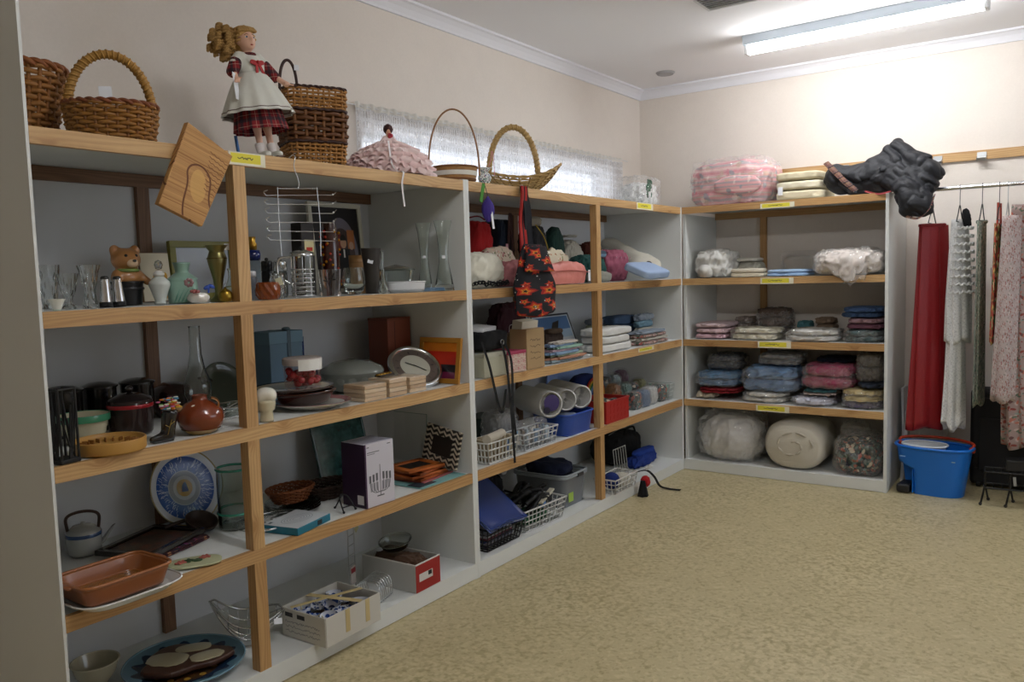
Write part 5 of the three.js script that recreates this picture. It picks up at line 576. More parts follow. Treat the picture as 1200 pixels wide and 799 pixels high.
// ----- third shelf, right bay
{
  let f = onT(fit(312, 580, 376, 605, H3, .45)); const st = T('glass_plates', 'stack of clear glass plates under the oval basket', 'plate', f.p, 0); for (let i = 0; i < 3; i++) P(st, 'plate', up(lathe(plateProf(f.w / 2, .014, .003), 40), i * .009), thick(0xd8e2de));
  f.p.y += .034; { const o = T('cane_basket', 'shallow brown oval cane basket sitting on glass plates', 'basket', V(f.p.x - .01, f.p.y, f.p.z), FACE); weave(o, { rx0: .065, rz0: .045, rx1: .098, rz1: .07, h: .05, rows: 8, stakes: 24, r: .004, m: caneM(0x86491c), m2: caneM(0x6a3614), rimR: .005 }); }
  f = FX(364, 552, 402, 590, -.30, H3, 'dark brown oval wicker tray behind white box', 'wicker_tray', 'tray', FACE); weave(f.o, { rx0: .1, rz0: .06, rx1: .12, rz1: .08, h: .05, rows: 8, stakes: 26, r: .004, m: caneM(0x3a2214), m2: caneM(0x2c180e), rimR: .006 });
  f = F3(314, 598, 397, 625, 'flat white and teal boxed glass plate', 'plate_box', 'box', .28, FACE + .22); { const w = .19, dd = .15, pt = ctex(256, 256, (c, W, H) => { c.fillStyle = '#c3c7ca'; c.fillRect(0, 0, W, H); c.strokeStyle = '#8a9098'; for (let i = 0; i < 5; i++) { c.lineWidth = 4; c.beginPath(); c.ellipse(130, 128, 90 - i * 16, 70 - i * 13, .2, 0, 7); c.stroke(); } c.fillStyle = '#26323c'; c.fillRect(16, 20, 26, 20); }); P(f.o, 'box', rbox(w, .026, dd, .002).translate(0, .013, 0), mat(0x16728a, .5)); P(f.o, 'picture_top', rbox(w - .002, .0015, dd - .002, .0005).translate(0, .0268, 0), mat(0xffffff, .4, { map: pt })); P(f.o, 'logo_patch', rbox(.026, .016, .001, .0003).translate(.03, .013, dd / 2 + .0005), mat(0x0e1c28, .5)); }
  f = onT(fitX(362, 497, 442, 560, -.47, H3)); { const o = T('teal_platter', 'square mottled teal glass platter standing against wall', 'platter', V(-.44, H3 + E_, f.p.z), FACE); o.rotation.order = 'YXZ'; o.rotation.x = -.25; const tt = dtex(128, 128, (u, v) => { const n = tn(u, v, 10, 7) * 24 + tn(u, v, 26, 8) * 20; return [34 + n, 74 + n, 72 + n]; }, [1, 1]); P(o, 'platter', rbox(.3, .27, .008, .003).translate(0, .136, 0), glz(0xffffff, .12)).material.map = tt; P(o, 'rim', merge([rbox(.3, .012, .014, .004).translate(0, .266, .004), rbox(.012, .27, .014, .004).translate(-.146, .136, .004), rbox(.012, .27, .014, .004).translate(.146, .136, .004)]), glz(0x1f4a48, .15)); }
  { // purple and white boxed chandelier
    const b = onY(441, 597, H3), r = onY(463, 587, H3), o = T('boxed_candelabra', 'tall purple and white carton printed with a candelabra', 'box', V(0, 0, 0)), bl = onY(430, 597, H3), brt = onY(463, 586, H3), lft = onY(400, 588, H3);
    const e = brt.clone().sub(bl); e.y = 0; const w = e.length(), yaw = Math.atan2(-e.z, e.x), h = .245, dd = .13; o.rotation.y = yaw; const nrm = V(Math.sin(yaw), 0, Math.cos(yaw)); o.position.copy(bl.clone().add(brt).multiplyScalar(.5).addScaledVector(nrm, -dd / 2)); o.position.y = H3 + E_;
    const pt = ctex(256, 512, (c, W, H) => { c.fillStyle = '#cbc8d2'; c.fillRect(0, 0, W, H); c.fillStyle = '#6a6870'; c.fillRect(16, 22, 22, 8); c.fillRect(200, 22, 30, 8); c.fillRect(18, 66, 110, 7); c.fillRect(18, 82, 70, 5); c.strokeStyle = '#55555c'; c.fillStyle = '#55555c'; c.lineWidth = 6; c.beginPath(); c.moveTo(128, 180); c.lineTo(128, 430); c.stroke(); for (const s of [-1, 1]) for (let i = 1; i < 4; i++) { c.lineWidth = 5; c.beginPath(); c.moveTo(128, 400); c.bezierCurveTo(128 + s * 20 * i, 420, 128 + s * 32 * i, 380, 128 + s * 30 * i, 300); c.stroke(); c.fillRect(128 + s * 30 * i - 9, 240 + i * 6, 18, 60); c.globalAlpha = .5; c.fillRect(128 + s * 26 * i - 12, 320, 20, 70); c.globalAlpha = 1; } c.fillRect(96, 430, 64, 10); });
    P(o, 'carton', rbox(w, h, dd, .002).translate(0, h / 2, 0), mat(0xbfbcc8, .5)); P(o, 'printed_front', rbox(w - .001, h - .002, .0012, .0004, 1).translate(0, h / 2, dd / 2 + .0003), mat(0xffffff, .4, { map: pt })); P(o, 'purple_side', rbox(.0012, h - .001, dd - .001, .0004, 1).translate(-w / 2 - .0003, h / 2, 0), mat(0x2a1430, .45)); P(o, 'purple_edge', rbox(.006, h, .0014, .0005).translate(-w / 2 + .003, h / 2, dd / 2 + .0008), mat(0x4a2a55, .45)); P(o, 'barcode_label', rbox(.0014, .035, .034, .0004, 1).translate(-w / 2 - .0011, .03, dd / 2 - .03), mat(0xd8d6d6, .7)); P(o, 'top_panel', rbox(w - .012, .001, dd - .03, .0004).translate(0, h + .0006, 0), mat(0x8a8894, .5));
    const k = onY(418, 596, H3), st2 = T('small_easel', 'tiny black folding plate easel beside the carton', 'plate stand', V(k.x - .02, H3 + E_, k.z + .045), FACE); P(st2, 'wires', merge([tube([[-.03, .004, .03], [-.02, .05, 0], [0, .06, -.01], [.02, .05, 0], [.03, .004, .03]], .003), rod([0, .058, -.01], [0, .003, -.05], .003), rod([-.025, .02, .02], [.025, .02, .02], .0025)]), M.black); P(st2, 'foot_pads', merge([xf(new THREE.SphereGeometry(.005, 8, 6), [-.03, .005, .03]), xf(new THREE.SphereGeometry(.005, 8, 6), [.03, .005, .03]), xf(new THREE.SphereGeometry(.005, 8, 6), [0, .005, -.05])]), M.black);
  }
  { // papers and frames by the panel
    const c = onY(507, 567, H3); let y = H3 + E_; const pap = T('paper_sheets', 'turquoise and pink printed sheets under the orange frames', 'paper', V(-.155, y, .19), FACE); P(pap, 'turquoise_sheet', rbox(.29, .003, .25, .001).translate(0, .0015, .015), mat(0x7fb0ae, .7)); P(pap, 'dark_leaflet', rbox(.11, .002, .07, .0008).translate(-.085, .0042, .085), mat(0x20303a, .5)); P(pap, 'pink_sheet', xf(rbox(.22, .006, .19, .002), [.02, .0062, -.01], [0, .1, 0]), mat(0xa35a58, .6)); y += .0098;
    const lb = ['lowest orange picture frame in the flat stack', 'second orange picture frame in the flat stack', 'third orange picture frame in the flat stack', 'topmost orange picture frame in the flat stack']; for (let i = 0; i < 4; i++) { const o = T('orange_frame', lb[i], 'picture frame', V(-.165 - i * .004, y, .185 + (i % 2) * .012), FACE + [.08, -.1, .12, -.16][i], 'orange picture frames'); const w = .2, dd = .17; P(o, 'border', merge([rbox(w, .011, .034, .002).translate(0, .0055, -dd / 2 + .017), rbox(w, .011, .034, .002).translate(0, .0055, dd / 2 - .017), rbox(.034, .011, dd, .002).translate(-w / 2 + .017, .0055, 0), rbox(.034, .011, dd, .002).translate(w / 2 - .017, .0055, 0)]), mat([0xa8501c, 0xb45a1e, 0x9c4a1c, 0xb8601f][i], .5)); P(o, 'backing', rbox(w - .06, .006, dd - .06, .001).translate(0, .004, 0), mat(0x1d1713, .6)); y += .0125; }
    const z = .07, o = T('zigzag_picture', 'black and white zigzag patterned frame leaning on side panel', 'picture frame', V(-.14, H3 + .036, .078), 0); o.rotation.order = 'YXZ'; o.rotation.x = -.12; o.rotation.z = -.16; const zz = ctex(128, 128, (c, W, H) => { c.fillStyle = '#15110f'; c.fillRect(0, 0, W, H); c.strokeStyle = '#c4b8a4'; c.lineWidth = 4; for (let j = -2; j < 16; j++) { c.beginPath(); for (let i = 0; i < 17; i++) c.lineTo(i * 8, j * 10 + (i % 2) * 6 + i * 2); c.stroke(); } }, [1, 1]); pictureFrame(o, .2, .17, .014, .042, mat(0xffffff, .5, { map: zz }), mat(0x2a211c, .4)); o.traverse(q => { if (q.name === 'frame') { const p = q.geometry.attributes.position, u = q.geometry.attributes.uv; for (let i = 0; i < p.count; i++) u.setXY(i, p.getX(i) * 3.4, p.getY(i) * 3.4); } }); P(o, 'strut', xf(rbox(.03, .12, .003, .001), [0, .07, -.011], [.05, 0, 0]), mat(0x8a7a5a, .6));
    const gp = T('glass_sheet', 'clear glass picture sheet leaning on panel behind frames', 'glass sheet', V(-.33, H3 + E_, .062), 0); gp.rotation.x = -.07; P(gp, 'sheet', rbox(.2, .25, .003, .001).translate(0, .125, 0), glass(0xffffff)); P(gp, 'edge', merge([rbox(.2, .002, .0034, .0006).translate(0, .25, 0), rbox(.002, .25, .0034, .0006).translate(.1, .125, 0)]), glz(0x6a8a80));
  }
}
// ----- bottom shelf
{
  let f = F0(88, 776, 140, 812, 'round cream china bowl at the near end of bottom shelf', 'cream_bowl', 'bowl', .5); { vessel(f.o, [[0, 0], [.5, 0], [.55, .1], [.85, .5], [1, 1]], f.w, .075, glz(0xb0a88e), 'bowl', .004); P(f.o, 'rim', xf(new THREE.TorusGeometry(f.w / 2, .003, 8, 40), [0, .075, 0], [PI / 2, 0, 0]), glz(0xc0b89e)); }
  const d = onT(fit(152, 740, 286, 812, H0, .5)); const R = d.w / 2; { const o = T('blue_rim_plate', 'large pottery plate with blue and turquoise scalloped rim', 'plate', d.p, 0), bt = ctex(256, 256, (c, w, h) => { c.fillStyle = '#5b8296'; c.fillRect(0, 0, w, h); c.fillStyle = '#17304e'; c.beginPath(); for (let i = 0; i < 90; i++) { const a = i / 90 * 6.283, q = 104 + 9 * Math.sin(a * 14); c.lineTo(128 + q * Math.cos(a), 128 + q * Math.sin(a)); } c.fill(); c.fillStyle = '#5a3a1c'; c.beginPath(); c.arc(128, 128, 76, 0, 7); c.fill(); c.fillStyle = '#b08a3a'; for (let i = 0; i < 12; i++) { c.beginPath(); c.arc(128 + 66 * Math.cos(i * .52), 128 + 66 * Math.sin(i * .52), 7, 0, 7); c.fill(); } }); P(o, 'plate', planar(lathe(plateProf(R, .026, .006), 56), R), mat(0xffffff, .25, { map: bt })); P(o, 'rim', xf(new THREE.TorusGeometry(R, .0035, 6, 56), [0, .0285, 0], [PI / 2, 0, 0]), glz(0x6a93a6));
    const q = T('leaf_dish', 'brown leaf-shaped dish with three cream sections on blue plate', 'dish', V(d.p.x, d.p.y + .0215, d.p.z), d.a), lob = s => { const sh = new THREE.Shape(); const n = 40; for (let i = 0; i <= n; i++) { const a = i / n * 6.2832, r = s * (1 + .16 * Math.cos(3 * a + .6) + .04 * Math.cos(7 * a)); i ? sh.lineTo(r * Math.cos(a), r * Math.sin(a) * .74) : sh.moveTo(r * Math.cos(a), r * Math.sin(a) * .74); } return sh; };
    P(q, 'dish', xf(new THREE.ExtrudeGeometry(lob(R * .68), { depth: .006, bevelEnabled: true, bevelSize: .006, bevelThickness: .006, bevelSegments: 3 }), [0, .006, 0], [-PI / 2, 0, 0]), mat(0x46281a, .4)); const sec = (x, z, a, b, r) => P(q, 'section', xf(soft(a, .008, b, { n: 2.6, seg: 16, amp: .08, flat: 1, seed: Math.round(a * 999) }), [x, .0152, z], [0, r, 0]), glz(0xb2a98a, .3), 'cream glazed section'); sec(-R * .27, .0, R * .72, R * .52, -.5); sec(R * .16, -R * .3, R * .62, R * .34, -.1); sec(R * .36, R * .13, R * .58, R * .38, .15); }
  f = F0(252, 698, 334, 766, 'leaf-shaped chrome wire fruit basket', 'wire_fruit_basket', 'basket', .4, 0); { f.o.rotation.y = f.a; const w = f.w, L = [], S = (u, v) => { const x = (u - .5) * w, e = Math.sin(u * PI) ** .6, z = (v - .5) * w * .72 * e, y = .012 + Math.abs(u - .5) ** 2 * .34 + (v - .5) ** 2 * .3 * e + (u < .5 ? (.5 - u) ** 2 * .28 : 0); return [x, y, z]; }; for (const v of lin(0, 1, 9)) L.push(tube(lin(.0, 1, 18).map(u => S(u, v)), v === 0 || v === 1 ? .0038 : .0024, false, 40, 5)); for (const u of lin(.1, .9, 7)) L.push(tube(lin(0, 1, 12).map(v => S(u, v)), .0016, false, 24, 5)); P(f.o, 'wires', merge(L), M.chrome); P(f.o, 'foot_ring', xf(new THREE.TorusGeometry(w * .18, .003, 6, 36), [0, .004, 0], [PI / 2, 0, 0]), M.chrome); P(f.o, 'price_tag', xf(tag(.03, .02), [w * .4, .08, .05], [-.5, .3, 0]), tagM); }
  { // carton of willow pattern china
    const A = onY(383, 760, H0), B = onY(446, 726, H0), C2 = onY(327, 746, H0), e = B.clone().sub(A), yaw = Math.atan2(-e.z, e.x), w = e.length(), g = C2.clone().sub(A), nrm = V(Math.sin(yaw), 0, Math.cos(yaw)), dd = Math.min(.27, Math.abs(g.dot(nrm))), h = .105, o = T('china_carton', 'open white carton taped across, packed with willow pattern china', 'carton', A.clone().add(B).multiplyScalar(.5).addScaledVector(nrm, -dd / 2).setY(H0 + E_), yaw), wm = mat(0xcac7be, .7);
    P(o, 'carton', merge([rbox(w, h, .004, .001).translate(0, h / 2, dd / 2), rbox(w, h, .004, .001).translate(0, h / 2, -dd / 2), rbox(.004, h, dd, .001).translate(-w / 2, h / 2, 0), rbox(.004, h, dd, .001).translate(w / 2, h / 2, 0), rbox(w, .004, dd, .001).translate(0, .002, 0)]), wm); P(o, 'brown_lining', rbox(w - .012, .004, dd - .012, .001).translate(0, .03, 0), mat(0x4a321e, .8));
    P(o, 'tape', merge([xf(rbox(.026, .0012, dd + .005, .0004), [w * .05, h + .001, 0], [0, .25, 0]), xf(rbox(w + .006, .0012, .02, .0004), [0, h + .0022, -dd * .1], [0, -.35, 0]), rbox(.022, h * .8, .001, .0004).translate(-w * .12, h * .6, dd / 2 + .0028), rbox(.022, h * .8, .001, .0004).translate(w * .25, h * .6, dd / 2 + .0028)]), mat(0xc4b07e, .4));
    const pr = ctex(256, 128, (c, W, H) => { c.fillStyle = '#cac7be'; c.fillRect(0, 0, W, H); c.fillStyle = '#26262a'; c.fillRect(20, 14, 46, 20); c.fillRect(92, 14, 46, 20); c.strokeStyle = '#6a6a6c'; c.lineWidth = 2; const r = rng(23); for (let j = 0; j < 3; j++) { c.beginPath(); for (let i = 0; i < 50; i++) c.lineTo(20 + i * 4.2, 56 + j * 22 + (r() - .5) * 12); c.stroke(); } }); P(o, 'marked_end', rbox(.0012, h - .004, dd - .004, .0004, 1).translate(-w / 2 - .0024, h / 2, 0), mat(0xffffff, .7, { map: pr }), 'end panel with faint handwriting');
    const wil = ctex(128, 128, (c, W, H) => { c.fillStyle = '#c8ccd6'; c.fillRect(0, 0, W, H); const r = rng(29); for (let i = 0; i < 90; i++) { c.strokeStyle = c.fillStyle = ['#1f3a7c', '#2f4f94', '#16285a'][i % 3]; c.lineWidth = 3; c.beginPath(); c.arc(r() * W, r() * H, 2 + r() * 10, 0, 2 + r() * 4); i % 2 ? c.stroke() : c.fill(); } }); const wl = mat(0xffffff, .2, { map: wil }); const R2 = rng(41);
    for (let i = 0; i < 9; i++) { const x = (-.28 + (i % 3) * .28) * w, z = (-.3 + Math.floor(i / 3) * .3) * dd, cup = i % 2 === 0; const k = T('china_' + (cup ? 'cup' : 'saucer'), cup ? 'blue willow teacup in the white carton, packed ' + ['in the inner corner by marked end', '', 'in the inner corner away from marked end', '', 'in the very middle', '', 'in the outer corner by marked end', '', 'in the outer corner away from marked end'][i] : 'blue willow saucer in the white carton, between ' + ['', 'the two inner cups', '', 'two cups along the marked end', '', 'two cups along the far end', '', 'the two outer cups'][i], cup ? 'cup' : 'saucer', V(0, 0, 0), 0, 'willow china in the carton'); k.position.copy(o.position).add(V(x, .046, z).applyAxisAngle(V(0, 1, 0), yaw)); k.rotation.set((R2() - .5) * .3, R2() * 6, (R2() - .5) * .3); if (cup) { P(k, 'cup', lathe([[0, 0], [.018, 0], [.028, .014], [.033, .045], [.031, .045], [.026, .016], [0, .005]], 28), wl); P(k, 'handle', xf(new THREE.TorusGeometry(.012, .0028, 6, 20), [.036, .026, 0]), glz(0xd0c8a8)); } else P(k, 'saucer', xf(planar(lathe(plateProf(.045, .012, .003), 36), .045), [0, .018, 0], [.2, 0, .1], .85), wl); }
  }
  { // toast racks standing behind the carton, red shoe box
    const b = onY(440, 706, H0), o = T('toast_rack', 'tall chrome disc rack with curved wires', 'rack', V(b.x - .02, H0 + E_, b.z + .005), FACE + .3), L = []; for (let i = 0; i < 7; i++) { const x = -.02 + i * .017; L.push(tube([[x, .004, -.05], [x, .05, -.06], [x + .006, .085, -.03], [x + .008, .09, .0], [x + .006, .075, .04], [x, .03, .055], [x, .004, .05]], .0022, false, 30, 6)); } L.push(rod([-.03, .006, -.05], [.09, .006, -.05], .0025), rod([-.03, .006, .05], [.09, .006, .05], .0025)); P(o, 'wires', merge(L), M.chrome);
    const t = onY(425, 694, H0), s = T('tall_wire_stand', 'narrow tall wire stand with red and white price card', 'stand', V(t.x - .03, H0 + E_, t.z + .02), FACE + .3); const hh = .27; P(s, 'wires', merge([rod([-.03, 0, 0], [-.03, hh, 0], .0026), rod([.02, 0, 0], [.02, hh, 0], .0026), rod([-.03, hh, 0], [.02, hh, 0], .0026), rod([-.03, .003, 0], [-.03, .003, -.07], .0026), rod([.02, .003, 0], [.02, .003, -.07], .0026), ...lin(.04, .24, 6).map(y => rod([-.03, y, 0], [.02, y, 0], .0016))]), M.steel); P(s, 'price_card', rbox(.042, .075, .0015, .0005).translate(-.005, .075, .004), mat(0xb0a8a0, .7)); P(s, 'red_patch', rbox(.034, .02, .001, .0004).translate(-.005, .095, .0054), mat(0x7a1820, .7)); P(s, 'yellow_tag', xf(rbox(.03, .03, .0012, .0004), [.06, hh - .02, -.01], [0, 0, .6]), mat(0xb4b08a, .7)); P(s, 'tag_string', rod([.02, hh - .01, 0], [.05, hh - .012, -.008], .0008), tagM);
    const A = onY(488, 696, H0), B = onY(516, 681, H0), e = B.clone().sub(A), yaw = Math.atan2(-e.z, e.x), w = e.length(), nrm = V(Math.sin(yaw), 0, Math.cos(yaw)), dd = .29, h = .115, q = T('shoe_box', 'open red and white shoe box of brown packing', 'box', A.clone().add(B).multiplyScalar(.5).addScaledVector(nrm, -dd / 2).setY(H0 + E_), yaw), red = mat(0x9c1c1e, .5);
    P(q, 'red_end', rbox(w, h, .004, .001).translate(0, h / 2, dd / 2), red); P(q, 'grey_sides', merge([rbox(.004, h, dd, .001).translate(-w / 2, h / 2, 0), rbox(.004, h, dd, .001).translate(w / 2, h / 2, 0), rbox(w, h, .004, .001).translate(0, h / 2, -dd / 2), rbox(w, .004, dd, .001).translate(0, .002, 0)]), mat(0xb9b9b6, .6)); P(q, 'white_edge', merge([rbox(w + .004, .005, .006, .001).translate(0, h, dd / 2), rbox(.005, .005, dd, .001).translate(-w / 2, h, 0)]), mat(0xd6d4ce, .6)); P(q, 'size_label', rbox(w * .55, .032, .001, .0004).translate(-w * .1, h * .5, dd / 2 + .0025), mat(0xd0cdc8, .7)); P(q, 'barcode', rbox(w * .14, .018, .0008, .0003).translate(w * .06, h * .55, dd / 2 + .0034), M.black);
    P(q, 'packing', soft(w * .9, .12, dd * .92, { n: 4, amp: .12, crease: .4, fr: 5, seg: 26, seed: 12 }).translate(0, .006, 0), mat(0x4a3220, .9), 'crumpled brown paper');
    const gb = T('glass_bowl', 'clear glass bowl resting on the packing in shoe box', 'bowl', q.position.clone().add(V(0, .132, 0)).addScaledVector(nrm, -.02), 0); gb.rotation.x = .2; vessel(gb, [[0, .02], [.4, 0], [.8, .4], [1, 1]], .14, .045, thick(0xe6ece8), 'bowl', .003); P(gb, 'rim', xf(new THREE.TorusGeometry(.07, .0025, 8, 40), [0, .045, 0], [PI / 2, 0, 0]), thick(0xe6ece8));
  }
}
// ---------- cushions, bags and craft things ----------
function floral(bg, cols, seed, n = 70, size = 9, rep = 7) { return ctex(128, 128, (c, w, h) => { c.fillStyle = bg; c.fillRect(0, 0, w, h); const r = rng(seed); for (let i = 0; i < n; i++) { c.fillStyle = cols[i % cols.length]; const x = r() * w, y = r() * h, s = size * (.4 + r() * .8), a = r() * 3; for (const dx of [-w, 0, w]) for (const dy of [-h, 0, h]) { c.beginPath(); c.ellipse(x + dx, y + dy, s, s * .55, a, 0, 7); c.fill(); } } }, [rep, rep]); }
const TX = {
  rose: floral('#b8a894', ['#8a4a4a', '#6a7a5a', '#c8a090', '#6a5a4a', '#d0c8b8'], 51), beige: floral('#cfc6ae', ['#a06a4a', '#8a9060', '#d8d0c0', '#b88a70'], 52, 40), multi: floral('#3a4440', ['#a8584a', '#6a7a70', '#c8b8a0', '#2a2a34', '#8a5a4a', '#55706a'], 53, 120, 10, 5),
  pinkCheck: ctex(128, 128, (c, w, h) => { c.fillStyle = '#d4a0a0'; c.fillRect(0, 0, w, h); c.globalAlpha = .55; const r = rng(9); for (let i = 0; i < 9; i++) { c.fillStyle = ['#8aa0a4', '#e4d4c8', '#c87a88', '#b8c4b8'][i % 4]; const y = i * 14; c.fillRect(0, y, w, 4 + r() * 6); } for (let i = 0; i < 14; i++) { c.fillStyle = ['#7a98a0', '#e8d8d0', '#d07a8a', '#c0a890'][i % 4]; c.beginPath(); c.ellipse(r() * w, r() * h, 8 + r() * 10, 5 + r() * 6, r() * 3, 0, 7); c.fill(); } }, [4.5, 4.5]),
  dress: floral('#a08a84', ['#8a4038', '#5a6a58', '#c0aaa0', '#6a4a48', '#b86a58', '#8a948a'], 54, 150, 6, 5), leaf: floral('#b9503c', ['#3e6a3a', '#d8c070', '#7a2a24', '#5a8a4a', '#e0d0a0'], 55, 60, 11, 5), lace: floral('#dcdcda', ['#c4c4c4', '#eeeeee', '#b8b8b8'], 56, 90, 6, 10), stripe: ctex(64, 64, (c, w, h) => { for (let i = 0; i < 8; i++) { c.fillStyle = ['#6a8aa4', '#d8d4c8', '#a87a80', '#3a4a5a'][i % 4]; c.fillRect(0, i * 8, w, 8); } }, [6, 6]),
  knit: ctex(256, 256, (c, w, h) => { c.fillStyle = '#121218'; c.fillRect(0, 0, w, h); const r = rng(61); for (let i = 0; i < 16; i++) { const x = r() * w, y = r() * h, s = 16 + r() * 22; for (const [k, col] of [[1, '#8f1a16'], [.72, '#c4401a'], [.42, '#c88a28'], [.2, '#141418']]) { c.fillStyle = col; c.beginPath(); for (let q = 0; q < 10; q++) { const a = q * .628 + i, rr = s * k * (q % 2 ? .5 : 1); c.lineTo(x + rr * Math.cos(a), y + rr * Math.sin(a)); } c.fill(); } } c.fillStyle = '#d0cfc8'; for (let i = 0; i < 30; i++) c.fillRect(r() * w, r() * h, 4, 5); }, [4, 4]),
  brocade: floral('#7c4a58', ['#8f6070', '#6a3a4a', '#a4808a'], 57, 60, 8, 8),
};
const cl = (c, map) => cloth(c, map ? { map } : {});
// front face at x = xf on a side shelf: width along the shelf read from two pixels
function FB(x0, y0, x1, xf, h, dep, lab, name, cat, turn = 0) { const a = onX(x0, y0, xf), b = onX(x1, y0, xf), w = Math.abs(a.z - b.z), t = onX((x0 + x1) / 2, y0, xf).y; let z0 = Math.min(a.z, b.z), z1 = Math.max(a.z, b.z); const bay = (z0 + z1) / 2 > -1.172 ? [-1.144, -.024] : [-2.285, -1.2]; if (name !== 'blue_board') { z0 = Math.max(z0, bay[0]); z1 = Math.min(z1, bay[1]); } const f = { w: (z1 - z0) * .94, h: t - h, d: dep, p: V(xf - dep / 2, h + E_, (z0 + z1) / 2) }; f.o = T(name, lab, cat, f.p, FACE + turn); return f; }
function FC(x0, y0, x1, zf, h, dep, lab, name, cat, turn = 0) { const a = onZ(x0, y0, zf), b = onZ(x1, y0, zf), w = Math.abs(a.x - b.x), t = onZ((x0 + x1) / 2, y0, zf).y; const x0_ = Math.max(a.x, h > HT - .01 ? .0 : .036), x1_ = Math.min(b.x, XC - .028); const f = { w: (x1_ - x0_) * .995, h: t - h, d: dep, p: V((x0_ + x1_) / 2, h + E_, zf - dep / 2) }; f.o = T(name, lab, cat, f.p, turn); return f; }
let sd = 100;
function lump(f, m, o = {}, name = 'fabric') { return P(f.o, name, soft(f.w, f.h, f.d, { n: 3.2, amp: .13, crease: .6, fr: 4, seed: sd++, seg: 22, ...o }), m); }
function wrap(f, o = {}) { return P(f.o, 'plastic_bag', soft(f.w * 1.04, f.h * 1.06, f.d * 1.02, { n: 4, amp: .11, crease: .9, fr: 6, seed: sd++, seg: 36, ...o }), film(0xffffff, .07), 'clear plastic bag'); }
function folds(f, mats, o = {}) { const n = mats.length, hh = f.h / n; mats.forEach((m, i) => P(f.o, 'fold', soft(f.w * (1 - .03 * (i % 2)), hh * 1.05, f.d * .96, { n: 5, amp: .045, seed: sd++, seg: 18, flat: 1, ...o }).translate((i % 2) * .004, i * hh, 0), m)); }
{ // shelf of cushions, left bay
  let f = FB(556, 252, 582, -.3, H1, .2, 'bright red cloth bag standing at back by side panel', 'red_bag', 'bag'); lump(f, cl(0xa81a1c), { n: 5 }); P(f.o, 'seam', tube([[-f.w * .4, f.h * .96, .04], [0, f.h * .99, .05], [f.w * .4, f.h * .95, .04]], .004), cl(0x7a1012));
  f = FB(588, 250, 606, -.3, H1 , .16, 'navy blue bag with brown strap behind the floral cushion', 'navy_bag', 'bag'); lump(f, cl(0x1c2838), { n: 5 }); P(f.o, 'strap', sheet(16, 2, (u, v) => [-.04 + u * .05, f.h * (.2 + .8 * Math.sin(u * PI)), .083 + (v - .5) * .002 + .004 * Math.sin(u * PI)].map((q, i) => i === 0 ? q + v * .02 : q), .003), cl(0x3a201c)); P(f.o, 'side_tag', xf(tag(.022, .06), [-f.w * .3, f.h * .5, .086]), cl(0xb88a94));
  f = FB(555, 291, 602, -.03, H1, .2, 'cream satin cushion with black lace edging', 'cream_cushion', 'cushion'); f.h *= .98; lump(f, cl(0xd8d4c4), { n: 2.6, crease: .2 }); { const q = []; for (let i = 0; i < 40; i++) { const x = -f.w * .46 + i / 39 * f.w * .92; q.push(xf(new THREE.TorusGeometry(.008, .0024, 4, 8), [x, .021 + .008 * noise(i * .7, 0, 0, 3), f.d * .5 - .006 - .02 * (2 * x / f.w) ** 2], [.3, i, 0])); } P(f.o, 'lace_edging', merge(q), cl(0x15161a), 'black lace edging'); }
  f = FB(566, 285, 610, -.235, H1, .06, 'floral tapestry cushion propped behind the cream one', 'tapestry_cushion', 'cushion'); f.p.x; lump(f, cl(0xffffff, TX.rose), { n: 2.8, crease: .2 });
  f = FB(598, 303, 640, -.05, H1, .17, 'dusky pink cushion tucked behind the hanging knitted bag', 'pink_cushion', 'cushion'); lump(f, cl(0xa86a6c), { n: 2.8 });
  f = FB(624, 256, 647, -.165, H1, .13, 'black winter coat bundled at back of shelf', 'black_coat', 'coat'); lump(f, cl(0x15161a), { amp: .16 }); P(f.o, 'grey_lining', soft(f.w * .8, .06, .11, { n: 2.6, amp: .14, seed: 7 }).translate(-.02, f.h * .88, 0), cl(0x8a8578)); P(f.o, 'zip', tube([[-.06, f.h * .9, .06], [0, f.h * .7, .075], [.06, f.h * .4, .07]], .003), cl(0xa08a30));
  f = FB(650, 260, 674, -.17, H1, .11, 'dark green knitted hat among the bundled coats', 'green_hat', 'hat'); lump(f, cl(0x12302a), { n: 2.4, amp: .1 }); P(f.o, 'brim', soft(f.w * 1.0, .05, .13, { n: 2.6, seed: 4 }), cl(0x16382f));
  f = FB(628, 289, 672, -.112, H1 , .045, 'beige flower print cushion above the pink satin bag', 'flower_cushion', 'cushion'); lump(f, cl(0xffffff, TX.beige), { n: 2.6, crease: .2 });
  f = FB(640, 306, 694, -.02, H1, .085, 'salmon pink satin pouch with a white tag', 'satin_pouch', 'pouch'); lump(f, cl(0xd8867c, null), { n: 3.2, crease: .5 }); f.o.children[0].material.roughness = .45; P(f.o, 'white_tag', xf(tag(.035, .06), [f.w * .46, f.h * .35, f.d * .48], [0, .2, 0]), tagM); P(f.o, 'seam', tube([[-f.w * .46, f.h * .55, f.d * .5], [0, f.h * .6, f.d * .52], [f.w * .46, f.h * .5, f.d * .48]], .003), cl(0xc07068));
}
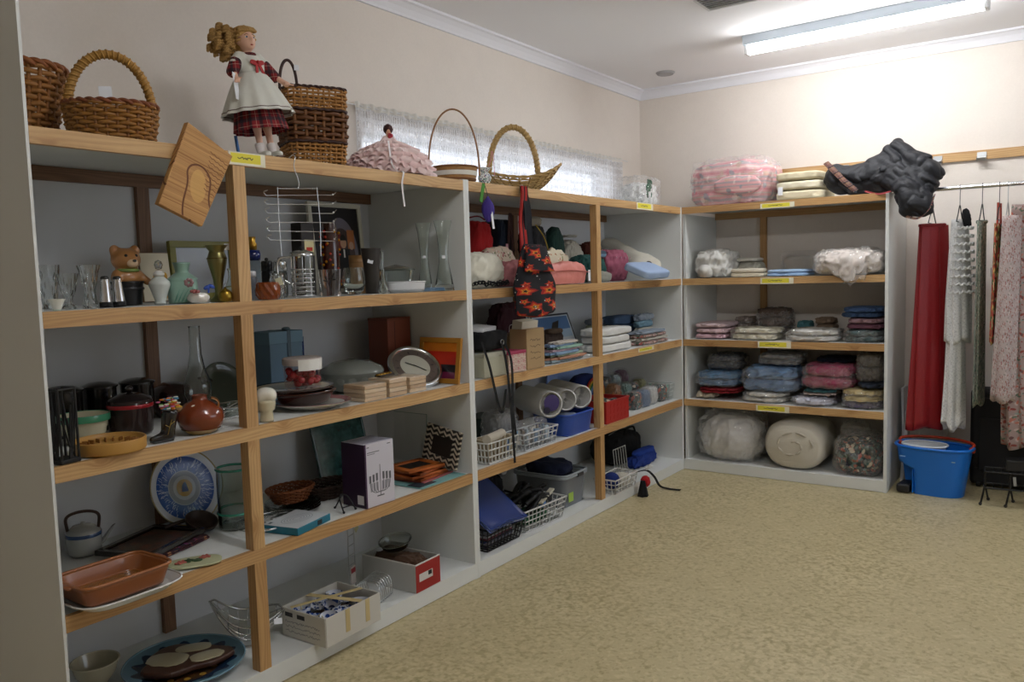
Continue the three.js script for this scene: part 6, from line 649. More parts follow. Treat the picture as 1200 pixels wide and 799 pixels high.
{ // right bay
  let f = FB(668, 276, 690, -.32, H1, .14, 'pile of white knitting wool behind oak post', 'white_knitting', 'knitting'); lump(f, cl(0xc6c2b4), { n: 2.4, amp: .2 }); P(f.o, 'yarn', tube(Array.from({ length: 30 }, (_, i) => [.05 * Math.cos(i * .9), f.h * .98 + .004 * (i % 3), .04 * Math.sin(i * .9)]), .004, false, 90, 5), cl(0xd0ccc0));
  f = FB(688, 280, 712, -.36, H1, .12, 'rust brown scarf at the back of cushion shelf', 'brown_scarf', 'scarf'); lump(f, cl(0x5a2a20), { amp: .16 }); P(f.o, 'fringe', merge(lin(-.4, .4, 14).map(u => rod([u * f.w, f.h * .5, f.d * .48], [u * f.w + .004, f.h * .2, f.d * .52], .002))), cl(0x4a2018));
  f = FB(690, 296, 717, -.10, H1, .2, 'teal green jumper with white and blue check trim', 'teal_jumper', 'jumper'); lump(f, cl(0x1c4a46), { amp: .12 }); P(f.o, 'check_trim', soft(f.w * .5, .05, .06, { n: 3, seed: 8 }).translate(f.w * .2, f.h * .82, f.d * .3), cl(0xffffff, TX.stripe)); P(f.o, 'grey_sleeve', soft(f.w * .9, .07, .1, { n: 2.8, seed: 18, amp: .14 }).translate(0, 0, f.d * .42), cl(0x8a8a80));
  f = FB(716, 290, 744, -.12, H1, .18, 'mauve pink cardigan folded beside the white towel', 'pink_cardigan', 'cardigan'); lump(f, cl(0x9a5468), { n: 3.4 }); P(f.o, 'buttons', merge(lin(-.3, .3, 4).map(u => xf(new THREE.SphereGeometry(.006, 8, 6), [u * f.w, f.h * .7, f.d * .5], [0, 0, 0], [1, 1, .4]))), cl(0xc8a0ac));
  // towel sloping down from the back to the front edge
  const o = T('rolled_towel', 'thick white patterned towel slumped over the shelf front', 'towel', V(-.235, H1 + .008, onX(757, 310, -.15).z - .02), FACE - .4);
  P(o, 'towel', loft(26, 26, (t, a) => { const r = .068 * (1 - .2 * (1 - t)) * (1 + .12 * Math.sin(a * 3 + t * 5) + .06 * Math.sin(t * 17)), y = .17 * (1 - t) ** 1.1 + .062; return [(t - .5) * .02 + r * 1.35 * Math.cos(a), Math.max(.003, y + r * Math.sin(a)), -.25 + t * .40]; }), cl(0xd8d4c6)); P(o, 'dark_pattern_end', xf(new THREE.TorusKnotGeometry(.026, .009, 60, 6, 1, 3), [0, .062, .154], [0, 0, 0], [1.5, 1.2, .35]), cl(0x4a3a34), 'dark printed roll end');
  f = FB(744, 316, 784, .045, H1, .11, 'pale blue cushion sliding over the shelf edge', 'blue_cushion', 'cushion', .1); f.h = .055; P(f.o, 'cushion', soft(f.w, f.h, f.d + .06, { n: 6, amp: .05, seed: 9, flat: 1 }), cl(0x9fb4d4)); P(f.o, 'piping', tube([[-f.w * .45, f.h * .45, f.d * .68], [0, f.h * .4, f.d * .72], [f.w * .45, f.h * .45, f.d * .68]], .003), cl(0xb4c4dc)); f.o.rotation.order = 'YXZ'; f.o.rotation.x = .42; f.o.position.y += .036; f.o.position.x += .012;
}
{ // knitted bag hanging in front
  const c = onX(625, 325, .05), o = T('knitted_bag', 'black knitted shoulder bag with red and orange motifs hanging on shelf front', 'bag', V(.05, 0, c.z)), Y = py => onX(622, py, .05).y, m = cl(0xffffff, TX.knit), yb = Y(372), yt = Y(286), k = mpp(c);
  P(o, 'body', loft(26, 44, (t, a) => { const y = yt + (yb - yt) * t, wz = k * (15 + 20 * Math.sin(Math.min(1, t * 1.05) * PI * .62)) * (t > .9 ? Math.sqrt(Math.max(0, 1 - ((t - .9) / .1) ** 2)) * .8 + .2 : 1) * 1.25, wx = .012 + .022 * Math.sin(t * PI * .8); return [wx * Math.cos(a) * (1 + .15 * Math.sin(a * 3 + t * 9)) + .0, y, wz * Math.sin(a) * (1 + .05 * Math.sin(t * 14)) - t * .02, a * .05, y]; }), m);
  const yh = HT + .003; for (const [s, col] of [[1, 0xb01c18], [-1, 0x10131c]]) P(o, 'strap', sheet(24, 3, (u, v) => { const y = yh + (yt - .03 - yh) * u, z = s * (.004 + .03 * u ** 1.5) + .018 * (1 - u); return [-.03 + .006 * Math.sin(u * 7 + s), y, z + (v - .5) * (.05 + .016 * u)]; }, .007, 1), s > 0 ? cl(0xffffff, (() => { const t = ctex(32, 128, (c2, w, h) => { for (let i = 0; i < 6; i++) { c2.fillStyle = ['#a01c1a', '#b02a20', '#14161e'][i % 3]; c2.fillRect(0, i * 22, w, 22); } }); return t; })()) : cl(col));
  P(o, 'flap', loft(14, 30, (t, a) => { const y = yt - .01 + (Y(316) - yt) * t, wz = k * (20 + 12 * t); return [.012 + .016 * Math.cos(a) + .018 * t, y, wz * Math.sin(a) - .012, a * .04, y * 1.3]; }), m); P(o, 'hook', tube([[-.05, HT + .006, .018], [-.036, HT + .009, .018], [-.028, HT - .01, .018]], .002, false, 10, 5), M.steel);
  const b = onX(571, 245, .02), q = T('purple_purse', 'small purple drawstring purse and green tag hanging on shelf edge', 'purse', V(.025, 0, b.z)), kk = mpp(b), y0 = onX(571, 260, .02).y, y1 = onX(571, 230, .02).y;
  P(q, 'purse', loft(16, 28, (t, a) => { const r = kk * 10 * Math.pow(Math.sin(PI * (.06 + .9 * t)), .7) * (t > .7 ? 1 - (t - .7) * 1.6 : 1); return [r * .55 * Math.cos(a), y0 + (y1 - y0) * t, r * Math.sin(a) * (1 + .06 * Math.sin(a * 9))]; }), cl(0x3c2a7c)); P(q, 'cord', tube([[0, y1, 0], [-.008, HT - .02, .006], [-.015, HT + .005, .008], [-.035, HT + .005, .008]], .0016), M.black); P(q, 'white_tag', xf(tag(.011, .075), [.02, y0 + .006, -.004], [0, 1.2, .12]), tagM); P(q, 'green_tag', xf(rbox(.004, .085, .02, .001), [.004, y1 + .012, .045], [-.3, 0, 0]), cl(0x4f8f3c));
}
{ // second shelf
  let f = FB(584, 350, 622, -.35, H2, .12, 'maroon cloth hanging in folds behind the craft boxes', 'maroon_cloth', 'cloth'); lump(f, cl(0x3c1a22), { n: 4, amp: .14 }); P(f.o, 'fold', soft(f.w * .5, f.h * .7, .05, { n: 3, seed: 3 }).translate(.02, 0, f.d * .5), cl(0x351720));
  f = FB(566, 414, 594, -.02, H2, .16, 'low cream patterned card box under the black bag', 'patterned_box', 'box'); { const t = floral('#b4b29c', ['#9a9a80', '#c8c6b4', '#8a8c74'], 71, 60, 6, 9); P(f.o, 'box', rbox(f.w, f.h, f.d, .003).translate(0, f.h / 2, 0), mat(0xffffff, .7, { map: t })); P(f.o, 'lid', rbox(f.w + .004, .02, f.d + .004, .003).translate(0, f.h - .006, 0), mat(0xb8b6a4, .7)); }
  const lidY = f.h;
  f = FB(595, 412, 617, -.02, H2, .15, 'small box with pink and magenta flower print', 'flower_box', 'box'); P(f.o, 'box', rbox(f.w, f.h, f.d, .003).translate(0, f.h / 2, 0), mat(0xffffff, .6, { map: floral('#c8b0a0', ['#b83a5a', '#d87a90', '#a8a890', '#e0d0c4'], 72, 26, 12, 3) })); P(f.o, 'magenta_lid', rbox(f.w + .003, .016, f.d + .003, .003).translate(0, f.h - .005, 0), mat(0xa83a58, .6));
  f = FB(565, 386, 602, -.02, H2, .16, 'black shoulder bag with long dangling straps', 'shoulder_bag', 'bag'); { const y = lidY + .014, hh = f.h - y; f.o.position.y += y; P(f.o, 'bag', soft(f.w, hh, f.d, { n: 4, amp: .08, seed: 21, crease: .3 }), cl(0x101114)); P(f.o, 'papers', xf(rbox(f.w * .62, .02, .1, .003), [-.02, hh + .004, -.01], [.1, .2, 0]), mat(0xd4d4d6, .7)); const yEnd = py => onX(600, py, .03).y - f.p.y - y; const wx = px => -(onX(px, 460, .03).z - f.p.z), fr = f.d / 2 + .02;
    for (const [a, b, c, d] of [[575, 578, 590, 596], [597, 598, 601, 604], [600, 604, 603, 606]]) P(f.o, 'strap', sheet(30, 2, (u, v) => { const cv = new THREE.CatmullRomCurve3([V(wx(a), hh * .5, fr - .012), V(wx(b), -.05, fr + .01), V(wx(c), a === 575 ? yEnd(482) : yEnd(480), fr + .018), V(wx(d), a === 575 ? yEnd(455) : a === 597 ? yEnd(545) : yEnd(512), fr + .016)]).getPoint(u); return [cv.x + (v - .5) * .016, cv.y, cv.z]; }, .002), cl(0x0e0e10)); P(f.o, 'buckle', xf(new THREE.TorusGeometry(.012, .002, 6, 16), [wx(598), hh * .35, fr - .008]), M.steel); }
  f = FB(616, 385, 638, -.02, H2, .1, 'tall kraft cardboard box with white lid tab and faint script', 'kraft_box', 'box'); { const pt = ctex(64, 128, (c, w, h) => { c.fillStyle = '#a88c64'; c.fillRect(0, 0, w, h); c.strokeStyle = '#5a4a36'; c.lineWidth = 1.5; const r = rng(8); for (let j = 0; j < 4; j++) { c.beginPath(); for (let i = 0; i < 12; i++) c.lineTo(12 + i * 3.4, 36 + j * 20 + (r() - .5) * 10); c.stroke(); } }); P(f.o, 'box', rbox(f.w, f.h, f.d, .002).translate(0, f.h / 2, 0), mat(0xa88c64, .8)); P(f.o, 'scripted_front', rbox(f.w - .002, f.h - .002, .001, .0004, 1).translate(0, f.h / 2, f.d / 2 + .0003), mat(0xffffff, .8, { map: pt })); P(f.o, 'lid_tab', xf(rbox(f.w * .9, .05, .06, .003), [0, f.h + .016, -.01], [.15, 0, 0]), mat(0xd2cbb8, .7)); }
  f = FB(602, 388, 615, -.14, H2, .1, 'brown paper craft bag beside the kraft box', 'craft_bag', 'bag'); lump(f, mat(0x8f7654, .8), { n: 6 }); P(f.o, 'handle', tube([[-.02, f.h * .97, 0], [-.01, f.h * 1.15, 0], [.015, f.h * 1.15, 0], [.02, f.h * .97, 0]], .002), tagM);
  const cols = [0x8a9aa0, 0xb4846a, 0xa4b8a0, 0x7f9ab4, 0xc8a8b0, 0x8fb0a0, 0x90a8c8, 0xbcb4ac]; f = FB(640, 397, 700, -.03, H2, .13, 'loose pile of folded pastel fabric remnants', 'fabric_pile', 'fabric'); { let y = 0; for (let i = 0; i < 8; i++) { const hh = f.h / 9; P(f.o, 'remnant', soft(f.w * (.9 - i * .045), hh * 1.3, f.d * (.95 - i * .05), { n: 3.4, amp: .2, crease: .6, fr: 5, seed: 30 + i, flat: .9, seg: 26 }).translate((i % 3 - 1) * .02, y, (i % 2) * .015), cl(cols[i])); y += hh; } }
  f = FB(640, 360, 700, -.24, H2, .02, 'blue and white printed art pack leaning at back', 'art_pack', 'pack'); { const pt = ctex(128, 96, (c, w, h) => { c.fillStyle = '#ccd6de'; c.fillRect(0, 0, w, h); c.fillStyle = '#4f78ac'; c.fillRect(8, 8, 112, 50); c.fillStyle = '#a4c0d8'; c.fillRect(8, 40, 112, 20); c.fillStyle = '#10161e'; c.beginPath(); c.moveTo(50, 46); c.lineTo(66, 22); c.lineTo(88, 18); c.lineTo(74, 44); c.fill(); c.strokeStyle = '#1a2230'; c.lineWidth = 4; c.strokeRect(3, 3, 122, 90); }); const b = P(f.o, 'pack', xf(rbox(f.w * 1.1, .2, .014, .003), [0, .1, 0], [0, 0, .0]), mat(0xb8bec4, .4)); P(f.o, 'printed_cover', rbox(f.w * 1.1 - .004, .196, .001, .0004, 1).translate(0, .1, .0075), mat(0xffffff, .35, { map: pt })); f.o.rotation.order = 'YXZ'; f.o.rotation.x = -.36; f.o.position.set(-.27, H2 + .006, -1.19); f.o.scale.set(.42 / (f.w * 1.1), 1.2, 1); }
  f = FB(636, 384, 664, -.18, H2, .06, 'crumpled dark brown fabric beside the art pack', 'brown_fabric', 'fabric'); lump(f, cl(0x3a2c24), { amp: .16 }); P(f.o, 'fold', soft(f.w * .6, .03, .06, { seed: 4 }).translate(0, f.h * .8, .02), cl(0x4a3a2c));
  f = FB(706, 384, 746, -.03, H2, .2, 'folded white cotton cloth on the right of oak post', 'white_cloth', 'cloth'); folds(f, [0, 1, 2].map(i => cl(i % 2 ? 0xd0d0cc : 0xd8d8d4)), { amp: .1, crease: .5 });
  f = FB(722, 370, 750, -.255, H2, .14, 'faded blue denim piece folded behind white cloth', 'denim_piece', 'denim'); folds(f, [cl(0x34465e), cl(0x3c5270), cl(0x445c7c)]);
  const mm = [[750, 390, 788, -.03, 0xffffff, TX.dress, 'flower print remnant at the right front of shelf', .13], [748, 374, 771, -.18, 0x6a8a9a, null, 'slate blue remnant roll by the side panel', .06], [698, 380, 711, -.32, 0xb0b89c, null, 'sage green remnant in the corner behind denim', .1]]; for (const [a, b, c, x, col, tx, lab, d] of mm) { f = FB(a, b, c, x, H2, d, lab, 'remnant_bundle', 'fabric'); folds(f, [cl(col, tx), cl(0xb8b4a8), cl(col, tx), cl(0x8a94a0)], { amp: .16, crease: .6, n: 3.6, fr: 5 }); f.o.scale.y = 1.25; }
}
// wire basket with open top
function wireBasket(o, w, h, d, m, nx, ny, nz, r = .0022) { const L = [], b = .86, pt = (u, y, v) => [u * w / 2 * (b + (1 - b) * y / h), y, v * d / 2 * (b + (1 - b) * y / h)]; for (const y of lin(.003, h, ny)) for (const [A, B] of [[[-1, -1], [1, -1]], [[1, -1], [1, 1]], [[1, 1], [-1, 1]], [[-1, 1], [-1, -1]]]) L.push(rod(pt(A[0], y, A[1]), pt(B[0], y, B[1]), y === h ? r * 1.6 : r, 5)); for (const u of lin(-1, 1, nx)) { for (const s of [-1, 1]) L.push(rod(pt(u, .003, s), pt(u, h, s), r, 5)); L.push(rod(pt(u, .003, -1), pt(u, .003, 1), r, 5)); } for (const v of lin(-1, 1, nz)) for (const s of [-1, 1]) L.push(rod(pt(s, .003, v), pt(s, h, v), r, 5)); return P(o, 'wires', merge(L), m); }
{ // third shelf
  let f = FB(570, 512, 608, -.02, H3, .13, 'white plastic slatted basket of patterns and rolls', 'slatted_basket', 'basket'); { const wm = mat(0xcfcfca, .5); wireBasket(f.o, f.w, .1, f.d, wm, 9, 4, 7, .004); P(f.o, 'floor', rbox(f.w * .84, .004, f.d * .84, .001).translate(0, .006, 0), wm); P(f.o, 'pattern_papers', merge(lin(-.35, .35, 5).map((u, i) => xf(rbox(.022, .1, .09, .002), [u * f.w, .06, 0], [0, .05 * i, .1]))), mat(0xa89a80, .8)); P(f.o, 'paper_roll', xf(new THREE.CylinderGeometry(.022, .022, f.w * .7, 20), [-.02, .115, .03], [0, .2, PI / 2]), mat(0xc8bfae, .8)); P(f.o, 'blue_card', xf(rbox(.03, .07, .08, .002), [f.w * .3, .05, .0], [0, 0, -.1]), mat(0x5a7aa4, .7)); }
  f = FB(564, 488, 590, -.3, H3, .14, 'dark green ribbed box at the back by side panel', 'green_box', 'box'); P(f.o, 'box', rbox(f.w, f.h, f.d, .004).translate(0, f.h / 2, 0), mat(0x163028, .6)); P(f.o, 'ribs', merge(lin(-.4, .4, 8).map(u => rbox(.006, f.h * .8, .006, .001).translate(u * f.w, f.h / 2, f.d / 2))), mat(0x24443a, .6));
  f = FB(582, 480, 612, -.165, H3, .13, 'crumpled clear plastic bag of grey packing', 'packing_bag', 'bag'); lump(f, cl(0x77787a), { amp: .14 }); wrap(f);
  f = FB(612, 505, 655, -.03, H3, .12, 'second white wire basket lined with clear plastic and blue packets', 'packet_basket', 'basket'); { wireBasket(f.o, f.w, .085, f.d, mat(0xc4c6c8, .5), 8, 4, 6, .003); const R = rng(3); for (let i = 0; i < 9; i++) P(f.o, 'packet', xf(rbox(.05, .07, .012, .003), [(-.4 + i * .1) * f.w, .055, (R() - .5) * .08], [(R() - .5) * .5, R(), (R() - .5) * .5]), mat([0x6f8fae, 0xb4b0a4, 0x8a8078, 0xa4b4c0][i % 4], .5)); P(f.o, 'plastic_bag', soft(f.w * .8, .13, f.d * .8, { n: 3, amp: .1, crease: .6, seed: 9, seg: 24 }).translate(0, .02, 0), film()); }
  const rolls = [[[622, 466], [645, 474], 16, 'white paper roll with purple printed end', 0], [[646, 458], [664, 469], 13, 'white paper roll squeezed between two others', 0], [[664, 452], [681, 465], 14, 'white paper roll with open hollow end', 1]];
  rolls.forEach(([a, b, rp, lab, hol], i) => { const B = onX(b[0], b[1], -.062), A = onX(b[0] - 30, b[1] - 8, -.34), k = mpp(B), r = rp * k, o = T('paper_roll', lab, 'paper roll', B); const d = A.clone().sub(B); const L = d.length(); o.quaternion.setFromUnitVectors(V(0, 0, -1), d.normalize()); const pm = mat(0xdcdad6, .7); P(o, 'roll', xf(lathe([[r * .8, 0], [r, 0], [r, L], [r * .8, L], [r * .8, 0]], 36), [0, 0, -L], [PI / 2, 0, 0]), pm); P(o, 'inner_layers', merge(lin(.25, .7, 5).map(q => xf(lathe([[r * q, 0], [r * q + .0015, 0], [r * q + .0015, L * .98], [r * q, L * .98], [r * q, 0]], 28), [0, 0, -L * .99], [PI / 2, 0, 0]))), pm); if (i === 0) { P(o, 'purple_print', xf(new THREE.CylinderGeometry(r * .62, r * .62, .001, 28), [r * .1, r * .12, .0012], [PI / 2, 0, 0]), mat(0x3c2c66, .6)); P(o, 'dark_print', xf(new THREE.CylinderGeometry(r * .26, r * .26, .0014, 20), [-r * .3, -r * .42, .0014], [PI / 2, 0, 0]), mat(0x1e1a34, .6)); } });
  f = FB(664, 472, 705, -.02, H3, .24, 'translucent blue plastic crate in front of oak post', 'blue_crate', 'crate'); { const bm = phys(0x2f55b0, .3, { transmission: .25, thickness: 0, side: THREE.DoubleSide }), h = .112; f.w = Math.min(f.w, .3); P(f.o, 'body', loft(8, 40, (t, a) => { const q = sup(a, 7), k = .88 + .12 * t; return [q[0] * f.w / 2 * k, t * h, q[1] * f.d / 2 * k]; }, false), bm); P(f.o, 'floor', rbox(f.w * .86, .003, f.d * .86, .001).translate(0, .002, 0), bm); P(f.o, 'rim', tube(Array.from({ length: 44 }, (_, j) => { const q = sup(j / 44 * 6.2832, 7); return [q[0] * f.w / 2, h, q[1] * f.d / 2]; }), .006, true, 88, 6), mat(0x2a4fa8, .4)); P(f.o, 'wool_stuffing', soft(f.w * .8, h * .9, f.d * .8, { n: 3, amp: .14, seed: 12 }).translate(0, .006, 0), cl(0x8a94a8)); }
  f = FB(640, 432, 700, -.5, H3, .02, 'plain cornflower blue board standing against the back', 'blue_board', 'board'); P(f.o, 'board', rbox(f.w, f.h, .012, .003).translate(0, f.h / 2, 0), mat(0x9dbcf5, .6)); P(f.o, 'rim', rbox(f.w, .012, .018, .003).translate(0, f.h, 0), mat(0x6f98e4, .6));
  f = FB(684, 436, 712, -.27, H3, .17, 'round blue bag with rainbow striped sides', 'rainbow_bag', 'bag'); { P(f.o, 'bag', soft(f.w, f.h, f.d, { n: 2.6, amp: .05, seed: 3 }), cl(0x1c2f68)); ['0xb83a2a', '0xc8a030', '0x3a7a4a', '0x7a9ac8'].forEach((c, i) => P(f.o, 'stripe', xf(new THREE.TorusGeometry(f.w * (.40 - i * .05), .006, 6, 30, PI), [0, f.h * .42, f.d * .44 + i * .004], [0, 0, 0], [1, .95, 1]), cl(Number(c)))); P(f.o, 'yellow_trim', tube([[f.w * .3, f.h * .1, f.d * .46], [f.w * .44, f.h * .5, f.d * .4], [f.w * .3, f.h * .9, f.d * .34]], .008), cl(0xc8a030)); }
  f = FB(709, 462, 737, -.02, H3, .2, 'red plastic basket with slanted ribs', 'red_basket', 'basket'); { const h = .125, rm = mat(0xa82420, .4); P(f.o, 'walls', merge([rbox(f.w, h, .005, .001).translate(0, h / 2, f.d / 2), rbox(f.w, h, .005, .001).translate(0, h / 2, -f.d / 2), rbox(.005, h, f.d, .001).translate(-f.w / 2, h / 2, 0), rbox(.005, h, f.d, .001).translate(f.w / 2, h / 2, 0), rbox(f.w, .005, f.d, .001).translate(0, .0025, 0)]), rm); P(f.o, 'ribs', merge(lin(-.32, .32, 5).flatMap(u => [.03, .065, .098].map(y => xf(rbox(.007, .026, .002, .0006), [u * f.w, y, f.d / 2 + .003], [0, 0, -.4])))), rm); P(f.o, 'rim', merge([rbox(f.w + .014, .008, .012, .002).translate(0, h, f.d / 2), rbox(.012, .008, f.d + .01, .002).translate(-f.w / 2, h, 0), rbox(.012, .008, f.d + .01, .002).translate(f.w / 2, h, 0), rbox(f.w + .014, .008, .012, .002).translate(0, h, -f.d / 2)]), rm); P(f.o, 'contents', soft(f.w * .9, h * .98, f.d * .9, { n: 3.5, amp: .16, crease: .4, seed: 41 }).translate(0, .006, 0), cl(0xffffff, TX.multi)); }
  const R = rng(91), pc = [0x8a4a60, 0x5a6f8a, 0xb8b8b4, 0x3a3a44, 0xa07040, 0x6a8a80, 0xc0a0a8, 0x8a8a5a, 0x405070, 0xb0a48a, 0x9ab0b8, 0x74506a]; const where = ['on top of the craft heap', 'in the craft heap by the red basket', 'in the craft heap near side panel']; const kinds = ['plum', 'slate blue', 'silver grey', 'charcoal', 'ochre', 'sea green', 'blush pink', 'olive', 'navy', 'tan', 'ice blue', 'aubergine'];
  for (let i = 0; i < 12; i++) { const row = Math.floor(i / 4), z = onX(745 + (i % 4) * 9.6, 480, -.1).z, o = T('craft_packet', kinds[i] + ' cellophane craft packet ' + where[i === 8 || i === 9 ? 0 : i % 4 < 2 ? 1 : 2], 'packet', V(-.10 - row * .14 - R() * .02, H3 + E_, z), R() * .3 + 1.42, 'craft packets'); const w = .092 + R() * .02, h = .1 + R() * .03 + row * .045, d = .1; P(o, 'contents', soft(w, h, d, { n: 3.5, amp: .2, seed: 60 + i, crease: .7, fr: 5 }), i % 3 === 0 ? cl(0xffffff, TX.multi) : cl(pc[i])); P(o, 'cellophane', soft(w * 1.06, h * 1.06, d * 1.06, { n: 4, amp: .12, seed: 80 + i, crease: .8 }), film()); }
  f = FB(784, 436, 797, -.05, H3, .2, 'white wire letter rack with green card by side panel', 'letter_rack', 'rack'); wireBasket(f.o, Math.min(.07, f.w), .11, f.d, mat(0xc8ccca, .5), 5, 5, 7, .0025); P(f.o, 'cards', merge(lin(-.06, .06, 4).map(z => xf(rbox(.045, .1, .004, .001), [0, .058, z], [.1, 0, 0]))), mat(0x8ab4a4, .6));
}
{ // bottom shelf
  let f = FB(574, 612, 612, -.02, H0, .3, 'black wire basket of magazines under the blue folder', 'black_wire_basket', 'basket'); f.w = .3; wireBasket(f.o, f.w, .11, f.d, mat(0x0e0e10, .4), 11, 5, 11, .0028); { const R = rng(7); for (let i = 0; i < 5; i++) P(f.o, 'magazine', xf(rbox(f.w * .74, .008, f.d * .72, .002), [0, .014 + i * .011, 0], [0, (R() - .5) * .1, 0]), mat([0x3a2a4a, 0x8a8a94, 0x2a3a6a, 0x7a3a4a, 0xb0b0b8][i], .4)); }
  const q = f.p.clone(); const o = T('blue_folder', 'shiny blue plastic document wallet tilted over the black basket', 'folder', V(q.x + .03, H0 + .132, q.z + .015), FACE); P(o, 'wallet', sheet(10, 14, (u, v) => [(u - .5) * .3, .16 * (1 - v) ** 1.15 + .012 - .03 * v * v + .006 * Math.sin(u * 5), -.14 + v * .29], .012), phys(0x2c3f7c, .18, { clearcoat: .8 })); P(o, 'seam', tube([[-.145, .185, -.132], [0, .19, -.132], [.145, .185, -.132]], .004), mat(0x24346a, .3)); P(o, 'green_sheet', xf(rbox(.2, .004, .12, .001), [.09, .2, -.13], [.75, .2, -.2]), mat(0x1c7a3a, .5));
  f = FB(612, 586, 668, -.02, H0, .26, 'white wire basket of dark tools and cords', 'white_wire_basket', 'basket', -.06); f.w = Math.min(f.w, .36); wireBasket(f.o, f.w, .11, f.d, mat(0xc8c8c6, .4), 12, 5, 10, .003); P(f.o, 'green_cloth', soft(f.w * .7, .05, f.d * .7, { n: 3, amp: .12, seed: 5 }).translate(0, .008, 0), cl(0x1c4a30)); { const R = rng(33), L = []; for (let i = 0; i < 16; i++) L.push(tube([[(R() - .5) * f.w * .7, .06 + R() * .05, (R() - .5) * .2], [(R() - .5) * f.w * .7, .13 + R() * .05, (R() - .5) * .2], [(R() - .5) * f.w * .7, .1 + R() * .07, (R() - .5) * .22]], .006 + R() * .008, false, 12, 7)); P(f.o, 'cords', merge(L), mat(0x141518, .6), 'black cords and tools'); P(f.o, 'pale_handle', xf(rbox(.2, .012, .03, .004), [.08, .125, .07], [0, .3, .12]), mat(0xc0bba8, .5)); P(f.o, 'blue_clip', xf(rbox(.04, .03, .03, .006), [.02, .1, .09], [0, .4, 0]), mat(0x4a7ab4, .5)); }
  f = FB(566, 552, 596, -.34, H0, .16, 'black sewing bag at back of bottom shelf', 'sewing_bag', 'bag'); lump(f, cl(0x131417), { amp: .12 }); P(f.o, 'handle', tube([[-.06, f.h * .95, .02], [-.03, f.h * 1.14, .03], [.04, f.h * 1.14, .03], [.07, f.h * .95, .02]], .006), cl(0x0c0c0e)); P(f.o, 'grey_reel', xf(lathe([[.006, 0], [.02, 0], [.02, .004], [.01, .006], [.01, .03], [.02, .032], [.02, .036], [.006, .036]], 18), [.05, f.h * .9, .08], [.9, 0, .5]), mat(0x8a8a8a, .5));
  f = FB(660, 544, 704, -.075, H0, .34, 'clear plastic storage tub of dark clothes', 'storage_tub', 'tub'); f.w = Math.min(.4, f.w); { const h = f.h * .84, tm = phys(0xc4cbd2, .22, { transmission: .7, thickness: 0, side: THREE.DoubleSide }); P(f.o, 'tub', loft(8, 44, (t, a) => { const s = sup(a, 8), k = .9 + .1 * t; return [s[0] * f.w / 2 * k, .002 + t * h, s[1] * f.d / 2 * k]; }, false), tm); P(f.o, 'floor', rbox(f.w * .88, .003, f.d * .88, .001).translate(0, .004, 0), tm); P(f.o, 'rim', merge([0, .012].map(dy => tube(Array.from({ length: 44 }, (_, j) => { const s = sup(j / 44 * 6.2832, 8); return [s[0] * f.w * .51, h - dy, s[1] * f.d * .51]; }), .007, true, 88, 6))), mat(0x9aa2a8, .35)); P(f.o, 'clothes', soft(f.w * .86, h * .98, f.d * .86, { n: 4, amp: .08, seed: 61 }).translate(0, .008, 0), cl(0x1a2438)); P(f.o, 'top_clothes', soft(f.w * .8, .09, f.d * .8, { n: 3, amp: .16, seed: 62 }).translate(-.02, h * .88, 0), cl(0x141d3a)); P(f.o, 'handle', rbox(.06, .02, .016, .004).translate(f.w * .1, h * .93, f.d * .52), mat(0x2a2c30, .4)); P(f.o, 'lime_sticker', rbox(.05, .05, .001, .0004).translate(-f.w * .2, h * .3, f.d * .478), mat(0xa0c050, .6)); }
  // right bay
  f = FB(722, 503, 768, -.24, H0, .26, 'bulging black holdall on the bottom shelf', 'black_holdall', 'bag'); lump(f, cl(0x0c0d11), { n: 2.8, amp: .08 }); P(f.o, 'handle', tube([[-.08, f.h * .9, .1], [-.05, f.h * 1.06, .1], [.05, f.h * 1.06, .1], [.08, f.h * .9, .1]], .007), cl(0x08080a)); P(f.o, 'zip', tube([[-f.w * .35, f.h * .93, .03], [0, f.h * 1.0, .03], [f.w * .35, f.h * .93, .03]], .003), M.steel);
  f = FB(744, 527, 776, -.12, H0, .1, 'royal blue fabric spilling beside the black holdall', 'blue_fabric', 'fabric'); f.h *= .8; lump(f, cl(0x13307c), { amp: .18 }); P(f.o, 'fold', soft(f.w * .7, .04, .07, { seed: 5, amp: .16 }).translate(.02, f.h * .82, 0), cl(0x183a90));
  f = FB(714, 552, 752, .03, H0, .14, 'small white wire basket overhanging the bottom shelf', 'small_wire_basket', 'basket'); f.w = Math.min(f.w, .28); wireBasket(f.o, f.w, .085, f.d, mat(0xcfcdc8, .4), 8, 4, 6, .003); P(f.o, 'blue_wool', up(xf(new THREE.IcosahedronGeometry(.05, 3), [-f.w * .2, .062, 0]), 0), cl(0x152a6a), 'ball of blue wool'); P(f.o, 'white_bag', soft(f.w * .5, .075, f.d * .7, { n: 3, amp: .12, seed: 6, crease: .4 }).translate(f.w * .2, .01, 0), cl(0xc2bdae));
  f = FB(716, 512, 744, -.11, H0, .02, 'white wire grid panel leaning against the black holdall', 'wire_grid', 'grid'); P(f.o, 'wires', merge([...lin(-.5, .5, 6).map(u => rod([u * .16, 0, 0], [u * .16, .19, -.02], .0026)), ...[.003, .19].map(y => rod([-.08, y, -y * .1], [.08, y, -y * .1], .003))]), mat(0xbdbdb8, .4)); P(f.o, 'feet', merge([-.08, .08].map(x => rod([x, .003, 0], [x, .003, .03], .003))), mat(0xbdbdb8, .4));
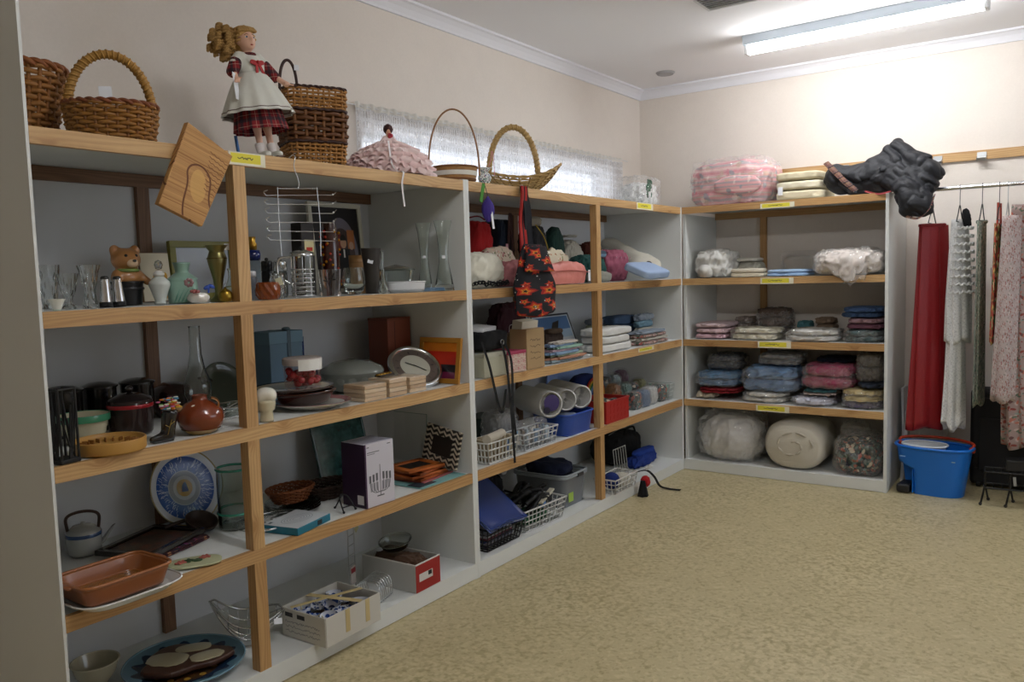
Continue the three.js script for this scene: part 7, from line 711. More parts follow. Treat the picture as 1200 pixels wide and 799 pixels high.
  const s1 = onX(763, 548, .04), s2 = onY(775, 582, .0), s3 = onX(752, 568, .045), st = T('tassel_strap', 'black strap with red pompom trailing from bottom shelf onto floor', 'strap', V(0, 0, 0)); P(st, 'strap', sheet(34, 2, (u, v) => { const c = new THREE.CatmullRomCurve3([V(-.03, H0 + .05, s1.z + .06), V(.012, H0 + .05, s1.z), V(.045, H0 + .01, s1.z - .03), V(.075, .02, s1.z - .05), V(.12, .008, s1.z - .06), V(.2, .006, s1.z - .07)]).getPoint(u); return [c.x, c.y, c.z + (v - .5) * .022]; }, .004), cl(0x0b0b0d)); P(st, 'red_pompom', xf(soft(.062, .062, .062, { n: 2, amp: .18, fr: 8, seg: 14 }), [.055, .05, s3.z - .03], [0, 0, 0], [1, 1.2, 1]), cl(0xa8161c)); P(st, 'black_tassel', loft(8, 20, (t, a) => { const r = .012 + t * .02 + .004 * Math.sin(a * 6); return [.055 + r * Math.cos(a), .095 - t * .092, s3.z + .005 + r * Math.sin(a)]; }), cl(0x0a0a0c)); P(st, 'white_bow', merge([xf(soft(.03, .02, .012, { seed: 1, seg: 8 }), [.03, H0 + .062, s1.z + .02], [0, .5, .4]), xf(soft(.03, .02, .012, { seed: 2, seg: 8 }), [.03, H0 + .07, s1.z - .005], [0, .5, -.4])]), cl(0xd8d8d4));
}
// ---------- labels on shelf edges ----------
const yel = ctex(128, 48, (c, w, h) => { c.fillStyle = '#e6e0c8'; c.fillRect(0, 0, w, h); c.fillStyle = '#dfd23c'; c.fillRect(6, 4, w - 22, h - 12); c.strokeStyle = '#5a5430'; c.lineWidth = 3; c.beginPath(); const r = rng(4); for (let i = 0; i < 22; i++) c.lineTo(30 + i * 2.6, 22 + (r() - .5) * 9); c.stroke(); });
const ym = mat(0xffffff, .6, { map: yel }), white1 = mat(0xd8d6cc, .6);
function shelfLabel(o, x0, y0, x1, y1, back, lab) { const A = back ? onZ(x0, y1, ZBC + .001) : onX(x0, y1, .001), B = back ? onZ(x1, y0, ZBC + .001) : onX(x1, y0, .001), w = back ? B.x - A.x : A.z - B.z, h = Math.min(EDGE * .95, B.y - A.y); const g = T('shelf_label', lab, 'label', V((A.x + B.x) / 2, (A.y + B.y) / 2, (A.z + B.z) / 2).add(back ? V(0, 0, .0012) : V(.0012, 0, 0)), back ? 0 : FACE); P(g, 'card', rbox(w, h, .0012, .0004, 1), white1); P(g, 'yellow_print', new THREE.PlaneGeometry(w * .98, h * .96).translate(0, 0, .0008), ym); }
shelfLabel(0, 268, 180, 310, 194, 0, 'yellow shelf label above the oak post by the carved plaque');
shelfLabel(0, 746, 238, 765, 246, 0, 'yellow shelf label under the bag of lace pieces');
shelfLabel(0, 748, 405, 766, 413, 0, 'yellow shelf label under the fabric remnants');
shelfLabel(0, 891, 236, 931, 245, 1, 'yellow shelf label under the cream blankets');
shelfLabel(0, 891, 325, 930, 333, 1, 'yellow shelf label under the pale blue sheet');
shelfLabel(0, 888, 400, 927, 408, 1, 'yellow shelf label under the white bagged bedspread');
shelfLabel(0, 886, 475, 925, 483, 1, 'yellow shelf label above the bagged pillow and rolled quilt');
// ---------- bed linen on the back shelves ----------
{
  let f = FB(744, 205, 797, -.07, HT + .005, .2, 'clear bag of white lace pieces and green flowers', 'lace_bag', 'bag'); f.w = Math.min(f.w, .34); f.p.z; { P(f.o, 'lace_pieces', soft(f.w * .9, f.h * .78, f.d, { n: 3, amp: .16, crease: .6, fr: 5, seed: 5, seg: 24 }), cl(0xffffff, TX.lace)); const R = rng(6), q = []; for (let i = 0; i < 16; i++) q.push(xf(new THREE.SphereGeometry(.015, 8, 6), [-f.w * .22 + R() * .06, f.h * (.3 + R() * .45), f.d * .46], [0, 0, R() * 3], [1.5, .7, .4])); P(f.o, 'green_flowers', merge(q), cl(0x4f6e5a)); P(f.o, 'plastic_bag', soft(f.w, f.h, f.d * 1.05, { n: 5, amp: .1, crease: .9, fr: 5, seed: 8, seg: 30 }), film()); }
  const ZF_ = ZBC - .03;
  f = FC(797, 182, 904, ZF_, HT, .42, 'large plastic-bagged quilt in pink and grey check', 'bagged_quilt', 'quilt'); f.w *= .96; f.p; { const n = 3; P(f.o, 'quilt', soft(f.w, f.h * .98, f.d, { n: 4, amp: .07, crease: .5, seed: 3, seg: 34 }), cl(0xffffff, TX.pinkCheck)); P(f.o, 'fold_roll', xf(soft(f.w * .55, f.h * .42, .06, { n: 2.6, amp: .08, seed: 9 }), [f.w * .12, f.h * .18, f.d * .47]), cl(0xffffff, TX.pinkCheck)); wrap(f, { amp: .08 }); }
  f = FC(905, 200, 966, ZF_, HT, .36, 'stack of folded cream wool blankets with a tag', 'cream_blankets', 'blanket'); { const c = [0xd2c8ac, 0xd8d0b8, 0xcfc4a6]; for (let i = 0; i < 3; i++) { const hh = f.h / 3; P(f.o, 'blanket', soft(f.w * (1 - i * .03), hh * 1.02, f.d, { n: 5, amp: .05, crease: .3, seed: 20 + i, flat: 1, seg: 22 }).translate(i * -.006, i * hh, 0), cl(c[i])); } P(f.o, 'tag', xf(tag(.03, .05), [-f.w * .34, f.h * .32, f.d * .51]), tagM); }
  // first shelf
  f = FC(803, 290, 852, ZF_, H1, .38, 'white sheets heaped in the corner of upper linen shelf', 'white_sheets', 'sheets'); lump(f, cl(0xd4d2cc), { amp: .14, fr: 5 }); P(f.o, 'rolled_end', xf(lathe([[.0, 0], [.036, 0], [.042, .02], [.042, .18], [0, .19]], 24), [-.02, .046, f.d * .5 - .16], [PI / 2, 0, 0]), cl(0xd8d6d0));
  f = FC(856, 304, 886, ZF_ - .14, H1, .36, 'ivory pillowcases folded beside the white sheets', 'ivory_pillowcases', 'pillowcases'); f.d = .24; lump(f, cl(0xd0ccbe), { amp: .12, n: 2.6 }); P(f.o, 'fold', soft(f.w * .9, .03, .2, { n: 4, seed: 4 }).translate(0, f.h * .86, .04), cl(0xd6d2c6));
  f = FC(853, 315, 894, ZF_, H1, .13, 'flat packet of cream table linen', 'cream_linen', 'linen'); folds(f, [cl(0xcfc6b0), cl(0xd6cebc)], { amp: .08 });
  f = FC(894, 316, 942, ZF_, H1, .34, 'folded pale blue sheet above a yellow label', 'blue_sheet', 'sheet'); folds(f, [cl(0x9ab8dc), cl(0xa4c0e0)], { amp: .06 });
  f = FC(914, 292, 956, ZF_ - .36, H1, .16, 'clear plastic pillow pack standing at the back', 'pillow_pack', 'pack'); P(f.o, 'pillow', soft(f.w * .9, f.h * .8, f.d * .9, { n: 4, seed: 6 }), cl(0xbfb8ac)); P(f.o, 'plastic_sleeve', soft(f.w, f.h, f.d, { n: 12, amp: .02, seed: 7 }), film());
  f = FC(942, 293, 1038, ZF_ + .1, H1, .46, 'bulky white bagged bedspread bulging over shelf edge', 'bagged_bedspread', 'bedspread'); f.w *= .95; f.h *= 1.08; P(f.o, 'bedspread', soft(f.w * 1.02, f.h, f.d, { n: 2.6, amp: .12, crease: .5, fr: 5, seed: 16, seg: 34 }), cl(0xd6ccc4)); { const sag = q => { const p = q.geometry.attributes.position, e = f.d / 2 - .05; for (let i = 0; i < p.count; i++) { const z = p.getZ(i), x = p.getX(i) / f.w; if (z > e) p.setY(i, p.getY(i) - .085 * Math.min(1, (z - e) / .02) * Math.max(0, Math.min(1, (x + .25) * 3)) * Math.max(.25, 1 - p.getY(i) / f.h)); } mergeSmooth(q.geometry); }; sag(f.o.children[0]); sag(wrap(f, { n: 2.8, amp: .13 })); }
  // second shelf: packets side by side, some stacked
  const row = (h, list) => list.forEach(([x0, y0, x1, zf, d, lab, name, cat, ms, opt = {}]) => { const q = FC(x0, y0, x1, ZF_ + zf, opt.y ? onZ((x0 + x1) / 2, opt.y, ZF_ + zf).y : h, d, lab, name, cat); q.w *= .95; q.o.rotation.y = (hash3(x0, y0, 1, 3) - .5) * .1; folds(q, ms, { amp: .14, crease: .8, fr: 5, n: 3.6, ...opt }); if (opt.bag !== 0) wrap(q, { n: 4.2, amp: .09 }); });
  row(H2, [
    [806, 379, 850, 0, .36, 'pink candlewick bedspread folded on the middle linen shelf', 'pink_bedspread', 'bedspread', [cl(0xc8a4ac), cl(0xcdb0b4), cl(0xd0b8ba)], { bag: 0, amp: .1 }],
    [850, 385, 912, 0, .26, 'bagged cream embroidered cloth on the middle linen shelf', 'cream_cloth', 'cloth', [cl(0xc9c3ac), cl(0xcfc9b4)]],
    [858, 372, 880, -.3, .2, 'folded taupe blanket behind the cream embroidered cloth', 'taupe_blanket', 'blanket', [cl(0x7c6c60), cl(0x84746a), cl(0x8a7a70)]],
    [882, 362, 926, -.29, .2, 'bagged brown woollen rug at the back beside oak post', 'brown_rug', 'rug', [cl(0x5c4c44), cl(0x64544a), cl(0x58483e)]],
    [914, 387, 982, .035, .34, 'fat white bagged bedspread bulging above the yellow label', 'white_bedspread', 'bedspread', [cl(0xd4d2cc), cl(0xd8d6d0)], { n: 3 }],
    [930, 377, 950, -.32, .14, 'small teal towel behind the white bedspread', 'teal_towel', 'towel', [cl(0x3f7078), cl(0x4a7c84)], { bag: 0 }],
    [952, 373, 978, -.32, .16, 'beige corded bedcover folded at the back', 'beige_bedcover', 'bedcover', [cl(0x8a7460), cl(0x9a8470), cl(0x8a7460)], { bag: 0 }],
    [984, 388, 1034, 0, .4, 'bagged grey-green curtain at bottom of the coloured pile', 'green_curtain', 'curtain', [cl(0x4a5c5c), cl(0x566868)]],
    [984, 374, 1034, -.01, .38, 'dusky pink blanket in the middle of the coloured pile', 'pink_blanket', 'blanket', [cl(0x7c5060), cl(0xa08088)], { y: 387, bag: 0 }],
    [980, 361, 1034, -.02, .36, 'slate blue blanket on top of the coloured pile', 'slate_blanket', 'blanket', [cl(0x3c5478), cl(0x46608a)], { y: 373, bag: 0 }],
  ]);
  row(H3, [
    [806, 460, 836, .0, .36, 'thin cream cloth at the bottom left of lower linen shelf', 'thin_cream_cloth', 'cloth', [cl(0xc4b8a4)], { bag: 0 }],
    [812, 456, 862, .01, .3, 'bright red folded cloth under the blue bagged blanket', 'red_cloth', 'cloth', [cl(0x8a1620), cl(0x94202a)], { y: 462, bag: 0 }],
    [805, 437, 862, .0, .36, 'shiny blue bagged blanket on top of the red cloth', 'blue_blanket', 'blanket', [cl(0x5f84a8), cl(0x6a90b4)], { y: 454 }],
    [824, 416, 866, -.1, .28, 'dark grey bagged rug on top of the blue blanket', 'grey_rug', 'rug', [cl(0x3c4048), cl(0x4a4e58)], { y: 434 }],
    [864, 461, 920, .01, .38, 'white bagged sheet below the light blue blanket', 'white_sheet', 'sheet', [cl(0xc8c4ba), cl(0xcfcbc2)]],
    [862, 432, 934, .0, .4, 'light blue bagged blanket with satin edge', 'light_blue_blanket', 'blanket', [cl(0x6c8cb4), cl(0x7698c0)], { y: 460 }],
    [884, 415, 936, -.06, .32, 'silver grey bagged throw on the light blue blanket', 'grey_throw', 'throw', [cl(0x7a7c80), cl(0x86888c)], { y: 429 }],
    [922, 467, 976, .02, .38, 'lavender white bagged sheet by the front edge', 'lavender_sheet', 'sheet', [cl(0xbcbcc8)]],
    [934, 458, 978, .0, .36, 'teal and pink towels under the rose red packet', 'mixed_towels', 'towels', [cl(0xb0a098), cl(0x3c6a70)], { y: 465, bag: 0 }],
    [934, 429, 1000, .0, .36, 'rose red patterned packet in clear plastic', 'rose_packet', 'packet', [cl(0xa84a68), cl(0xb45a76)], { y: 457 }],
    [950, 420, 1000, -.12, .28, 'navy blue cloth behind the rose red packet', 'navy_cloth', 'cloth', [cl(0x1c2438)], { y: 426, bag: 0 }],
    [982, 458, 1034, .0, .38, 'pale yellow bagged blanket with purple fringe', 'yellow_blanket', 'blanket', [cl(0x5c5468), cl(0xc8b684), cl(0xd0be8c)]],
    [1000, 450, 1035, .0, .38, 'thin dark blue throw over the yellow blanket', 'dark_throw', 'throw', [cl(0x2c3444)], { y: 457, bag: 0 }],
    [1000, 415, 1035, -.02, .36, 'crinkled brown-grey bagged bedcover on the yellow blanket', 'brown_bedcover', 'bedcover', [cl(0x5c5450), cl(0x66605a)], { y: 449 }],
  ]);
  f = FC(804, 482, 890, ZF_ + .06, H0, .44, 'big white pillow in crinkled clear plastic on bottom linen shelf', 'bagged_pillow', 'pillow'); f.w *= .94; f.d *= .94; P(f.o, 'pillow', soft(f.w * .92, f.h * .92, f.d * .9, { n: 2.5, amp: .1, crease: .4, seed: 30, seg: 30 }), cl(0xd2cfca)); wrap(f, { n: 2.8, amp: .14 });
  { const a = onZ(893, 520, ZF_ + .02), b = onZ(965, 520, ZF_ + .02), o = T('rolled_quilt', 'thick cream quilt rolled up on the bottom linen shelf', 'quilt', V((a.x + b.x) / 2, H0 + E_, ZF_ - .2)), W = (b.x - a.x) * .98, Hh = onZ(930, 494, ZF_).y - H0, qm = cl(0xcac4b6); P(o, 'roll', loft(14, 48, (t, a) => { const q = sup(a, 2.5), e = t < .1 ? .82 + 1.8 * t : t > .9 ? 1 - (t - .9) * 1.8 : 1, n = 1 + .03 * noise(Math.cos(a) * 2, Math.sin(a) * 2, t * 4, 3); return [q[0] * W / 2 * e * n, Hh / 2 + q[1] * Hh / 2 * e * (q[1] < 0 ? 1 : n), -.2 + t * .42]; }), qm); P(o, 'spiral_end', tube(Array.from({ length: 60 }, (_, i) => { const t = i / 59, a = t * 8, r = .95 - t * .7; return [Math.cos(a) * W * .36 * r, Hh * .5 + Math.sin(a) * Hh * .34 * r, .216 + .004 * Math.sin(i)]; }), .008, false, 180, 6), cl(0xbab2a2), 'spiral of rolled layers'); }
  f = FC(970, 512, 1034, ZF_ + .02, H0, .4, 'multicoloured patchwork quilt in a plastic bag', 'patchwork_quilt', 'quilt'); f.w *= .93; P(f.o, 'quilt', soft(f.w * .95, f.h * .92, f.d * .95, { n: 3, amp: .12, crease: .5, fr: 5, seed: 44, seg: 28 }), cl(0xffffff, TX.multi)); wrap(f, { amp: .12 }); P(f.o, 'bag_top', soft(f.w * .6, .09, f.d * .5, { n: 2.6, amp: .2, crease: 1, fr: 6, seed: 45, seg: 28 }).translate(-f.w * .14, f.h * .9, .0), film(), 'gathered top of the plastic bag');
}
// ---------- jacket on the shelf corner ----------
{
  const o = T('black_jacket', 'shiny black padded jacket with floral lining slumped over the shelf corner', 'jacket', V(0, 0, 0)), X = (px, py, z) => onZ(px, py, z), Z0 = ZBC - .1, bk = mat(0x0c0e16, .58, { bumpMap: bumpCloth, bumpScale: .004 });
  const p = (px, py, z) => X(px, py, z).toArray(), yS = HT + .011, F = smin([caps(p(985, 212, Z0), p(1045, 212, Z0), .062, .088), caps(p(1030, 205, Z0), p(1082, 205, Z0 + .02), .10, .095), caps(p(1046, 178, Z0), p(1078, 196, Z0), .052, .075), caps(p(1052, 168, Z0 - .02), p(1058, 190, Z0), .026, .06), caps(p(1060, 222, Z0 + .115), p(1068, 242, Z0 + .13), .062, .058), caps(p(1068, 240, Z0 + .13), p(1082, 244, Z0 + .12), .05, .045), caps(p(1082, 215, Z0 + .06), p(1082, 230, Z0 + .1), .06, .042), caps(p(982, 209, Z0), p(1004, 212, Z0), .066, .078)], .05);
  const a = X(955, 150, Z0), b = X(1105, 265, Z0); const lo = [a.x, b.y - .05, Z0 - .16], hi = [b.x + .02, a.y, Z0 + .23];
  P(o, 'shell', surf((x, y, z) => { let d = F(x, y, z) + .013 * (1 - 2.2 * Math.sqrt(Math.abs(noise(x * 9 + y * 12, y * 5 - x * 7, z * 8, 4)))) + .006 * (1 - 2.2 * Math.sqrt(Math.abs(noise(x * 20 + y * 24, y * 10 - x * 12, z * 16, 5)))); const inShelf = Math.max(x - XC - .012, y - yS, z - ZBC - .012); return Math.max(d, -inShelf, z < ZBC && x < XC ? yS - y : -1, x > XC ? .022 - Math.hypot(y - 1.766, z + 2.49) : -1); }, lo, hi, .006), bk);
  const fl = floral('#2a2a30', ['#c8842c', '#b03a34', '#d8c8a0', '#3a5a5a', '#c06a7a'], 81, 70, 10, 12);
  const cv = pts => new THREE.CatmullRomCurve3(pts.map(q => V(...q)));
  const c1 = cv([p(965, 192, Z0 + .06), p(978, 205, Z0 + .085), p(989, 216, Z0 + .098), [X(1000, 228, Z0 + .1).x, HT + .016, Z0 + .1]]);
  P(o, 'floral_lining', sheet(24, 4, (u, v) => { const q = c1.getPoint(u); return [q.x + v * .028, q.y + v * .012, q.z + .006 * Math.sin(v * PI)]; }, .006, .5), cl(0xffffff, fl), 'bright floral lining edge');
  const c2 = cv([p(1062, 255, Z0 + .178), p(1076, 257, Z0 + .182), p(1089, 246, Z0 + .178), p(1095, 230, Z0 + .165)]); P(o, 'hem_lining', sheet(22, 2, (u, v) => { const q = c2.getPoint(u); return [q.x + (v - .5) * .008, q.y + v * .012, q.z]; }, .006, .5), cl(0xffffff, fl), 'floral lining at the hem');
  const c3 = cv([p(1014, 224, Z0 + .08), p(1030, 227, Z0 + .1), p(1044, 224, Z0 + .11)]); P(o, 'pocket_piping', sheet(12, 2, (u, v) => { const q = c3.getPoint(u); return [q.x, q.y + (v - .5) * .01, q.z + .002]; }, .005, .5), cl(0xb04a50));
  P(o, 'grey_inner_sleeve', surf((x, y, z) => Math.max(caps(p(982, 204, Z0 + .06), p(1000, 222, Z0 + .06), .02, .03)(x, y, z) + .004 * noise(x * 30, y * 30, z * 30, 2), yS - y), [X(972, 200, Z0).x, HT, Z0 - .01], [X(1016, 230, Z0).x, HT + .15, Z0 + .12], .006), cl(0x4a4e58));
}
// ---------- clothes rail and hanging clothes ----------
const ZR = -2.49, YR = 1.766;
{
  const o = T('hook_board', 'long oak board with clip hooks fixed along the back wall', 'hook board', [0, 0, 0]); P(o, 'board', mbox(2.6, .055, .019, .4).translate(1.72, 1.98, ZW + .0105), M.oak); for (const x of [.9, 1.44, 1.675, 2.1, 2.55]) { P(o, 'hook', merge([rbox(.05, .05, .006, .001).translate(x, 1.97, ZW + .0235), xf(rbox(.05, .02, .05, .002), [x, 1.955, ZW + .045], [.2, 0, 0]), rod([x - .02, 1.96, ZW + .06], [x + .02, 1.96, ZW + .06], .006)]), M.steel, 'steel clip hook'); }
  const r = T('clothes_rail', 'chrome clothes rail fixed beside the linen shelves', 'rail', [0, 0, 0]); P(r, 'rod', rod([XC + .002, YR, ZR], [3.2, YR, ZR], .0125, 16), M.chrome); P(r, 'socket', xf(lathe([[.014, 0], [.028, 0], [.028, .006], [.014, .012]], 20), [XC + .0005, YR, ZR], [0, 0, -PI / 2]), M.chrome); P(r, 'bracket', merge([rbox(.02, .03, ZR - ZW, .002).translate(3.18, YR - .02, (ZR + ZW) / 2), rbox(.02, .2, .01, .002).translate(3.18, YR - .06, ZW + .006)]), M.chrome);
}
function hanger(o, m, w = .38, y = -.04, thin = true) { const yaw = PI / 2 - o.rotation.y; const q = [tube([[-.0155, -.004, 0], [-.014, .009, 0], [0, .0158, 0], [.014, .009, 0], [.0155, -.006, 0], [.008, -.022, 0], [0, -.04, 0], [0, -.1, 0]], .0018, false, 30, 6), tube([[-w / 2, -.195, 0], [-w * .25, -.15, 0], [0, -.1, 0], [w * .25, -.15, 0], [w / 2, -.195, 0]], thin ? .003 : .011, false, 30, 7), thin ? rod([-w / 2, -.195, 0], [w / 2, -.195, 0], .0024) : rod([-w * .4, -.195, 0], [w * .4, -.195, 0], .004)]; return P(o, 'hanger', merge(q).rotateY(yaw), m); }
// garment: rings from top to bottom, width/depth given along t, deep vertical folds
function garment(o, y0, y1, wf, df, m, { folds: nf = 9, amp = .18, seed = 1, name = 'cloth', off = () => 0, hem = .015, nt = 30, na = 84 } = {}) { return P(o, name, loft(nt, na, (t, a) => { const f = 1 + amp * (.35 + .65 * t) * (.7 * Math.sin(a * nf + seed + t * 1.2) + .3 * Math.sin(a * (nf * 2 - 1) + seed * 2 - t)), c = Math.cos(a), s = Math.sin(a); const y = y0 + (y1 - y0) * t + (t > .9 ? (t - .9) * 10 * hem * Math.sin(a * 3 + seed) : 0); return [off(t) + wf(t) / 2 * c * f, y, df(t) / 2 * s * f, a * .12, y]; }), m); }
const L = (a, b) => t => a + (b - a) * t;
{
  const gx = px => onZ(px, 300, ZR).x, yy = py => onZ(1110, py, ZR).y - YR, k = mpp(V(1.6, 1.2, ZR));
  let o = T('red_trousers', 'deep red satin trousers folded over a wire hanger', 'trousers', V(gx(1092), YR, ZR), .75); hanger(o, mat(0x1a1a1c, .5), .3); { const rm = phys(0x8c1118, .42, { sheen: .3, bumpMap: bumpCloth, bumpScale: .002 }); garment(o, yy(262), yy(502), L(.14, .22), L(.045, .075), rm, { folds: 5, amp: .22, seed: 2, off: L(-.01, -.02) }); garment(o, yy(263), yy(492), L(.1, .12), L(.035, .06), rm, { folds: 4, amp: .24, seed: 5, name: 'second_leg', off: L(.05, .075) }); P(o, 'waistband', up(rbox(.15, .02, .05, .008), yy(263)), rm); }
  o = T('lace_dress', 'long white lace and crochet dress with a black tie', 'dress', V(gx(1124), YR, ZR), 1.12); hanger(o, mat(0x1a1a1c, .5), .3); { const lm = cl(0xffffff, TX.lace), y0 = yy(258); garment(o, y0, yy(400), t => .12 + .12 * Math.sin(Math.min(1, t * 1.3) * 1.4) - .06 * t, t => .06 + .04 * t, lm, { folds: 7, amp: .16, seed: 3, name: 'bodice' }); garment(o, yy(392), yy(497), L(.13, .16), L(.07, .09), lm, { folds: 6, amp: .2, seed: 4, name: 'skirt', off: L(-.02, -.03), hem: .03 }); const fr = []; for (let r = 0; r < 9; r++) fr.push(tube(Array.from({ length: 22 }, (_, i) => { const u = i / 21 * PI, w = .058 + .006 * r; return [w * Math.cos(u), y0 - .05 - r * .045 + .008 * Math.sin(i * 2.4), .055 * Math.sin(u) + .012]; }), .006, false, 60, 5)); P(o, 'crochet_frills', merge(fr), cl(0xe0e0de)); P(o, 'black_tie', xf(soft(.07, .12, .03, { n: 2.4, amp: .16, seed: 4 }), [.0, y0 - .05, .05], [0, 0, .3]), cl(0x111216)); }
  o = T('green_blouse', 'green and grey print blouse behind the lace dress', 'blouse', V(gx(1150), YR, ZR), 1.5); hanger(o, mat(0x1a1a1c, .5), .3); garment(o, yy(262), yy(470), L(.2, .3), L(.035, .04), cl(0xffffff, floral('#8a9084', ['#4a6a58', '#b8b8a8', '#6a7a70', '#a4a090'], 85, 90, 8, 6)), { folds: 6, amp: .14, seed: 6 }); P(o, 'collar', up(xf(new THREE.TorusGeometry(.04, .01, 6, 20), [0, 0, 0], [PI / 2, 0, 0], [1, .6, 1]), yy(262)), cl(0x7c8478)); P(o, 'label_tag', xf(tag(.03, .05), [-.08, yy(320), .06]), tagM);
  o = T('leaf_print_dress', 'red and green leaf print dress on the clothes rail', 'dress', V(gx(1170), YR, ZR), 1.5); hanger(o, mat(0x1a1a1c, .5), .3); garment(o, yy(265), yy(398), L(.2, .34), L(.035, .045), cl(0xffffff, TX.leaf), { folds: 6, amp: .14, seed: 7 }); for (const x of [-.06, .06]) P(o, 'strap', tube([[x, yy(266), 0], [x * .8, yy(256), 0], [x * .7, -.1, 0]], .006), cl(0xa8483a));
  o = T('grey_skirt', 'dark grey check skirt hanging behind the floral housecoat', 'skirt', V(gx(1180), YR, ZR), 1.52); hanger(o, M.steel, .3); garment(o, yy(268), yy(450), L(.22, .32), L(.035, .045), cl(0xffffff, floral('#6a6660', ['#4a4844', '#8a867e', '#5a5650'], 86, 90, 6, 8)), { folds: 7, amp: .14, seed: 8 }); P(o, 'waistband', up(rbox(.23, .024, .04, .008), yy(268)), cl(0x4a4844));
  o = T('floral_housecoat', 'long dusty pink floral housecoat on a wooden hanger', 'housecoat', V(gx(1212), YR, ZR), .95); hanger(o, M.oak, .4, 0, false); { const dm = cl(0xffffff, TX.dress); garment(o, yy(246), yy(512), t => .34 + .06 * Math.sin(t * 3), t => .07 + .06 * t, dm, { folds: 8, amp: .14, seed: 9, name: 'body', na: 96 }); garment(o, yy(258), yy(460), L(.1, .12), L(.08, .1), cl(0xffffff, floral('#b8a8a4', ['#a06a68', '#8a8a84', '#d0c4be', '#94584e'], 87, 90, 6, 7)), { folds: 4, amp: .12, seed: 10, name: 'sleeve', off: L(-.17, -.21) }); P(o, 'button_band', rbox(.03, .62, .012, .004).translate(.03, (yy(246) + yy(440)) / 2, .075), cl(0xa8968e)); }
}
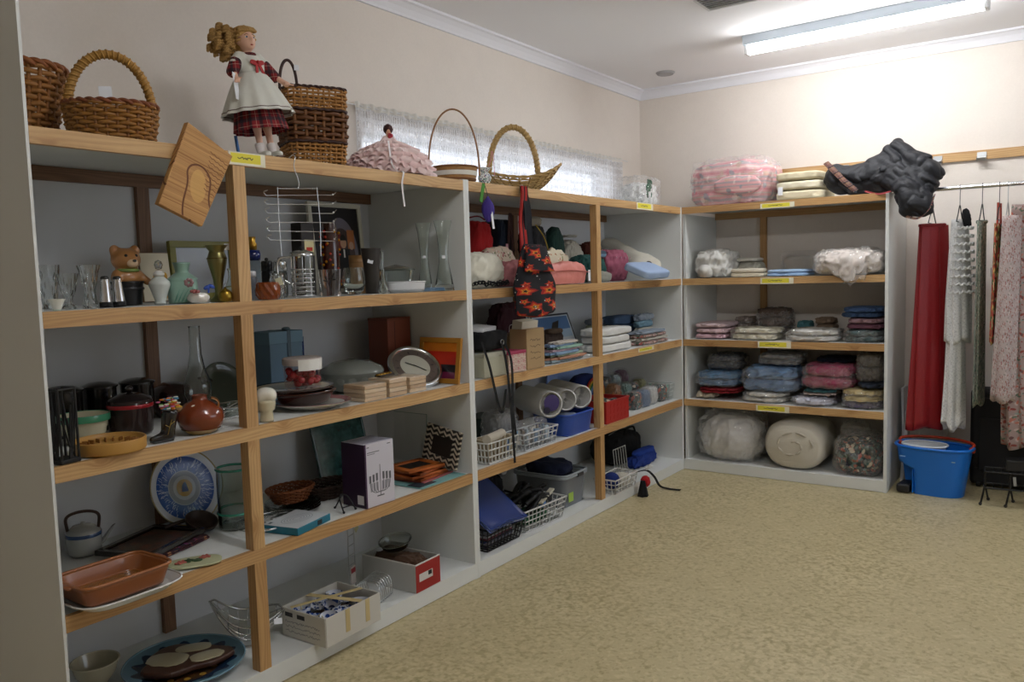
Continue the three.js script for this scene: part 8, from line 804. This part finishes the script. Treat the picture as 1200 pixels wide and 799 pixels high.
// ---------- floor things by the rail ----------
{
  // mop bucket
  const b = onY(1090, 583, 0), k = mpp(b), o = T('mop_bucket', 'bright blue oval mop bucket with orange handle and white insert', 'bucket', b.clone().add(V(.0, .001, -.13)), -.12), W = 92 * k * .88, D = .25, h = .275, bm = mat(0x1470d0, .35);
  const ov = (t, a, off = 0) => { const q = sup(a, 2.6), r = .8 + .2 * t; let x = q[0] * (W / 2 * r + off), z = q[1] * (D / 2 * r + off); const y = t * h; if (t < .62 && x < -W * .2 && z > -.02) { x = Math.max(x, -W * .2 - Math.max(0, (t - .54)) * .9); } return [x, y, z]; };
  P(o, 'body', loft(28, 72, (t, a) => ov(t, a), false), mat(0x1470d0, .35, { side: THREE.DoubleSide })); P(o, 'floor', loft(1, 48, (t, a) => { const q = ov(0, a); return [q[0] * .99, .001 + t * .004, q[2] * .99]; }), bm);
  P(o, 'rim', tube(Array.from({ length: 64 }, (_, j) => { const q = ov(1, j / 64 * 2 * PI, .004); return [q[0], h + .002, q[2]]; }), .009, true, 128, 8), bm); P(o, 'wringer_insert', loft(8, 44, (t, a) => { const q = sup(a, 2.4), r = 1 - t * .3; return [-W * .12 + q[0] * W * .3 * r, h + .006 - t * .07, .01 + q[1] * D * .36 * r]; }, false), mat(0xdfe3e4, .4, { side: THREE.DoubleSide })); P(o, 'insert_rim', tube(Array.from({ length: 44 }, (_, j) => { const q = sup(j / 44 * 6.2832, 2.4); return [-W * .12 + q[0] * W * .3, h + .008, .01 + q[1] * D * .36]; }), .006, true, 88, 6), mat(0xdfe3e4, .4));
  P(o, 'handle', tube([[-W * .49, h - .012, .02], [-W * .5, h + .012, .07], [-W * .3, h + .02, D * .46], [0, h + .022, D * .54], [W * .3, h + .02, D * .46], [W * .48, h + .012, .07], [W * .47, h - .012, .02]].map(q => [q[0], q[1] + .006, -q[2]]), .0085, false, 60, 8), mat(0xc8401a, .4)); for (const s of [-1, 1]) P(o, 'handle_lug', xf(rbox(.03, .03, .03, .008), [s * W * .49, h - .006, -.02]), mat(0xc8401a, .4));
  P(o, 'pedal', xf(rbox(.075, .05, .14, .015), [-W * .34, .03, .06]), mat(0x141418, .5)); P(o, 'recess_wall', xf(rbox(.004, h * .5, .14, .002), [-W * .215, h * .28, .045]), bm); P(o, 'spout_mark', rbox(.03, .006, .002, .001).translate(-W * .35, h * .8, D * .47), mat(0x8ab4dc, .4)); P(o, 'logo_mark', rbox(.02, .006, .002, .001).translate(W * .32, h * .78, D * .42), mat(0xa8c8e4, .4));
  // white poles and board against the wall by the shelf side
  const p0 = V(XC + .035, 0, -2.46); let q = T('white_board', 'narrow white board leaning beside the linen shelf side', 'board', V(XC + .012, .001, -2.74), .0); P(q, 'board', xf(rbox(.012, .58, .16, .003), [.02, .29, 0], [0, 0, .03]), mat(0xd0d0d4, .5)); P(q, 'edge_strip', xf(rbox(.014, .58, .01, .002), [.02, .29, .082], [0, 0, .03]), mat(0xbfc0c6, .5));
  const pm = onY(1052, 560, 0), pt = onZ(1058, 412, ZBC - .2); q = T('mop', 'thin white mop handle leaning behind the blue bucket', 'mop', V(0, 0, 0)); const A = [XC + .03, .004, -2.625], B = [XC + .085, pt.y, -2.64]; P(q, 'pole', rod(A, B, .011, 12), mat(0xd2d2d4, .4)); P(q, 'grip', rod([A[0] + (B[0] - A[0]) * .86, A[1] + (B[1] - A[1]) * .86, A[2] + (B[2] - A[2]) * .86], B, .0135, 12), mat(0xb8bcc0, .5));
  q = T('wall_panel', 'tall pale plastic panel standing against the back wall', 'panel', V(1.44, .001, ZW + .02)); P(q, 'panel', rbox(.16, 1.35, .012, .003).translate(0, .675, 0), mat(0xc9c4be, .6)); P(q, 'rib', rbox(.012, 1.34, .008, .002).translate(.06, .675, .009), mat(0xd4d0ca, .6));
  // black suitcase and wire stand
  const s = onY(1170, 572, 0), sp = V(s.x + .1, .001, ZW + .1), su = T('black_suitcase', 'upright black fabric suitcase behind the blue bucket', 'suitcase', sp, -.05), hS = onZ(1165, 460, sp.z + .1).y; P(su, 'case', rbox(.5, hS, .16, .03, 3).translate(0, hS / 2 + .012, 0), mat(0x0d0d0f, .7, { bumpMap: bumpCloth, bumpScale: .001 })); P(su, 'zip', merge([rbox(.44, .006, .004, .001).translate(0, hS * .93, .081), rbox(.44, .006, .004, .001).translate(0, hS * .2, .081)]), mat(0x26262a, .4)); P(su, 'handle', tube([[-.07, hS + .012, 0], [-.06, hS + .04, 0], [.06, hS + .04, 0], [.07, hS + .012, 0]], .009, false, 20, 8), M.black); for (const x of [-.2, .2]) P(su, 'wheel', xf(new THREE.CylinderGeometry(.018, .018, .02, 16), [x, .018, .07], [0, 0, PI / 2]), M.black); P(su, 'side_pocket', rbox(.4, hS * .55, .02, .008).translate(0, hS * .45, .083), mat(0x121214, .7));
  const w0 = onY(1145, 590, 0), ws = T('wire_shoe_rack', 'low black wire rack standing in front of the suitcase', 'rack', V(w0.x + .2, .001, w0.z - .06), .1), WL = []; for (const y of [.19, .1]) { WL.push(rod([-.17, y, .07], [.3, y, .07], .005), rod([-.17, y, -.05], [.3, y, -.05], .005)); for (const x of lin(-.17, .3, 12)) WL.push(rod([x, y, -.05], [x, y, .07], .0026)); } for (const x of [-.17, -.05, .3]) for (const z of [-.05, .07]) WL.push(tube([[x, .192, z], [x, .12, z], [x + (z > 0 ? -.02 : .02), .002, z]], .0055, false, 10, 7)); P(ws, 'wires', merge(WL), mat(0x0c0c0d, .45)); P(ws, 'foot_caps', merge([-.17, -.05, .3].flatMap(x => [-.05, .07].map(z => xf(new THREE.SphereGeometry(.009, 10, 8), [x + (z > 0 ? -.02 : .02), .009, z])))), M.black); P(ws, 'tie_tag', xf(rbox(.014, .05, .002, .0006), [-.03, .15, .078], [0, 0, .1]), mat(0x9a9a96, .6));
  const bb = T('black_box', 'flat black carton lying on the wire rack', 'box', V(w0.x + .29, .2015, w0.z - .055), .1); P(bb, 'carton', rbox(.32, .06, .11, .006).translate(0, .032, 0), mat(0x111113, .6)); P(bb, 'lid_seam', rbox(.322, .004, .112, .001).translate(0, .05, 0), mat(0x050506, .6));
}
scene.traverse(o => { if (o.isLight) o.castShadow = true; });
renderer.render(scene, camera);
